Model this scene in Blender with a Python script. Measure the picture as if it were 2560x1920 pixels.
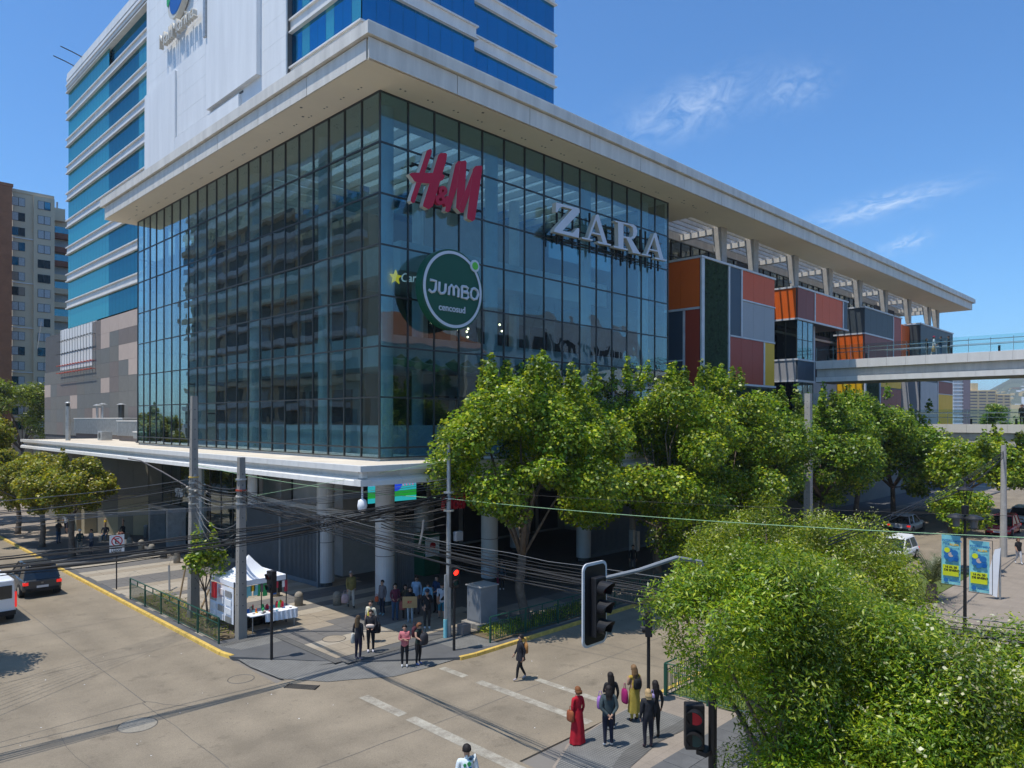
import bpy, bmesh, math, random
import numpy as np
from mathutils import Vector, Matrix
for o in list(bpy.data.objects): bpy.data.objects.remove(o)
random.seed(7); rng = np.random.default_rng(7)
R = math.radians; PI = math.pi
scene = bpy.context.scene; COL = scene.collection

# ---------------------------------------------------------------- camera
cam = bpy.data.cameras.new('camera'); camera = bpy.data.objects.new('camera', cam); COL.objects.link(camera)
camera.location = (-19.53, -27.839, 8.968)
yaw = 0.7782975
camera.rotation_euler = (Matrix.Rotation(yaw - PI/2, 3, 'Z') @ Matrix.Rotation(PI/2, 3, 'X') @ Matrix.Rotation(0.00174, 3, 'Z')).to_euler()
cam.sensor_fit = 'HORIZONTAL'; cam.sensor_width = 36.0
cam.lens = 36.0 * 1812.78 / 2560.0
cam.shift_y = 91.634 / 2560.0
cam.clip_start = 0.5; cam.clip_end = 9000
scene.camera = camera
# ---------------------------------------------------------------- sky
SUN = Vector((-1.05, 0.30, 3.29)).normalized()
world = bpy.data.worlds.new("World"); scene.world = world; world.use_nodes = True
nt = world.node_tree; N = nt.nodes; L = nt.links
for n in list(N): N.remove(n)
out = N.new('ShaderNodeOutputWorld'); bg = N.new('ShaderNodeBackground')
sky = N.new('ShaderNodeTexSky'); sky.sky_type = 'NISHITA'; sky.sun_disc = False
sky.sun_elevation = math.asin(SUN.z); sky.sun_rotation = math.atan2(SUN.x, SUN.y)
sky.altitude = 0; sky.air_density = 1.0; sky.dust_density = 0.6; sky.ozone_density = 1.6
geo = N.new('ShaderNodeTexCoord')
mu2 = None
def vdot(v):
    n = N.new('ShaderNodeVectorMath'); n.operation = 'DOT_PRODUCT'; n.inputs[1].default_value = v; L.new(geo.outputs['Generated'], n.inputs[0]); return n.outputs['Value']
def mth(op, a, b=None):
    n = N.new('ShaderNodeMath'); n.operation = op
    for k, x in ((0,a),(1,b)):
        if x is None: continue
        if isinstance(x, (int,float)): n.inputs[k].default_value = x
        else: L.new(x, n.inputs[k])
    return n.outputs[0]
# thin cirrus wisps, each at its own place in the sky
for A_, B_, wid, amp, sd in (((.7542,.545,.3663),(.8228,.3969,.4067),.030,.30,1),((.8307,.4007,.3865),(.8569,.3259,.3994),.022,.22,2),((.8965,.3697,.2442),(.939,.2152,.2684),.013,.42,3),((.9326,.2977,.2039),(.9447,.2449,.2183),.010,.30,4),((.93,.12,.33),(.90,.02,.42),.03,.12,5),((.3,.8,.5),(.1,.85,.6),.03,.25,6),((-.5,-.6,.5),(-.2,-.8,.45),.05,.3,7),((.2,-.85,.4),(.5,-.75,.35),.04,.35,8)):
    a_ = Vector(A_).normalized(); b_ = Vector(B_).normalized(); c_ = (a_+b_).normalized(); u_ = (b_-a_).normalized(); half = (b_-a_).length/2; w_ = c_.cross(u_).normalized()
    du = mth('DIVIDE', vdot(u_), half); dw = mth('DIVIDE', vdot(w_), wid); dc = vdot(c_)
    nz = N.new('ShaderNodeTexNoise'); nz.inputs['Scale'].default_value = 1.0; nz.inputs['Detail'].default_value = 8; nz.inputs['Roughness'].default_value = .68; nz.inputs['Distortion'].default_value = .8
    cv = N.new('ShaderNodeCombineXYZ'); L.new(mth('MULTIPLY', du, 2.2), cv.inputs[0]); L.new(mth('MULTIPLY', dw, 1.3), cv.inputs[1]); cv.inputs[2].default_value = sd*3.7; L.new(cv.outputs[0], nz.inputs['Vector'])
    g_ = mth('POWER', 2.718, mth('MULTIPLY', mth('ADD', mth('MULTIPLY', du, du), mth('MULTIPLY', dw, dw)), -1.3))
    mr_ = N.new('ShaderNodeMapRange'); mr_.inputs[1].default_value = .40; mr_.inputs[2].default_value = .72; L.new(nz.outputs[0], mr_.inputs[0])
    m_ = mth('MULTIPLY', mth('MULTIPLY', g_, mr_.outputs[0]), mth('MULTIPLY', mth('GREATER_THAN', dc, 0), amp*1.6))
    mu2 = m_ if mu2 is None else mth('ADD', mu2, m_)
class _O:                                                    # keeps the link line below simple
    outputs = [mu2]
mu2 = _O
hs = N.new('ShaderNodeVectorMath'); hs.operation = 'MULTIPLY'; hs.inputs[1].default_value = (.45, .77, 1.06)
L.new(sky.outputs[0], hs.inputs[0])
mx = N.new('ShaderNodeMixRGB'); mx.inputs[2].default_value = (5.2, 5.9, 6.8, 1)
L.new(mu2.outputs[0], mx.inputs[0]); L.new(hs.outputs[0], mx.inputs[1]); L.new(mx.outputs[0], bg.inputs['Color'])
bg.inputs['Strength'].default_value = 0.14
L.new(bg.outputs[0], out.inputs[0])
# ---------------------------------------------------------------- sun
sl = bpy.data.lights.new('sun', 'SUN'); sl.energy = 3.5; sl.angle = R(0.53); sl.color = (1, .955, .88)
so = bpy.data.objects.new('sun', sl); COL.objects.link(so); so.rotation_euler = SUN.to_track_quat('Z', 'Y').to_euler(); so.location = (-20, 10, 80)
vs = scene.view_settings; vs.view_transform = 'Standard'; vs.look = 'None'; vs.gamma = 1; vs.exposure = 0.34; vs.use_curve_mapping = False
scene.render.engine = 'CYCLES'
scene.cycles.transparent_max_bounces = 24; scene.cycles.max_bounces = 6

# ================================================================= helpers
MATS = {}
def mat(name, col, rough=.7, metal=0, var=.12, nscale=1.2, bump=0.0, bscale=30, spec=.4, emit=None, grain=0.0, streak=False, grid=None):
    if name in MATS: return MATS[name]
    m = bpy.data.materials.new(name); m.use_nodes = True; t = m.node_tree; n = t.nodes; l = t.links
    b = n['Principled BSDF']; b.inputs['Roughness'].default_value = rough; b.inputs['Metallic'].default_value = metal
    b.inputs['Specular IOR Level'].default_value = spec
    tc = n.new('ShaderNodeTexCoord'); src = tc.outputs['Object']
    if streak:
        mpn = n.new('ShaderNodeMapping'); mpn.inputs['Scale'].default_value = (1, 1, .12); l.new(src, mpn.inputs[0]); src = mpn.outputs[0]
    nz = n.new('ShaderNodeTexNoise'); nz.inputs['Scale'].default_value = nscale; nz.inputs['Detail'].default_value = 6; nz.inputs['Roughness'].default_value = .65
    l.new(src, nz.inputs['Vector'])
    mr = n.new('ShaderNodeMapRange'); mr.inputs[1].default_value = .3; mr.inputs[2].default_value = .7
    mr.inputs[3].default_value = 1 - var; mr.inputs[4].default_value = 1 + var
    l.new(nz.outputs[0], mr.inputs[0]); fac = mr.outputs[0]
    if grain:
        ng = n.new('ShaderNodeTexNoise'); ng.inputs['Scale'].default_value = 45; ng.inputs['Detail'].default_value = 3
        l.new(tc.outputs['Object'], ng.inputs['Vector'])
        mg = n.new('ShaderNodeMapRange'); mg.inputs[1].default_value = .3; mg.inputs[2].default_value = .7; mg.inputs[3].default_value = 1-grain; mg.inputs[4].default_value = 1+grain
        l.new(ng.outputs[0], mg.inputs[0]); mm = n.new('ShaderNodeMath'); mm.operation = 'MULTIPLY'
        l.new(fac, mm.inputs[0]); l.new(mg.outputs[0], mm.inputs[1]); fac = mm.outputs[0]
    if grid:
        sx, sy, w, dk = grid
        sp = n.new('ShaderNodeSeparateXYZ'); l.new(tc.outputs['Object'], sp.inputs[0]); prev = None
        for ax, s in ((0, sx), (1, sy)):
            if not s: continue
            a = n.new('ShaderNodeMath'); a.operation = 'DIVIDE'; l.new(sp.outputs[ax], a.inputs[0]); a.inputs[1].default_value = s
            f = n.new('ShaderNodeMath'); f.operation = 'FRACT'; l.new(a.outputs[0], f.inputs[0])
            g = n.new('ShaderNodeMath'); g.operation = 'LESS_THAN'; l.new(f.outputs[0], g.inputs[0]); g.inputs[1].default_value = w
            if prev is None: prev = g.outputs[0]
            else:
                x = n.new('ShaderNodeMath'); x.operation = 'MAXIMUM'; l.new(prev, x.inputs[0]); l.new(g.outputs[0], x.inputs[1]); prev = x.outputs[0]
        q = n.new('ShaderNodeMapRange'); q.inputs[3].default_value = 1; q.inputs[4].default_value = dk; l.new(prev, q.inputs[0])
        mm = n.new('ShaderNodeMath'); mm.operation = 'MULTIPLY'; l.new(fac, mm.inputs[0]); l.new(q.outputs[0], mm.inputs[1]); fac = mm.outputs[0]
    rgb = n.new('ShaderNodeVectorMath'); rgb.operation = 'SCALE'; rgb.inputs[0].default_value = col[:3]; l.new(fac, rgb.inputs['Scale'])
    l.new(rgb.outputs[0], b.inputs['Base Color'])
    if bump:
        bn = n.new('ShaderNodeTexNoise'); bn.inputs['Scale'].default_value = bscale; bn.inputs['Detail'].default_value = 4; l.new(tc.outputs['Object'], bn.inputs['Vector'])
        bp = n.new('ShaderNodeBump'); bp.inputs['Strength'].default_value = bump; bp.inputs['Distance'].default_value = .02
        l.new(bn.outputs[0], bp.inputs['Height']); l.new(bp.outputs[0], b.inputs['Normal'])
    if emit:
        b.inputs['Emission Color'].default_value = (*emit[0], 1); b.inputs['Emission Strength'].default_value = emit[1]
    MATS[name] = m; return m

def glass_mat(name, tint, base=.05, ior=1.75, wob=.02, wscale=.8, rough=.0):
    m = bpy.data.materials.new(name); m.use_nodes = True; t = m.node_tree; n = t.nodes; l = t.links
    for x in list(n): n.remove(x)
    o = n.new('ShaderNodeOutputMaterial'); mix = n.new('ShaderNodeMixShader'); tr = n.new('ShaderNodeBsdfTransparent'); gl = n.new('ShaderNodeBsdfGlossy')
    tr.inputs[0].default_value = (*tint, 1); gl.inputs['Roughness'].default_value = rough; gl.inputs[0].default_value = (.86, .93, .94, 1)
    lw = n.new('ShaderNodeLayerWeight'); lw.inputs[0].default_value = .5
    fr = n.new('ShaderNodeMath'); fr.operation = 'POWER'; fr.inputs[1].default_value = 3.2; l.new(lw.outputs['Facing'], fr.inputs[0])
    ad = n.new('ShaderNodeMath'); ad.operation = 'ADD'; ad.inputs[1].default_value = base; ad.use_clamp = True; l.new(fr.outputs[0], ad.inputs[0])
    tc = n.new('ShaderNodeTexCoord'); nz = n.new('ShaderNodeTexNoise'); nz.inputs['Scale'].default_value = wscale; nz.inputs['Detail'].default_value = 1.0
    oi = n.new('ShaderNodeObjectInfo'); va = n.new('ShaderNodeVectorMath'); va.operation = 'ADD'
    sc = n.new('ShaderNodeMath'); sc.operation = 'MULTIPLY'; sc.inputs[1].default_value = 37; l.new(oi.outputs['Random'], sc.inputs[0])
    l.new(tc.outputs['Object'], va.inputs[0]); l.new(sc.outputs[0], va.inputs[1]); l.new(va.outputs[0], nz.inputs['Vector'])
    bp = n.new('ShaderNodeBump'); bp.inputs['Strength'].default_value = 1; bp.inputs['Distance'].default_value = wob; l.new(nz.outputs[0], bp.inputs['Height'])
    l.new(bp.outputs[0], gl.inputs['Normal'])
    l.new(ad.outputs[0], mix.inputs[0]); l.new(tr.outputs[0], mix.inputs[1]); l.new(gl.outputs[0], mix.inputs[2]); l.new(mix.outputs[0], o.inputs[0])
    MATS[name] = m; return m

def coated_glass(name, dif, gcol, g=.5, wob=.02):
    m = bpy.data.materials.new(name); m.use_nodes = True; t = m.node_tree; n = t.nodes; l = t.links
    for x in list(n): n.remove(x)
    o = n.new('ShaderNodeOutputMaterial'); mix = n.new('ShaderNodeMixShader'); df = n.new('ShaderNodeBsdfDiffuse'); gl = n.new('ShaderNodeBsdfGlossy')
    gl.inputs[0].default_value = (*gcol, 1); gl.inputs['Roughness'].default_value = .03
    oi = n.new('ShaderNodeObjectInfo'); tc = n.new('ShaderNodeTexCoord'); nz = n.new('ShaderNodeTexNoise'); nz.inputs['Scale'].default_value = .35; nz.inputs['Detail'].default_value = 3
    l.new(tc.outputs['Object'], nz.inputs['Vector'])
    mr = n.new('ShaderNodeMapRange'); mr.inputs[3].default_value = .7; mr.inputs[4].default_value = 1.35; l.new(oi.outputs['Random'], mr.inputs[0])
    vm = n.new('ShaderNodeVectorMath'); vm.operation = 'SCALE'; vm.inputs[0].default_value = dif; l.new(mr.outputs[0], vm.inputs['Scale']); l.new(vm.outputs[0], df.inputs[0])
    bp = n.new('ShaderNodeBump'); bp.inputs['Distance'].default_value = wob; l.new(nz.outputs[0], bp.inputs['Height']); l.new(bp.outputs[0], gl.inputs['Normal'])
    mix.inputs[0].default_value = g; l.new(df.outputs[0], mix.inputs[1]); l.new(gl.outputs[0], mix.inputs[2]); l.new(mix.outputs[0], o.inputs[0])
    MATS[name] = m; return m

def leaf_mat(name, c1, c2, c3, trans=.35):
    m = bpy.data.materials.new(name); m.use_nodes = True; t = m.node_tree; n = t.nodes; l = t.links
    for x in list(n): n.remove(x)
    o = n.new('ShaderNodeOutputMaterial'); g = n.new('ShaderNodeNewGeometry'); cr = n.new('ShaderNodeValToRGB')
    e = cr.color_ramp.elements; e[0].color = (*c1, 1); e[0].position = .0; e[1].color = (*c3, 1); e[1].position = 1
    k = e.new(.6); k.color = (*c2, 1)
    l.new(g.outputs['Random Per Island'], cr.inputs[0])
    tc = n.new('ShaderNodeTexCoord'); nz = n.new('ShaderNodeTexNoise'); nz.inputs['Scale'].default_value = .9; nz.inputs['Detail'].default_value = 3; l.new(tc.outputs['Object'], nz.inputs['Vector'])
    mr = n.new('ShaderNodeMapRange'); mr.inputs[1].default_value = .35; mr.inputs[2].default_value = .65; mr.inputs[3].default_value = .6; mr.inputs[4].default_value = 1.4; l.new(nz.outputs[0], mr.inputs[0])
    vm = n.new('ShaderNodeVectorMath'); vm.operation = 'SCALE'; l.new(cr.outputs[0], vm.inputs[0]); l.new(mr.outputs[0], vm.inputs['Scale'])
    p = n.new('ShaderNodeBsdfPrincipled'); p.inputs['Roughness'].default_value = .42; p.inputs['Specular IOR Level'].default_value = .5; l.new(vm.outputs[0], p.inputs['Base Color'])
    tr = n.new('ShaderNodeBsdfTranslucent'); v2 = n.new('ShaderNodeVectorMath'); v2.operation = 'MULTIPLY'; v2.inputs[1].default_value = (1.5, 1.5, .5); l.new(vm.outputs[0], v2.inputs[0]); l.new(v2.outputs[0], tr.inputs[0])
    mix = n.new('ShaderNodeMixShader'); mix.inputs[0].default_value = trans; l.new(p.outputs[0], mix.inputs[1]); l.new(tr.outputs[0], mix.inputs[2]); l.new(mix.outputs[0], o.inputs[0])
    MATS[name] = m; return m

def tag(o, label=None, cat=None, group=None, kind=None):
    if label: o['label'] = label
    if cat: o['category'] = cat
    if group: o['group'] = group
    if kind: o['kind'] = kind
    return o
def empty(name, loc, label, cat, group=None, rz=0):
    o = bpy.data.objects.new(name, None); COL.objects.link(o); o.location = loc; o.rotation_euler = (0, 0, rz); o.empty_display_size = .2
    return tag(o, label, cat, group)

class MB:
    def __init__(s): s.v = []; s.f = []; s.m = []
    def add(s, vs, fs, mi=0):
        k = len(s.v); s.v += [tuple(map(float, p)) for p in vs]; s.f += [tuple(i+k for i in f) for f in fs]; s.m += [mi]*len(fs); return s
    def box(s, x0, x1, y0, y1, z0, z1, mi=0):
        return s.add([(x0,y0,z0),(x1,y0,z0),(x1,y1,z0),(x0,y1,z0),(x0,y0,z1),(x1,y0,z1),(x1,y1,z1),(x0,y1,z1)],
                     [(0,3,2,1),(4,5,6,7),(0,1,5,4),(1,2,6,5),(2,3,7,6),(3,0,4,7)], mi)
    def prism(s, pts, z0, z1, mi=0):      # polygon in XY extruded in z (ccw)
        n = len(pts)
        return s.add([(x,y,z0) for x,y in pts]+[(x,y,z1) for x,y in pts], [tuple(range(n-1,-1,-1)), tuple(range(n,2*n))]+[(i,(i+1)%n,n+(i+1)%n,n+i) for i in range(n)], mi)
    def prismY(s, pts, y0, y1, mi=0):     # polygon in XZ extruded along Y
        n = len(pts)
        return s.add([(x,y0,z) for x,z in pts]+[(x,y1,z) for x,z in pts], [tuple(range(n)), tuple(range(2*n-1,n-1,-1))]+[(i,n+i,n+(i+1)%n,(i+1)%n) for i in range(n)], mi)
    def prismX(s, pts, x0, x1, mi=0):     # polygon in YZ extruded along X
        n = len(pts)
        return s.add([(x0,y,z) for y,z in pts]+[(x1,y,z) for y,z in pts], [tuple(range(n-1,-1,-1)), tuple(range(n,2*n))]+[(i,(i+1)%n,n+(i+1)%n,n+i) for i in range(n)], mi)
    def cyl(s, p0, p1, r0, r1=None, n=12, mi=0, cap=True):
        if r1 is None: r1 = r0
        p0 = Vector(p0); p1 = Vector(p1); d = (p1-p0).normalized(); a = d.orthogonal().normalized(); b = d.cross(a)
        vs = []
        for p, r in ((p0,r0),(p1,r1)):
            for i in range(n):
                t = 2*PI*i/n; vs.append(p + (a*math.cos(t)+b*math.sin(t))*r)
        fs = [(i,(i+1)%n,n+(i+1)%n,n+i) for i in range(n)]
        if cap: fs += [tuple(range(n-1,-1,-1)), tuple(range(n,2*n))]
        return s.add(vs, fs, mi)
    def tube(s, pts, r, n=6, mi=0):
        pts = [Vector(p) for p in pts]; vs = []; rr = r if isinstance(r, (list, tuple)) else [r]*len(pts)
        ref = Vector((0.13,0.27,.95))
        for i, p in enumerate(pts):
            d = (pts[min(i+1,len(pts)-1)] - pts[max(i-1,0)]).normalized(); a = d.cross(ref)
            if a.length < .05: a = d.orthogonal()
            a.normalize(); b = d.cross(a)
            for k in range(n):
                t = 2*PI*k/n; vs.append(p+(a*math.cos(t)+b*math.sin(t))*rr[i])
        fs = []
        for i in range(len(pts)-1):
            for k in range(n): fs.append((i*n+k, i*n+(k+1)%n, (i+1)*n+(k+1)%n, (i+1)*n+k))
        fs += [tuple(range(n-1,-1,-1)), tuple(range((len(pts)-1)*n, len(pts)*n))]
        return s.add(vs, fs, mi)
    def lathe(s, c, prof, n=14, mi=0, sx=1, sy=1):   # prof: (r,z)
        vs = []; 
        for r, z in prof:
            for k in range(n): t = 2*PI*k/n; vs.append((c[0]+r*sx*math.cos(t), c[1]+r*sy*math.sin(t), c[2]+z))
        fs = [(i*n+k, i*n+(k+1)%n, (i+1)*n+(k+1)%n, (i+1)*n+k) for i in range(len(prof)-1) for k in range(n)]
        fs += [tuple(range(n-1,-1,-1)), tuple(range((len(prof)-1)*n, len(prof)*n))]
        return s.add(vs, fs, mi)
    def build(s, name, mats, parent=None, world=True, smooth=False, bevel=0):
        me = bpy.data.meshes.new(name); me.from_pydata(s.v, [], s.f)
        for m in (mats if isinstance(mats, (list, tuple)) else [mats]): me.materials.append(m if not isinstance(m, str) else MATS[m])
        if max(s.m or [0]): me.polygons.foreach_set('material_index', s.m)
        if smooth: me.polygons.foreach_set('use_smooth', [True]*len(me.polygons))
        me.update()
        o = bpy.data.objects.new(name, me); COL.objects.link(o)
        if parent:
            o.parent = parent
            if world: 
                q = parent; off = Vector((0,0,0))
                while q: off += q.location; q = q.parent
                o.location = -off
        if bevel:
            b = o.modifiers.new('bevel', 'BEVEL'); b.width = bevel; b.segments = 2; b.limit_method = 'ANGLE'; b.angle_limit = R(35)
        return o
def inst(src, name, parent, loc=None, mat_=None, rot=None):
    o = src.copy(); o.name = name; COL.objects.link(o); o.parent = parent
    if loc is not None: o.location = loc
    if rot is not None: o.rotation_euler = rot
    return o
def boxmesh(name, sx, sy, sz, m):          # centred unit piece, mesh only
    me = bpy.data.meshes.new(name); b = MB().box(-sx/2,sx/2,-sy/2,sy/2,-sz/2,sz/2); me.from_pydata(b.v, [], b.f); me.materials.append(MATS[m]); return me
def put(name, me, parent, loc, rot=None):  # link a piece sharing a mesh; loc in world
    o = bpy.data.objects.new(name, me); COL.objects.link(o)
    off = Vector((0,0,0)); q = parent
    while q: off += q.location; q = q.parent
    o.parent = parent; o.location = Vector(loc) - off
    if rot: o.rotation_euler = rot
    return o
def text(name, body, size, ext, M, m, parent=None, bold=0.0, label=None, sx=1.0, align='LEFT'):
    cu = bpy.data.curves.new('t', 'FONT'); cu.body = body; cu.size = size; cu.extrude = ext; cu.offset = bold; cu.resolution_u = 4; cu.align_x = align
    o = bpy.data.objects.new('t', cu); COL.objects.link(o); dg = bpy.context.evaluated_depsgraph_get(); dg.update()
    me = bpy.data.meshes.new_from_object(o.evaluated_get(dg)); bpy.data.objects.remove(o); me.name = name
    S = Matrix.Diagonal((sx,1,1,1)); me.transform(M @ S); me.materials.clear(); me.materials.append(MATS[m])
    ob = bpy.data.objects.new(name, me); COL.objects.link(ob)
    if parent:
        ob.parent = parent; off = Vector((0,0,0)); q = parent
        while q: off += q.location; q = q.parent
        ob.location = -off
    return ob
def TM(origin, right, up):               # text matrix: text x -> right, y -> up
    r = Vector(right).normalized(); u = Vector(up).normalized(); w = r.cross(u)
    M = Matrix((( r.x,u.x,w.x,origin[0]),(r.y,u.y,w.y,origin[1]),(r.z,u.z,w.z,origin[2]),(0,0,0,1))); return M

# ================================================================= materials
def road_mat():
    m = mat('concrete_road', (.232,.19,.135), .9, var=.2, nscale=.35, grain=.18, bump=.3, bscale=60)
    n = m.node_tree.nodes; l = m.node_tree.links; b = n['Principled BSDF']; src = b.inputs['Base Color'].links[0].from_socket; tc = n.new('ShaderNodeTexCoord')
    sp = n.new('ShaderNodeSeparateXYZ'); l.new(tc.outputs['Object'], sp.inputs[0])
    def M(op, a, c=None):
        x = n.new('ShaderNodeMath'); x.operation = op
        for k, v in ((0,a),(1,c)):
            if v is None: continue
            if isinstance(v,(int,float)): x.inputs[k].default_value = v
            else: l.new(v, x.inputs[k])
        return x.outputs[0]
    tot = None
    for ax, cen in ((0,(-9.0,-10.5,-12.4,-14.0)),(1,(-8.4,-9.9,-12.0,-13.5))):
        wn = n.new('ShaderNodeTexNoise'); wn.inputs['Scale'].default_value = .18; l.new(tc.outputs['Object'], wn.inputs['Vector'])
        q = M('ADD', sp.outputs[ax], M('MULTIPLY', M('SUBTRACT', wn.outputs[0], .5), 1.2))
        for c in cen:
            d = M('SUBTRACT', q, c); g = M('POWER', 2.718, M('MULTIPLY', M('MULTIPLY', d, d), -5)); tot = g if tot is None else M('ADD', tot, g)
    vo = n.new('ShaderNodeTexVoronoi'); vo.inputs['Scale'].default_value = 2.1; vo.inputs['Randomness'].default_value = 1; l.new(tc.outputs['Object'], vo.inputs['Vector'])
    sp2 = M('MULTIPLY', M('LESS_THAN', vo.outputs['Distance'], .075), .22)
    st = n.new('ShaderNodeTexNoise'); st.inputs['Scale'].default_value = 1.1; st.inputs['Detail'].default_value = 8; st.inputs['Roughness'].default_value = .75; l.new(tc.outputs['Object'], st.inputs['Vector'])
    blot = M('MULTIPLY', M('MAXIMUM', M('SUBTRACT', st.outputs[0], .56), 0), 2.4)
    k = M('SUBTRACT', M('SUBTRACT', M('SUBTRACT', 1.06, M('MULTIPLY', tot, .11)), sp2), blot)
    v = n.new('ShaderNodeVectorMath'); v.operation = 'SCALE'; l.new(src, v.inputs[0]); l.new(k, v.inputs['Scale']); l.new(v.outputs[0], b.inputs['Base Color'])
road_mat()
mat('asphalt_far', (.20,.18,.155), .9, var=.15, nscale=.05)
mat('tar', (.13,.118,.10), .9, var=.3, nscale=3)
def worn(name, col, under, thr):
    m = mat(name, (1,1,1), .88, var=.18, nscale=2, grain=.18); n = m.node_tree.nodes; l = m.node_tree.links; b = n['Principled BSDF']; src = b.inputs['Base Color'].links[0].from_socket
    tc = n.new('ShaderNodeTexCoord'); z = n.new('ShaderNodeTexNoise'); z.inputs['Scale'].default_value = 3.2; z.inputs['Detail'].default_value = 10; z.inputs['Roughness'].default_value = .8; l.new(tc.outputs['Object'], z.inputs['Vector'])
    r = n.new('ShaderNodeMapRange'); r.inputs[1].default_value = thr-.14; r.inputs[2].default_value = thr+.12; l.new(z.outputs[0], r.inputs[0])
    x = n.new('ShaderNodeMixRGB'); x.inputs[1].default_value = (*under,1); x.inputs[2].default_value = (*col,1); l.new(r.outputs[0], x.inputs[0])
    v = n.new('ShaderNodeVectorMath'); v.operation = 'MULTIPLY'; l.new(src, v.inputs[0]); l.new(x.outputs[0], v.inputs[1]); l.new(v.outputs[0], b.inputs['Base Color'])
worn('road_paint', (.40,.37,.30), (.225,.19,.145), .50)
mat('yellow_kerb', (.60,.40,.09), .8, var=.3, nscale=3, grain=.15)
mat('slab_light', (.36,.31,.24), .85, var=.12, nscale=1.5, grain=.1, grid=(.4,.4,.03,.8))
mat('slab_beige', (.30,.25,.185), .85, var=.12, nscale=1.5, grain=.1, grid=(.4,.4,.03,.8))
mat('slab_dark', (.15,.14,.128), .85, var=.15, nscale=1.5, grain=.1, grid=(.4,.4,.03,.75))
mat('tile_slate', (.115,.115,.115), .75, var=.2, nscale=1.2, grain=.1)
mat('tactile', (.20,.195,.18), .8, var=.15, nscale=2, grid=(.085,.085,.3,.55), grain=.1)
mat('tactile_dark', (.13,.125,.115), .8, var=.15, nscale=2, grid=(.09,0,.35,.5))
mat('pave_far', (.27,.225,.18), .9, var=.15, nscale=.8, grain=.1, grid=(.5,.5,.03,.8))
mat('earth', (.14,.105,.06), 1, var=.4, nscale=3)
mat('white_panel', (.74,.71,.66), .45, var=.10, nscale=1.2, streak=True)
mat('white_render', (.76,.76,.75), .6, var=.07, nscale=.9, streak=True)
mat('roof_white', (.66,.62,.55), .55, var=.16, nscale=1.4, streak=True)
mat('soffit', (.78,.70,.57), .8, var=.05, nscale=.3)
mat('dark_joint', (.10,.10,.10), .8)
mat('canopy_top', (.62,.54,.43), .9, var=.15, nscale=.6)
mat('column_clad', (.55,.555,.56), .45, var=.06, nscale=1, metal=.1)
mat('mullion', (.05,.055,.055), .4, metal=.4)
mat('steel_dark', (.035,.037,.04), .45, metal=.3)
mat('steel_blue', (.16,.20,.235), .45, metal=.35)
mat('galv', (.38,.39,.39), .45, metal=.5, var=.2, nscale=3)
mat('concrete_pole', (.27,.25,.22), .9, var=.2, nscale=2, grain=.12, streak=True)
mat('concrete_pale', (.42,.40,.37), .9, var=.15, nscale=2, grain=.12)
mat('interior_wall', (.42,.40,.38), .9)
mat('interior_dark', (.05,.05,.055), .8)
mat('interior_white', (.66,.67,.67), .7)
mat('floor_dark', (.10,.095,.09), .6, grid=(.6,.6,.02,.6))
mat('tile_grey', (.19,.185,.168), .8, var=.06)
mat('tile_brown', (.20,.172,.158), .8, var=.06)
mat('tile_slateblue', (.175,.18,.172), .8, var=.06)
mat('tile_pink', (.52,.42,.36), .8, var=.05)
mat('tile_sand', (.36,.30,.19), .8, var=.08)
mat('tile_olive', (.185,.17,.13), .8, var=.08)
mat('beige_wall', (.62,.51,.36), .9, var=.06, nscale=.3)
mat('brick', (.34,.14,.07), .95, var=.15, nscale=.8, grain=.12)
mat('brick_band', (.22,.09,.06), .9)
mat('curtain', (.42,.45,.46), .9, var=.25, nscale=6)
mat('yellow_far', (.62,.47,.24), .9); mat('purple_far', (.17,.12,.13), .9); mat('white_far', (.7,.7,.7), .9); mat('terracotta', (.42,.16,.08), .9, var=.3, nscale=3, grid=(.35,.6,.2,.6))
mat('p_orange', (.74,.13,.012), .5, var=.03); mat('p_red', (.40,.055,.026), .5, var=.03); mat('p_maroon', (.25,.055,.038), .5, var=.03)
mat('p_yellow', (.80,.46,.01), .5, var=.03); mat('p_blue', (.055,.08,.11), .5, var=.03); mat('p_grey', (.38,.38,.385), .5, var=.03); mat('p_char', (.06,.075,.085), .5, var=.03)
mat('p_coral', (.74,.105,.018), .5, var=.03)
mat('frame_white', (.62,.63,.64), .45)
mat('hm_red', (.50,.005,.035), .5, var=.03); mat('sign_edge', (.62,.58,.50), .5); mat('sign_white', (.62,.65,.70), .5, var=.03)
mat('jumbo_green', (.004,.085,.045), .45, var=.03); mat('lime', (.12,.55,.05), .5); mat('logo_blue', (.005,.10,.36), .5); mat('logo_green', (.03,.35,.1), .5); mat('logo_red', (.5,.03,.06), .5)
mat('green_rail', (.01,.075,.05), .45); mat('lamp_black', (.012,.012,.014), .5); mat('bark', (.13,.10,.075), .95, var=.4, nscale=5, bump=.6, bscale=14)
mat('cable', (.018,.018,.018), .6); mat('cable_grey', (.16,.16,.155), .6); mat('cable_green', (.25,.42,.22), .6); mat('insulator', (.55,.5,.42), .4)
mat('lens_red', (.9,.02,.01), .3, emit=((1,.02,.01), 3.0)); mat('lens_off', (.09,.012,.012), .15); mat('lens_green_off', (.01,.05,.05), .15); mat('lens_pale', (.15,.15,.15), .3)
mat('rubber', (.015,.015,.015), .8); mat('car_glass', (.015,.02,.022), .08, spec=.8); mat('chrome', (.55,.55,.55), .2, metal=.9)
mat('paint_graphite', (.045,.048,.052), .25, spec=.6, var=.04); mat('paint_white', (.72,.73,.74), .3, var=.03); mat('paint_red', (.42,.008,.02), .25, var=.04); mat('paint_silver', (.42,.43,.45), .3, metal=.4)
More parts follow.
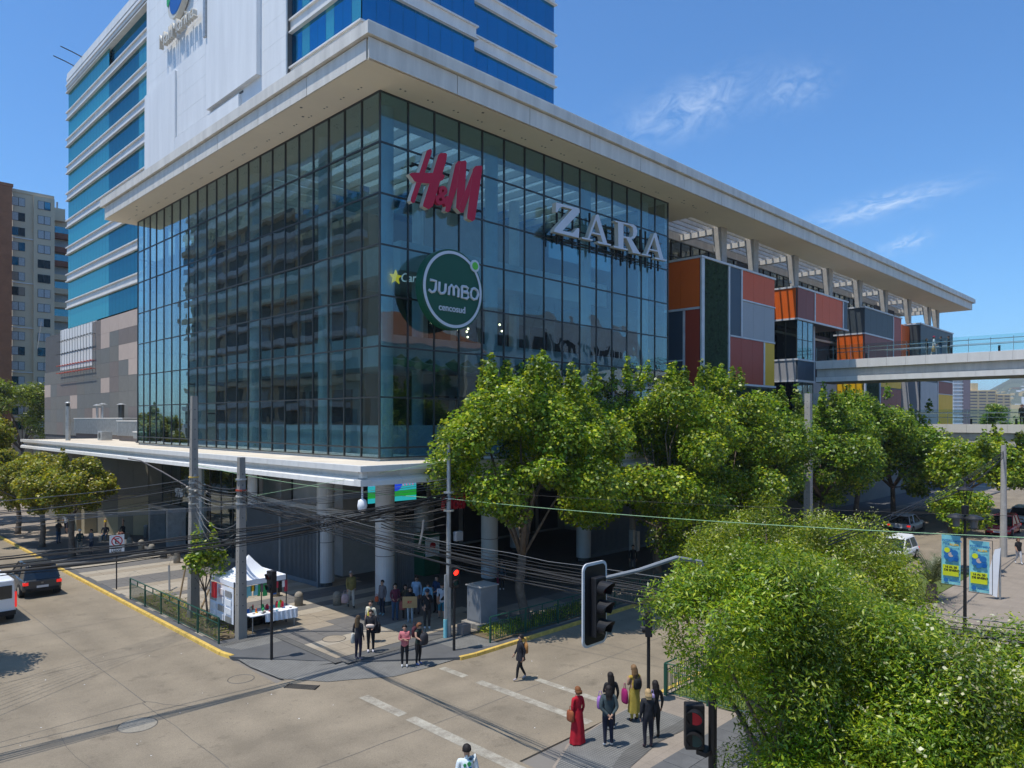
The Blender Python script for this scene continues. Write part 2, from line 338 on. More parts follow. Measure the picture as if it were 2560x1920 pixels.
mat('tail_red', (.45,.01,.01), .2, emit=((1,.03,.02), .5)); mat('plate', (.65,.65,.65), .5); mat('canvas_white', (.80,.82,.86), .8, var=.05); mat('cloth_white', (.75,.77,.8), .85)
mat('granite', (.27,.24,.19), .85, var=.2, nscale=20)
mat('cabinet_grey', (.22,.235,.25), .5, var=.1, nscale=2); mat('banner_teal', (.22,.56,.60), .6, var=.05); mat('banner_yellow', (.62,.68,.02), .6); mat('banner_blue', (.02,.15,.40), .6); mat('sign_red', (.55,.01,.02), .5); mat('black', (.01,.01,.01), .6); mat('white', (.78,.78,.78), .6)
mat('cardboard', (.45,.29,.13), .9); mat('grass', (.10,.13,.03), .9, var=.3, nscale=6); mat('green_wall', (.02,.045,.018), .95, var=.6, nscale=3)
mat('wood', (.28,.19,.10), .85, var=.2, nscale=5, streak=True)
mat('screen_sky', (.10,.3,.75), .4, emit=((.25,.42,.9), .55)); mat('screen_green', (.02,.3,.03), .4, emit=((.02,.42,.05), .5)); mat('screen_teal', (.02,.4,.45), .4, emit=((.03,.45,.5), .6)); mat('screen_ball', (.01,.05,.6), .4, emit=((.02,.08,.75), .6)); mat('screen_pink', (.5,.25,.5), .4, emit=((.55,.3,.6), .5))
mat('bulb', (1,.8,.5), .4, emit=((1,.72,.4), 9)); mat('star_lit', (.7,.5,.02), .5, emit=((.9,.62,.04), .7)); mat('script_lit', (.6,.65,.7), .5, emit=((.6,.7,.8), .45)); mat('sail', (.25,.42,.22), .8); mat('sail_edge', (.6,.68,.55), .6)
glass_mat('pane_glass', (.60,.75,.77), base=.075, ior=1.55, wob=.007, wscale=.6)
glass_mat('pane_wavy', (.60,.75,.77), base=.09, ior=1.6, wob=.032, wscale=.6)
glass_mat('rail_glass', (.84,.93,.92), base=.01, ior=1.3, wob=.0)
glass_mat('shop_glass', (.45,.55,.55), base=.06, ior=1.6, wob=.004)
def sky_mat():
    m = bpy.data.materials.new('skylight'); m.use_nodes = True; n = m.node_tree.nodes; l = m.node_tree.links
    for x in list(n): n.remove(x)
    o = n.new('ShaderNodeOutputMaterial'); t = n.new('ShaderNodeBsdfTranslucent'); t.inputs[0].default_value = (.20,.24,.25,1); l.new(t.outputs[0], o.inputs[0]); MATS['skylight'] = m
sky_mat()
coated_glass('tower_teal', (.015,.17,.20), (.30,.66,.66), .5)
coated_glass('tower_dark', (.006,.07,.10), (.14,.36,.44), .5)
coated_glass('tower_blue', (.001,.06,.14), (.08,.36,.60), .6)
leaf_mat('leaf_plane', (.055,.12,.006), (.20,.31,.014), (.48,.48,.03))
leaf_mat('leaf_plane_b', (.045,.11,.008), (.15,.26,.016), (.38,.42,.03))
leaf_mat('leaf_ash', (.06,.12,.005), (.20,.27,.012), (.44,.44,.03))
leaf_mat('leaf_rust', (.08,.11,.008), (.24,.26,.016), (.45,.34,.03))
leaf_mat('leaf_near', (.05,.12,.004), (.17,.27,.010), (.42,.45,.025))
leaf_mat('leaf_mimosa', (.09,.14,.006), (.17,.22,.01), (.26,.28,.02))
leaf_mat('flower_cream', (.45,.42,.2), (.55,.52,.3), (.62,.6,.4), .2)
leaf_mat('palm_leaf', (.045,.06,.02), (.075,.09,.035), (.12,.13,.05), .15)
# ================================================================= ground, streets, paving
def structure(mb, name, mats, **k): return tag(mb.build(name, mats, **k), kind='structure')
structure(MB().box(-2500, 6000, -2500, 6000, -.4, -.17), 'ground', 'asphalt_far')
b = MB()
b.box(-17, -7.4, -80, 260, -.3, -.12); b.box(-7.4, 330, -14.4, -7.2, -.3, -.12)
b.prism([(-7.4,-7.2),(-7.4,-4.5),(-7.0,-4.3),(-6.09,-5.62),(-5.35,-6.05),(-4.13,-6.84),(-2.99,-6.95),(-1.2,-7.0),(-1.2,-7.2)][::-1], -.3, -.12)
b.box(-7.4, -5.6, -17.5, -14.4, -.3, -.12)
structure(b, 'road', 'concrete_road')
b = MB()
def seam(pts, w=.026, z=-.116):
    for (x0,y0),(x1,y1) in zip(pts, pts[1:]):
        d = Vector((x1-x0,y1-y0,0)).normalized(); n = Vector((-d.y,d.x,0))*w/2
        b.add([(x0+n.x,y0+n.y,z),(x0-n.x,y0-n.y,z),(x1-n.x,y1-n.y,z),(x1+n.x,y1+n.y,z)], [(0,1,2,3)])
def wob(p0, p1, n=10, a=.04): return [(p0[0]+(p1[0]-p0[0])*i/n+random.uniform(-a,a), p0[1]+(p1[1]-p0[1])*i/n+random.uniform(-a,a)) for i in range(n+1)]
seam(wob((-11.22,80),(-11.21,-3.1),30,.02)); seam(wob((-17,-3.4),(-11.2,-3.02),6)); seam(wob((-7.3,-10.95),(60,-10.85),40)); 
seam(wob((-11.2,-3.0),(-10.2,-4.6),5,.06)); seam(wob((-16,-10.9),(-7.3,-10.95),8)); seam(wob((-11.2,-14.5),(-11.3,-40),8)); seam(wob((-11.25,-3.1),(-11.2,-10.9),6),.02)
for y in (8.0, 2.2, 20, 33, 48): seam(wob((-17,y),(-7.42,y+.1),6),.018)
for x in (4.2, 9.8, 16, 23, 31, 40): seam(wob((x,-14.4),(x,-7.2),5),.018)
seam(wob((-13.8,-4),(-13.6,-10.9),8,.12),.012)
structure(b, 'road_joint', 'tar')
b = MB()
for x, y0, y1, w in ((-2.35,-9.3,-14.2,.34),(-5.95,-7.6,-9.75,.36),(-5.93,-10.1,-14.9,.38),(-.75,-10.6,-13.9,.28),(-2.35,-7.3,-8.6,.3)):
    b.add([(x-w/2,y1,-.115),(x+w/2,y1,-.115),(x+w/2,y0,-.115),(x-w/2,y0,-.115)],[(0,1,2,3)])
structure(b, 'crosswalk_line', 'road_paint')
q = MB(); rs = random.Random(12)
for i in range(170):
    x, yv, s_ = rs.uniform(-16,6), rs.uniform(-14,3) , rs.uniform(.012,.04)
    if yv > -7.4 and x > -7.5: continue
    a = rs.uniform(0,6); q.add([(x+s_*math.cos(a),yv+s_*math.sin(a),-.113),(x+s_*math.cos(a+2),yv+s_*math.sin(a+2),-.113),(x+s_*.7*math.cos(a+4),yv+s_*.7*math.sin(a+4),-.108)],[(0,1,2)], rs.randrange(2))
tag(q.build('litter', ['white','tar']), 'tiny scraps of litter and petals scattered over the crossing', 'litter', kind='stuff')
b = MB().box(-7.4, -7.39, -15, -14.9, -.12, -.1165)
# storm drain and covers
t = empty('storm_drain', (-6.9,-5.45,-.12), 'black iron storm drain grate lying in the road at the corner ramp', 'drain grate')
d = Vector((.57,-.81,0)); n = Vector((.81,.57,0)); g = MB()
for i in range(4):
    c = Vector((-6.95,-5.4,-.11))+n*(i*.11-.17); a = c-d*.55; e = c+d*.55; g.tube([a,e], .022, 4)
g.tube([Vector((-6.95,-5.4,-.11))-d*.55-n*.2, Vector((-6.95,-5.4,-.11))-d*.55+n*.2], .025, 4); g.tube([Vector((-6.95,-5.4,-.11))+d*.55-n*.2, Vector((-6.95,-5.4,-.11))+d*.55+n*.2], .025, 4)
g.build('grate', 'black', t)
for nm, x, y, z, r, m, lab in (('manhole_cover',-11.97,-4.75,-.12,.52,'granite','large round gravelly manhole cover in the middle of the left road'),
                          ('manhole_cover',-8.07,-3.2,-.12,.42,'concrete_road','round manhole cover worn smooth near the yellow kerb end'),
                          ('manhole_cover',-3.45,-1.75,.006,.45,'slab_beige','round manhole cover set in the plaza paving by the long-haired woman')):
    t = empty(nm, (x,y,z), lab, 'manhole cover'); MB().cyl((x,y,z-.02),(x,y,z+.004),r,n=28).build('lid', m, t)
    g = MB(); ring = [(x+(r+.02)*math.cos(2*PI*i/28), y+(r+.02)*math.sin(2*PI*i/28), z) for i in range(29)]; g.tube(ring, .016, 4).build('rim', 'tar', t)
# ---- plaza pavement with individual slabs
structure(MB().prism([(-7.4,-.9),(-4.75,-4.4),(-1.2,-7.2),(330,-7.2),(330,80),(-7.4,260)], -.3, -.012), 'pavement', 'dark_joint')
pl = empty('plaza_paving', (0,0,0), None, None); pl['kind'] = 'structure'
slabs = {}
def band(y):
    if y > 20 and y < 22: return 'slab_dark'
    if 14.4 < y < 16.6 or 10.2 < y < 11.2 or 28 < y < 29: return 'slab_dark'
    if 4.0 < y < 4.8 or -2.5 < y < -1.7 or 2.4 < y < 3.2: return 'slab_light'
    if .9 < y < 2.4: return 'slab_beige'
    if -1.7 < y < .9 : return 'slab_dark'
    if 4.8 < y < 6.6 or 3.2 < y < 4.0: return 'slab_dark'
    if y < -2.5: return 'slab_beige'
    return 'slab_light' if (int(y*1.3)%3) else 'slab_beige'
y = -6.35; cnt = 0; rowh = .8
while y < 34:
    x = -7.0 if y > .9 else (-4.7 if y > -4.3 else 1.2)
    L_ = 1.2; x += random.choice((0, -.4, .0)) if y > .9 else 0
    while x < 3.0 and cnt < 285:
        x0 = max(x, -7.12 if y > .8 else (-4.7 if y > -4.3 else .9)); x1 = x+L_-.012
        m = band(y+.4)
        if abs(x+3.4) < .7 and abs(y-.4) < .5: m = 'slab_beige'
        key = (m, round(x1-x0, 2))
        if key not in slabs:
            me = bpy.data.meshes.new('paving_slab'); q = MB().box(0, x1-x0, 0, rowh-.012, -.04, 0); me.from_pydata(q.v, [], q.f); me.materials.append(MATS[m]); slabs[key] = me
        put('paving_slab', slabs[key], pl, (x0, y, random.uniform(-.002, .002))); cnt += 1
        x += L_
    y += rowh
far = MB()
yy = y
while yy < 120:
    far.box(-7.1, 8, yy, yy+.79, -.04, 0, 1 if 28 < yy < 29 else 0); yy += .8
for i in range(60): far.box(3.0+i*1.6, 3.0+i*1.6+1.58, -6.9, -3.0, -.04, 0, i%3 == 0)
far.box(3.0, 30, -2.98, 30, -.04, 0, 2)
tag(far.build('distant_paving', ['pave_far','slab_dark','floor_dark'], pl), kind='stuff')
# corner ramp with tactile paving
b = MB()
inner = [(-7.15,.85),(-5.0,.75),(-4.72,-4.35),(.9,-4.55)]
outer = [(-7.22,-.8),(-7.27,-2.25),(-7.09,-4.16),(-6.09,-5.6),(-5.35,-6.03),(-4.13,-6.82),(-2.99,-6.93),(-1.27,-6.97),(.9,-7.0)]
ring = [(-7.15,.85,0),(-5.0,.75,0),(-4.72,-4.35,0),(.9,-4.55,0)]
pts = [(-7.15,.85,.001),(-4.72,.75,.001),(-4.72,-4.38,.001),(.9,-4.55,.001),(.9,-7.0,.001),(-1.27,-6.97,-.10),(-2.99,-6.93,-.11),(-4.13,-6.82,-.11),(-5.35,-6.03,-.11),(-6.09,-5.6,-.11),(-7.09,-4.16,-.11),(-7.27,-2.25,-.11),(-7.22,-.8,-.09)]
c = (-5.6,-4.0,-.05); b.add([c]+pts, [(0,1+(i+1)%13,1+i) for i in range(13)])
structure(b, 'corner_ramp', 'tactile')
b = MB(); b.box(-5.05,-4.72,-4.4,.85,.002,.006); b.box(-7.1,-5.05,.5,.85,.002,.006); b.box(-4.72,.9,-4.75,-4.4,.003,.007)
structure(b, 'warning_strip', 'tactile_dark')
# kerbs
def kerb(name, pts, m, lab=None):
    t = empty(name, (0,0,0), lab, 'kerb')
    for (x0,y0),(x1,y1) in zip(pts, pts[1:]):
        d = Vector((x1-x0,y1-y0,0)); Ln = d.length; nseg = max(1, int(Ln/1.0))
        for i in range(nseg):
            if i*1.0 > 60: break
            a = Vector((x0,y0,0))+d*(i/nseg); e = Vector((x0,y0,0))+d*((i+1)/nseg) - d.normalized()*.015; nn = Vector((-d.y,d.x,0)).normalized()*.11
            w = .03
            q = MB().add([tuple(a-nn+Vector((0,0,-.25))),tuple(a+nn+Vector((0,0,-.25))),tuple(e+nn+Vector((0,0,-.25))),tuple(e-nn+Vector((0,0,-.25))),
                          tuple(a-nn*.7+Vector((0,0,.012))),tuple(a+nn*.7+Vector((0,0,.012))),tuple(e+nn*.7+Vector((0,0,.012))),tuple(e-nn*.7+Vector((0,0,.012)))],
                         [(0,3,2,1),(4,5,6,7),(0,1,5,4),(1,2,6,5),(2,3,7,6),(3,0,4,7)])
            q.build('kerb_stone', m, t, bevel=.02)
kerb('yellow_kerb', [(-7.42,60),(-7.42,-.1),(-7.3,-.85)], 'yellow_kerb', 'yellow painted kerb along the left road beside the plaza')
kerb('yellow_kerb', [(-1.3,-7.1),(-.6,-7.2),(40,-7.2)], 'yellow_kerb', 'yellow painted kerb along the right road under the plane trees')
kerb('yellow_kerb', [(-.3,-14.5),(25,-14.5)], 'yellow_kerb', 'yellow painted kerb on the near side of the right road')
# ---- near corner (south-east) pavement
structure(MB().prism([(-7.6,-60),(330,-60),(330,-14.5),(0,-14.5),(-1.2,-14.5),(-2.5,-14.6),(-4.1,-14.8),(-5.4,-15.4),(-6.4,-16.6),(-7.2,-18.5),(-7.6,-21)], -.3, -.012), 'near_pavement', 'pave_far')
b = MB(); arc = [(-.3,-14.56),(-1.2,-14.56),(-2.5,-14.66),(-4.05,-14.86),(-5.35,-15.46),(-6.3,-16.66),(-7.1,-18.5),(-7.5,-21)]
arc2 = [(-.3,-16.2),(-1.2,-16.2),(-2.3,-16.1),(-3.4,-16.2),(-4.3,-16.5),(-5.0,-17.3),(-5.6,-18.8),(-5.9,-21)]
arc3 = [(-.3,-16.62),(-1.2,-16.62),(-2.2,-16.55),(-3.2,-16.72),(-4.0,-16.85),(-4.6,-17.6),(-5.15,-19),(-5.4,-21)]
def ribbon(a, c, z0, z1): return [(*p, z0) for p in a]+[(*p, z1) for p in c], [(i, len(a)+i, len(a)+i+1, i+1) for i in range(len(a)-1)]
v, f = ribbon(arc, arc2, -.006, .004); b.add(v, f, 0); v, f = ribbon(arc2, arc3, .005, .005); b.add(v, f, 1)
structure(b, 'near_corner_ramp', ['tactile','tactile_dark'])
np_ = empty('near_paving', (0,0,0), None, None)
np_['kind'] = 'structure'
if 'label' in np_: del np_['label']
if 'category' in np_: del np_['category']
sm = {}; cnt = 0
for i in range(-4, 22):
    for j in range(0, 13):
        x = -4.9+i*.72+(j%2)*.36; yv = -17.6-j*.72
        if x < -5.2 + .0 or (x < -4.4 and yv > -18.4): continue
        k = random.randrange(3)
        if k not in sm:
            sm[k] = boxmesh('stone_tile', .705, .705, .03, 'tile_slate')
        if cnt < 250: put('stone_tile', sm[k], np_, (x, yv, -.006+random.uniform(-.002,.002))); cnt += 1
structure(MB().box(1.2, 30, -17.2, -14.8, -.1, .02), 'verge', 'grass')
structure(MB().box(-26, -17.02, -80, 260, -.3, 0), 'west_pavement', 'pave_far')

# ================================================================= SHOPPING MALL
mall = empty('shopping_mall', (0,0,0), 'large glass fronted shopping mall with deep white roof slab on the street corner', 'shopping mall')
ZS = 24.21; WR = 1.6122; WL = 1.4732; RH = 2.36
def P(mb, name, mats, par=mall, **k): return mb.build(name, mats, par, **k)
# roof slab with pergola opening
b = MB()
fy = lambda x: -2.14 - (x+2.1)*.0085
b.prism([(-2.0,-2.0),(28.5,fy(28.5)+.1),(28.5,3.0),(-2.0,3.0)], ZS, ZS+.88)
b.box(-2.0,2.6,3.0,33,ZS,ZS+.88).box(26.5,28.5,3.0,13.4,ZS,ZS+.88).box(2.6,8,31.5,33,ZS,ZS+.88)
b.prism([(28.5,fy(28.5)+.1),(95.3,fy(95.3)+.1),(95.3,.66),(28.5,.72)], ZS, ZS+.88)
b.prism([(93,.66),(95.3,.66),(95.0,13.4),(93,13.4)], ZS, ZS+.88)
b.box(28.5, 93, 4.5, 13.4, ZS, ZS+.88)
b.box(-1.6, 95, -1.6, 13.4, ZS+.88, ZS+.95) if False else None
P(b, 'roof_slab', 'soffit')
P(MB().add([(2.6,3,ZS+.5),(26.5,3,ZS+.5),(26.5,13.4,ZS+.5),(2.6,13.4,ZS+.5),(7.5,13.4,ZS+.5),(7.5,31.5,ZS+.5),(2.6,31.5,ZS+.5)],[(0,1,2,4,3),(3,4,5,6)]), 'skylight', 'skylight')
b = MB()
for i in range(17): b.box(2.6+i*1.5-.06,2.6+i*1.5+.06,3.0,13.4,ZS+.05,ZS+.49)
for i in range(12): b.box(2.6,7.9,13.6+i*1.5-.06,13.6+i*1.5+.06,ZS+.05,ZS+.49)
P(b, 'skylight_beam', 'white_panel')
# fascia panels
fw_ = P(MB().box(-.03,.03, 0, 4.86, 0, .89), 'fascia_panel', 'roof_white'); 
n = 0
for i in range(7):
    o = fw_ if i == 0 else inst(fw_, 'fascia_panel', mall)
    o.location = (-2.05, -2.14+i*4.9+.2, ZS); o.scale = (1, 1 if i < 6 else 1.08, 1)
fr_ = P(MB().box(0, 4.86, -.03, .03, 0, .89), 'fascia_panel', 'roof_white')
for i in range(20):
    o = fr_ if i == 0 else inst(fr_, 'fascia_panel', mall)
    x = -2.08+i*4.9; o.location = (x, fy(x)-.0, ZS); o.rotation_euler = (0,0,-.0085); o.scale = ((1, 1, 1) if i < 19 else (.86, 1, 1))
fe = P(MB().box(95.3,95.36,-3.0,13.3,ZS,ZS+.89).box(-2.0,8,33.0,33.06,ZS,ZS+.89), 'fascia_end', 'roof_white')
# cap: stepped ledge
b = MB(); y0, y1 = -2.3, -3.35
b.prism([(-2.26,-2.34),(95.8,-3.3),(95.8,-2.6),(-1.5,-1.6)], ZS+.93, ZS+1.45); b.prism([(-2.26,-2.34),(-1.5,-1.6),(-1.5,33.3),(-2.26,33.3)], ZS+.93, ZS+1.45)
b.prism([(-2.16,-2.24),(95.7,-3.2),(95.7,-2.6),(-1.5,-1.6)], ZS+1.45, ZS+1.56); b.prism([(-2.16,-2.24),(-1.5,-1.6),(-1.5,33.2),(-2.16,33.2)], ZS+1.45, ZS+1.56)
b.prism([(95.1,-3.2),(95.8,-3.2),(95.6,13.4),(95.1,13.4)], ZS+.93, ZS+1.45)
P(b, 'roof_cap', 'roof_white')
P(MB().prism([(-1.9,-1.95),(95.2,-2.85),(95.2,-2.6),(-1.5,-1.6)], ZS+.88, ZS+.94).box(-1.9,-1.5,-1.8,33,ZS+.88,ZS+.94), 'roof_recess', 'dark_joint')
P(MB().box(-1.5,95,-1.6,.6,ZS+.88,ZS+1.3).box(-1.5,28.5,.6,3.0,ZS+.88,ZS+1.3).box(-1.5,2.5,3.0,33,ZS+.88,ZS+1.3).box(28.5,95,4.5,13.4,ZS+.88,ZS+1.3), 'roof_deck', 'roof_white')
b = MB()
for i in range(22):
    for dx in (0,.25):
        b.cyl((-.75,.4+i*WL+dx,ZS-.01),(-.75,.4+i*WL+dx,ZS+.02),.045,n=8)
for i in range(18):
    for dx in (0,.28): b.cyl((.6+i*WR+dx,-.75,ZS-.01),(.6+i*WR+dx,-.75,ZS+.02),.05,n=8)
for p in ((-1.2,28.5),(-1.5,27.6),(-1.0,5.2),(-1.6,4.3),(24.5,-1.1),(26,-.9),(5,-1.6),(10,-1.7)): b.cyl((*p,ZS-.01),(*p,ZS+.02),.07,n=8)
tag(P(b, 'soffit_lights', 'dark_joint'), kind='stuff')
# curtain wall
cwall = P(MB(), 'curtain_wall', 'mullion')
b = MB(); zb = 7.2
rows = [ZS-RH*k for k in range(8)]
YL_ = [i*WL for i in range(20)]; YL_ += [YL_[-1]+(31.86-YL_[-1])*k/3 for k in (1,2,3)]
XR = [i*WR for i in range(16)]
for x in XR: b.box(x-.03, x+.03, -.05, .06, zb, ZS-.002)
for yv in YL_[1:]: b.box(-.05, .06, yv-.028, yv+.028, zb, ZS-.002)
for z in rows[1:]: b.box(.035, XR[-1], -.042, .05, z-.035, z+.035); b.box(-.042, .05, .035, 31.86, z-.035, z+.035)
b.box(.035, XR[-1], -.045, .05, ZS-.06, ZS-.003); b.box(-.045, .05, .035, 31.86, ZS-.06, ZS-.003)
b.box(.035, XR[-1], -.045, .05, zb, zb+.05); b.box(-.045, .05, .035, 31.86, zb, zb+.05)
me = bpy.data.meshes.new('curtain_wall'); me.from_pydata(b.v, [], b.f); me.materials.append(MATS['mullion']); cwall.data = me
def pane_mesh(nm, w, h, m, axis):
    q = MB().box(-w/2, w/2, -.01, .01, -h/2, h/2) if axis == 'x' else MB().box(-.01, .01, -w/2, w/2, -h/2, h/2)
    me = bpy.data.meshes.new(nm); me.from_pydata(q.v, [], q.f); me.materials.append(MATS[m]); return me
pmR = [pane_mesh('pane', WR-.03, RH-.03, 'pane_glass', 'x'), pane_mesh('pane', WR-.03, RH-.03, 'pane_wavy', 'x')]; pmRs = pane_mesh('pane', WR-.03, .44, 'pane_glass', 'x')
pmL = {}
jit = lambda s: random.gauss(0, s)
for i in range(15):
    for k in range(8):
        z = rows[k]-RH/2 if k < 7 else (rows[7]+zb)/2
        wavy = (i >= 7 and k >= 2)
        me = pmRs if k == 7 else pmR[int(wavy)]
        put('pane', me, cwall, ((i+.5)*WR, 0, z), (jit(.002), 0, jit(.002)))
for i in range(22):
    w = round(YL_[i+1]-YL_[i], 3)
    for k in range(8):
        z = rows[k]-RH/2 if k < 7 else (rows[7]+zb)/2
        key = (w, k == 7)
        if key not in pmL: pmL[key] = pane_mesh('pane', w-.03, .44 if k == 7 else RH-.03, 'pane_glass', 'y')
        put('pane', pmL[key], cwall, (0, (YL_[i]+YL_[i+1])/2, z), (0, jit(.002), jit(.002)))
# end wall of the atrium (north), framed glazing
b = MB()
for x in (0.8, 2.1, 2.9, 4.4, 5.2, 6.2): b.box(x-.12, x+.12, 31.8, 32.0, zb, ZS-.003)
for z in rows[1:]: b.box(.1, 6.4, 31.83, 31.97, z-.6, z-.48)
P(b, 'end_wall_frame', 'mullion')
P(MB().box(.06,6.3,31.89,31.91,zb,ZS-.003), 'end_wall_glass', 'rail_glass')
P(MB().box(6.4,6.7,20,32,zb,ZS-.003).box(6.4,7.99,31.8,32.0,zb,ZS-.003), 'atrium_side_wall', 'interior_dark')
# interior
cols = [(1.35,1.4),(1.35,7.0),(1.4,15.2),(1.4,23.5),(8.5,1.45),(16.9,1.5),(23.2,1.4),(8.6,8.2),(16.6,7.6),(4.4,31.0)]
for x, yv in cols[:9]:
    P(MB().cyl((x,yv,zb),(x,yv,ZS-.003),.36,n=20), 'atrium_column', 'interior_white', smooth=False)
P(MB().box(.08,29.5,.08,31.7,6.3,7.19), 'podium_floor', 'interior_white')
def level(z, x0, y0, h, nm='gallery_floor'):
    P(MB().box(x0,24.1,y0,13.3,z-.5,z).box(x0,7.8,13.3,31.6,z-.5,z), nm, 'interior_white')
    P(MB().box(x0-.12,24.1,y0-.15,y0,z-.75,z+h).box(x0-.12,x0,y0,31.6,z-.75,z+h), 'gallery_parapet', 'interior_white')
level(12.6, 3.0, 3.6, .9); level(18.2, 5.2, 5.4, .9)
b = MB(); b.box(9.5,24.1,9.5,9.8,zb,12.0).box(7.0,7.3,12,31.6,zb,12.0).box(10.5,24.1,10.4,10.7,12.6,17.6).box(7.2,7.4,13,31.6,12.6,17.6).box(12,24.1,11.8,12,18.2,ZS-.003)
P(b, 'shopfront_wall', 'interior_wall')
b = MB()
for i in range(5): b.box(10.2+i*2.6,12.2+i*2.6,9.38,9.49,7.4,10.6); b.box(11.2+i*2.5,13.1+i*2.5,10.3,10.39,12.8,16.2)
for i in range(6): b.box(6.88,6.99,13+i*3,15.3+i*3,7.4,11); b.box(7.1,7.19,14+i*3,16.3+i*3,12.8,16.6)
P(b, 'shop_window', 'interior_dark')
P(MB().box(2.9,3.02,3.7,24,7.2,8.7).box(3.02,24,3.58,3.7,7.2,8.7), 'frosted_balustrade', 'screen_sky' if False else 'interior_white')
b = MB()
for i in range(10):
    b.cyl((11+i*1.35+jit(.4),7+jit(.6),15.2+jit(.3)),(11+i*1.35+jit(.4),7+jit(.6),17.4),.008,n=4)
P(b, 'pendant_cord', 'black')
for i in range(13):
    x, yv, z = 9.6+random.random()*6, 6.0+random.random()*3, 14.6+random.random()*.9
    bm = bmesh.new(); bmesh.ops.create_icosphere(bm, subdivisions=1, radius=.07); me = bpy.data.meshes.new('pendant_bulb'); bm.to_mesh(me); bm.free(); me.materials.append(MATS['bulb']); put('pendant_bulb', me, mall, (x,yv,z))
def sail(x, yv, z):
    q = MB(); n = 6; vs = []
    for i in range(n+1):
        u = i/n; zz = z-.16*math.sin(u*PI)+ .35*(1-u); vs += [(x+u*1.15, yv-.0, zz), (x+u*1.15+.25, yv+1.1, zz-.22)]
    q.add(vs, [(2*i, 2*i+1, 2*i+3, 2*i+2) for i in range(n)]); q.tube([vs[2*i] for i in range(n+1)], .025, 4, 1)
    P(q, 'shade_sail', ['sail','sail_edge'])
for i in range(4): sail(2.1+i*.95, 2.4, 12.15-i*.08)
for i in range(10): sail(6.6+i*1.02, 2.4, 12.0)
# star and script sign inside
t = empty('hanging_sign', (1.5,.8,15.85), 'yellow star and pale script sign hanging inside the glass beside the green disc', 'sign')
q = []; 
for i in range(10):
    r = .36 if i % 2 == 0 else .16; a = PI/2+i*PI/5; q.append((1.5+r*math.cos(a), 15.9+r*math.sin(a)))
MB().prismY(q, .78, .86).build('star', 'star_lit', t)
text('script_text', "Carl's Jr.", .62, .02, TM((1.78,.8,15.72),(1,0,.12),(.12,0,1)), 'script_lit', t)
P(MB().box(24.22,24.26,.3,13,zb,ZS-.003), 'atrium_end_glass', 'shop_glass')
# -------- H&M sign, ZARA sign, JUMBO sign : their own things, fixed to the glass
def letters(t, polys, y0, depth, face, edge, name='letter'):
    for p in polys:
        A = sum(p[i][0]*p[(i+1)%len(p)][1]-p[(i+1)%len(p)][0]*p[i][1] for i in range(len(p)))
        pp = p if A > 0 else p[::-1]
        q = MB().prismY(pp, y0, y0+depth, 1); q.m[0] = 0; q.build(name, [face, edge], t)
HM=[[[(2.12,21.77),(2.35,21.93),(2.43,21.86),(2.4,21.69),(1.41,19.17),(1.28,19.1),(1.17,19.19),(1.21,19.37)],[(2.83,21.75),(2.97,21.89),(3.32,21.98),(3.38,21.92),(3.34,21.65),(2.5,19.22),(2.22,19.01),(1.89,19.09),(1.92,19.24)],[(1.08,20.41),(1.25,20.52),(2.59,20.83),(2.83,20.83),(2.98,20.92),(3.25,20.86),(3.12,20.62),(2.79,20.43),(2.5,20.29),(1.66,20.14),(1.39,20.14),(1.25,20.28)]],
[[(3.91,21.57),(4.08,21.78),(4.31,21.85),(4.36,21.37),(3.57,19.22),(3.42,19.11),(3.25,19.15)],[(4.26,21.82),(4.57,21.94),(4.65,21.87),(4.47,19.33),(4.27,19.26),(3.96,19.45),(4.04,20.61),(4.16,21.32)],[(5.14,21.72),(5.41,21.63),(4.49,19.41),(4.32,19.27),(4.17,19.57)],[(5.07,21.63),(5.25,21.83),(5.67,21.96),(5.73,21.87),(5.22,19.13),(5.04,18.99),(4.7,19.06),(4.68,19.21)]]]
t = empty('red_letter_sign', (3.3,-.7,19), 'tall slanted crimson H&M letters on the glass wall near the corner', 'sign')
for i, g in enumerate(HM):
    for j, p in enumerate(g): letters(t, [p], -.78-.004*j, .28-.003*j, 'hm_red', 'sign_edge', 'stroke')
text('ampersand', '&', 1.35, .1, TM((2.62,-.7,19.42),(1,0,0),(.18,0,1)), 'hm_red', t, bold=.035)
b = MB()
for z in (21.1,19.75): b.box(1.5,6.0,-.46,-.40,z-.05,z+.05)
for x in (1.7,3.2,4.8,5.8):
    for z in (21.1,19.75): b.box(x-.05,x+.05,-.46,-.06,z-.04,z+.04)
b.build('bracket', 'black', t)
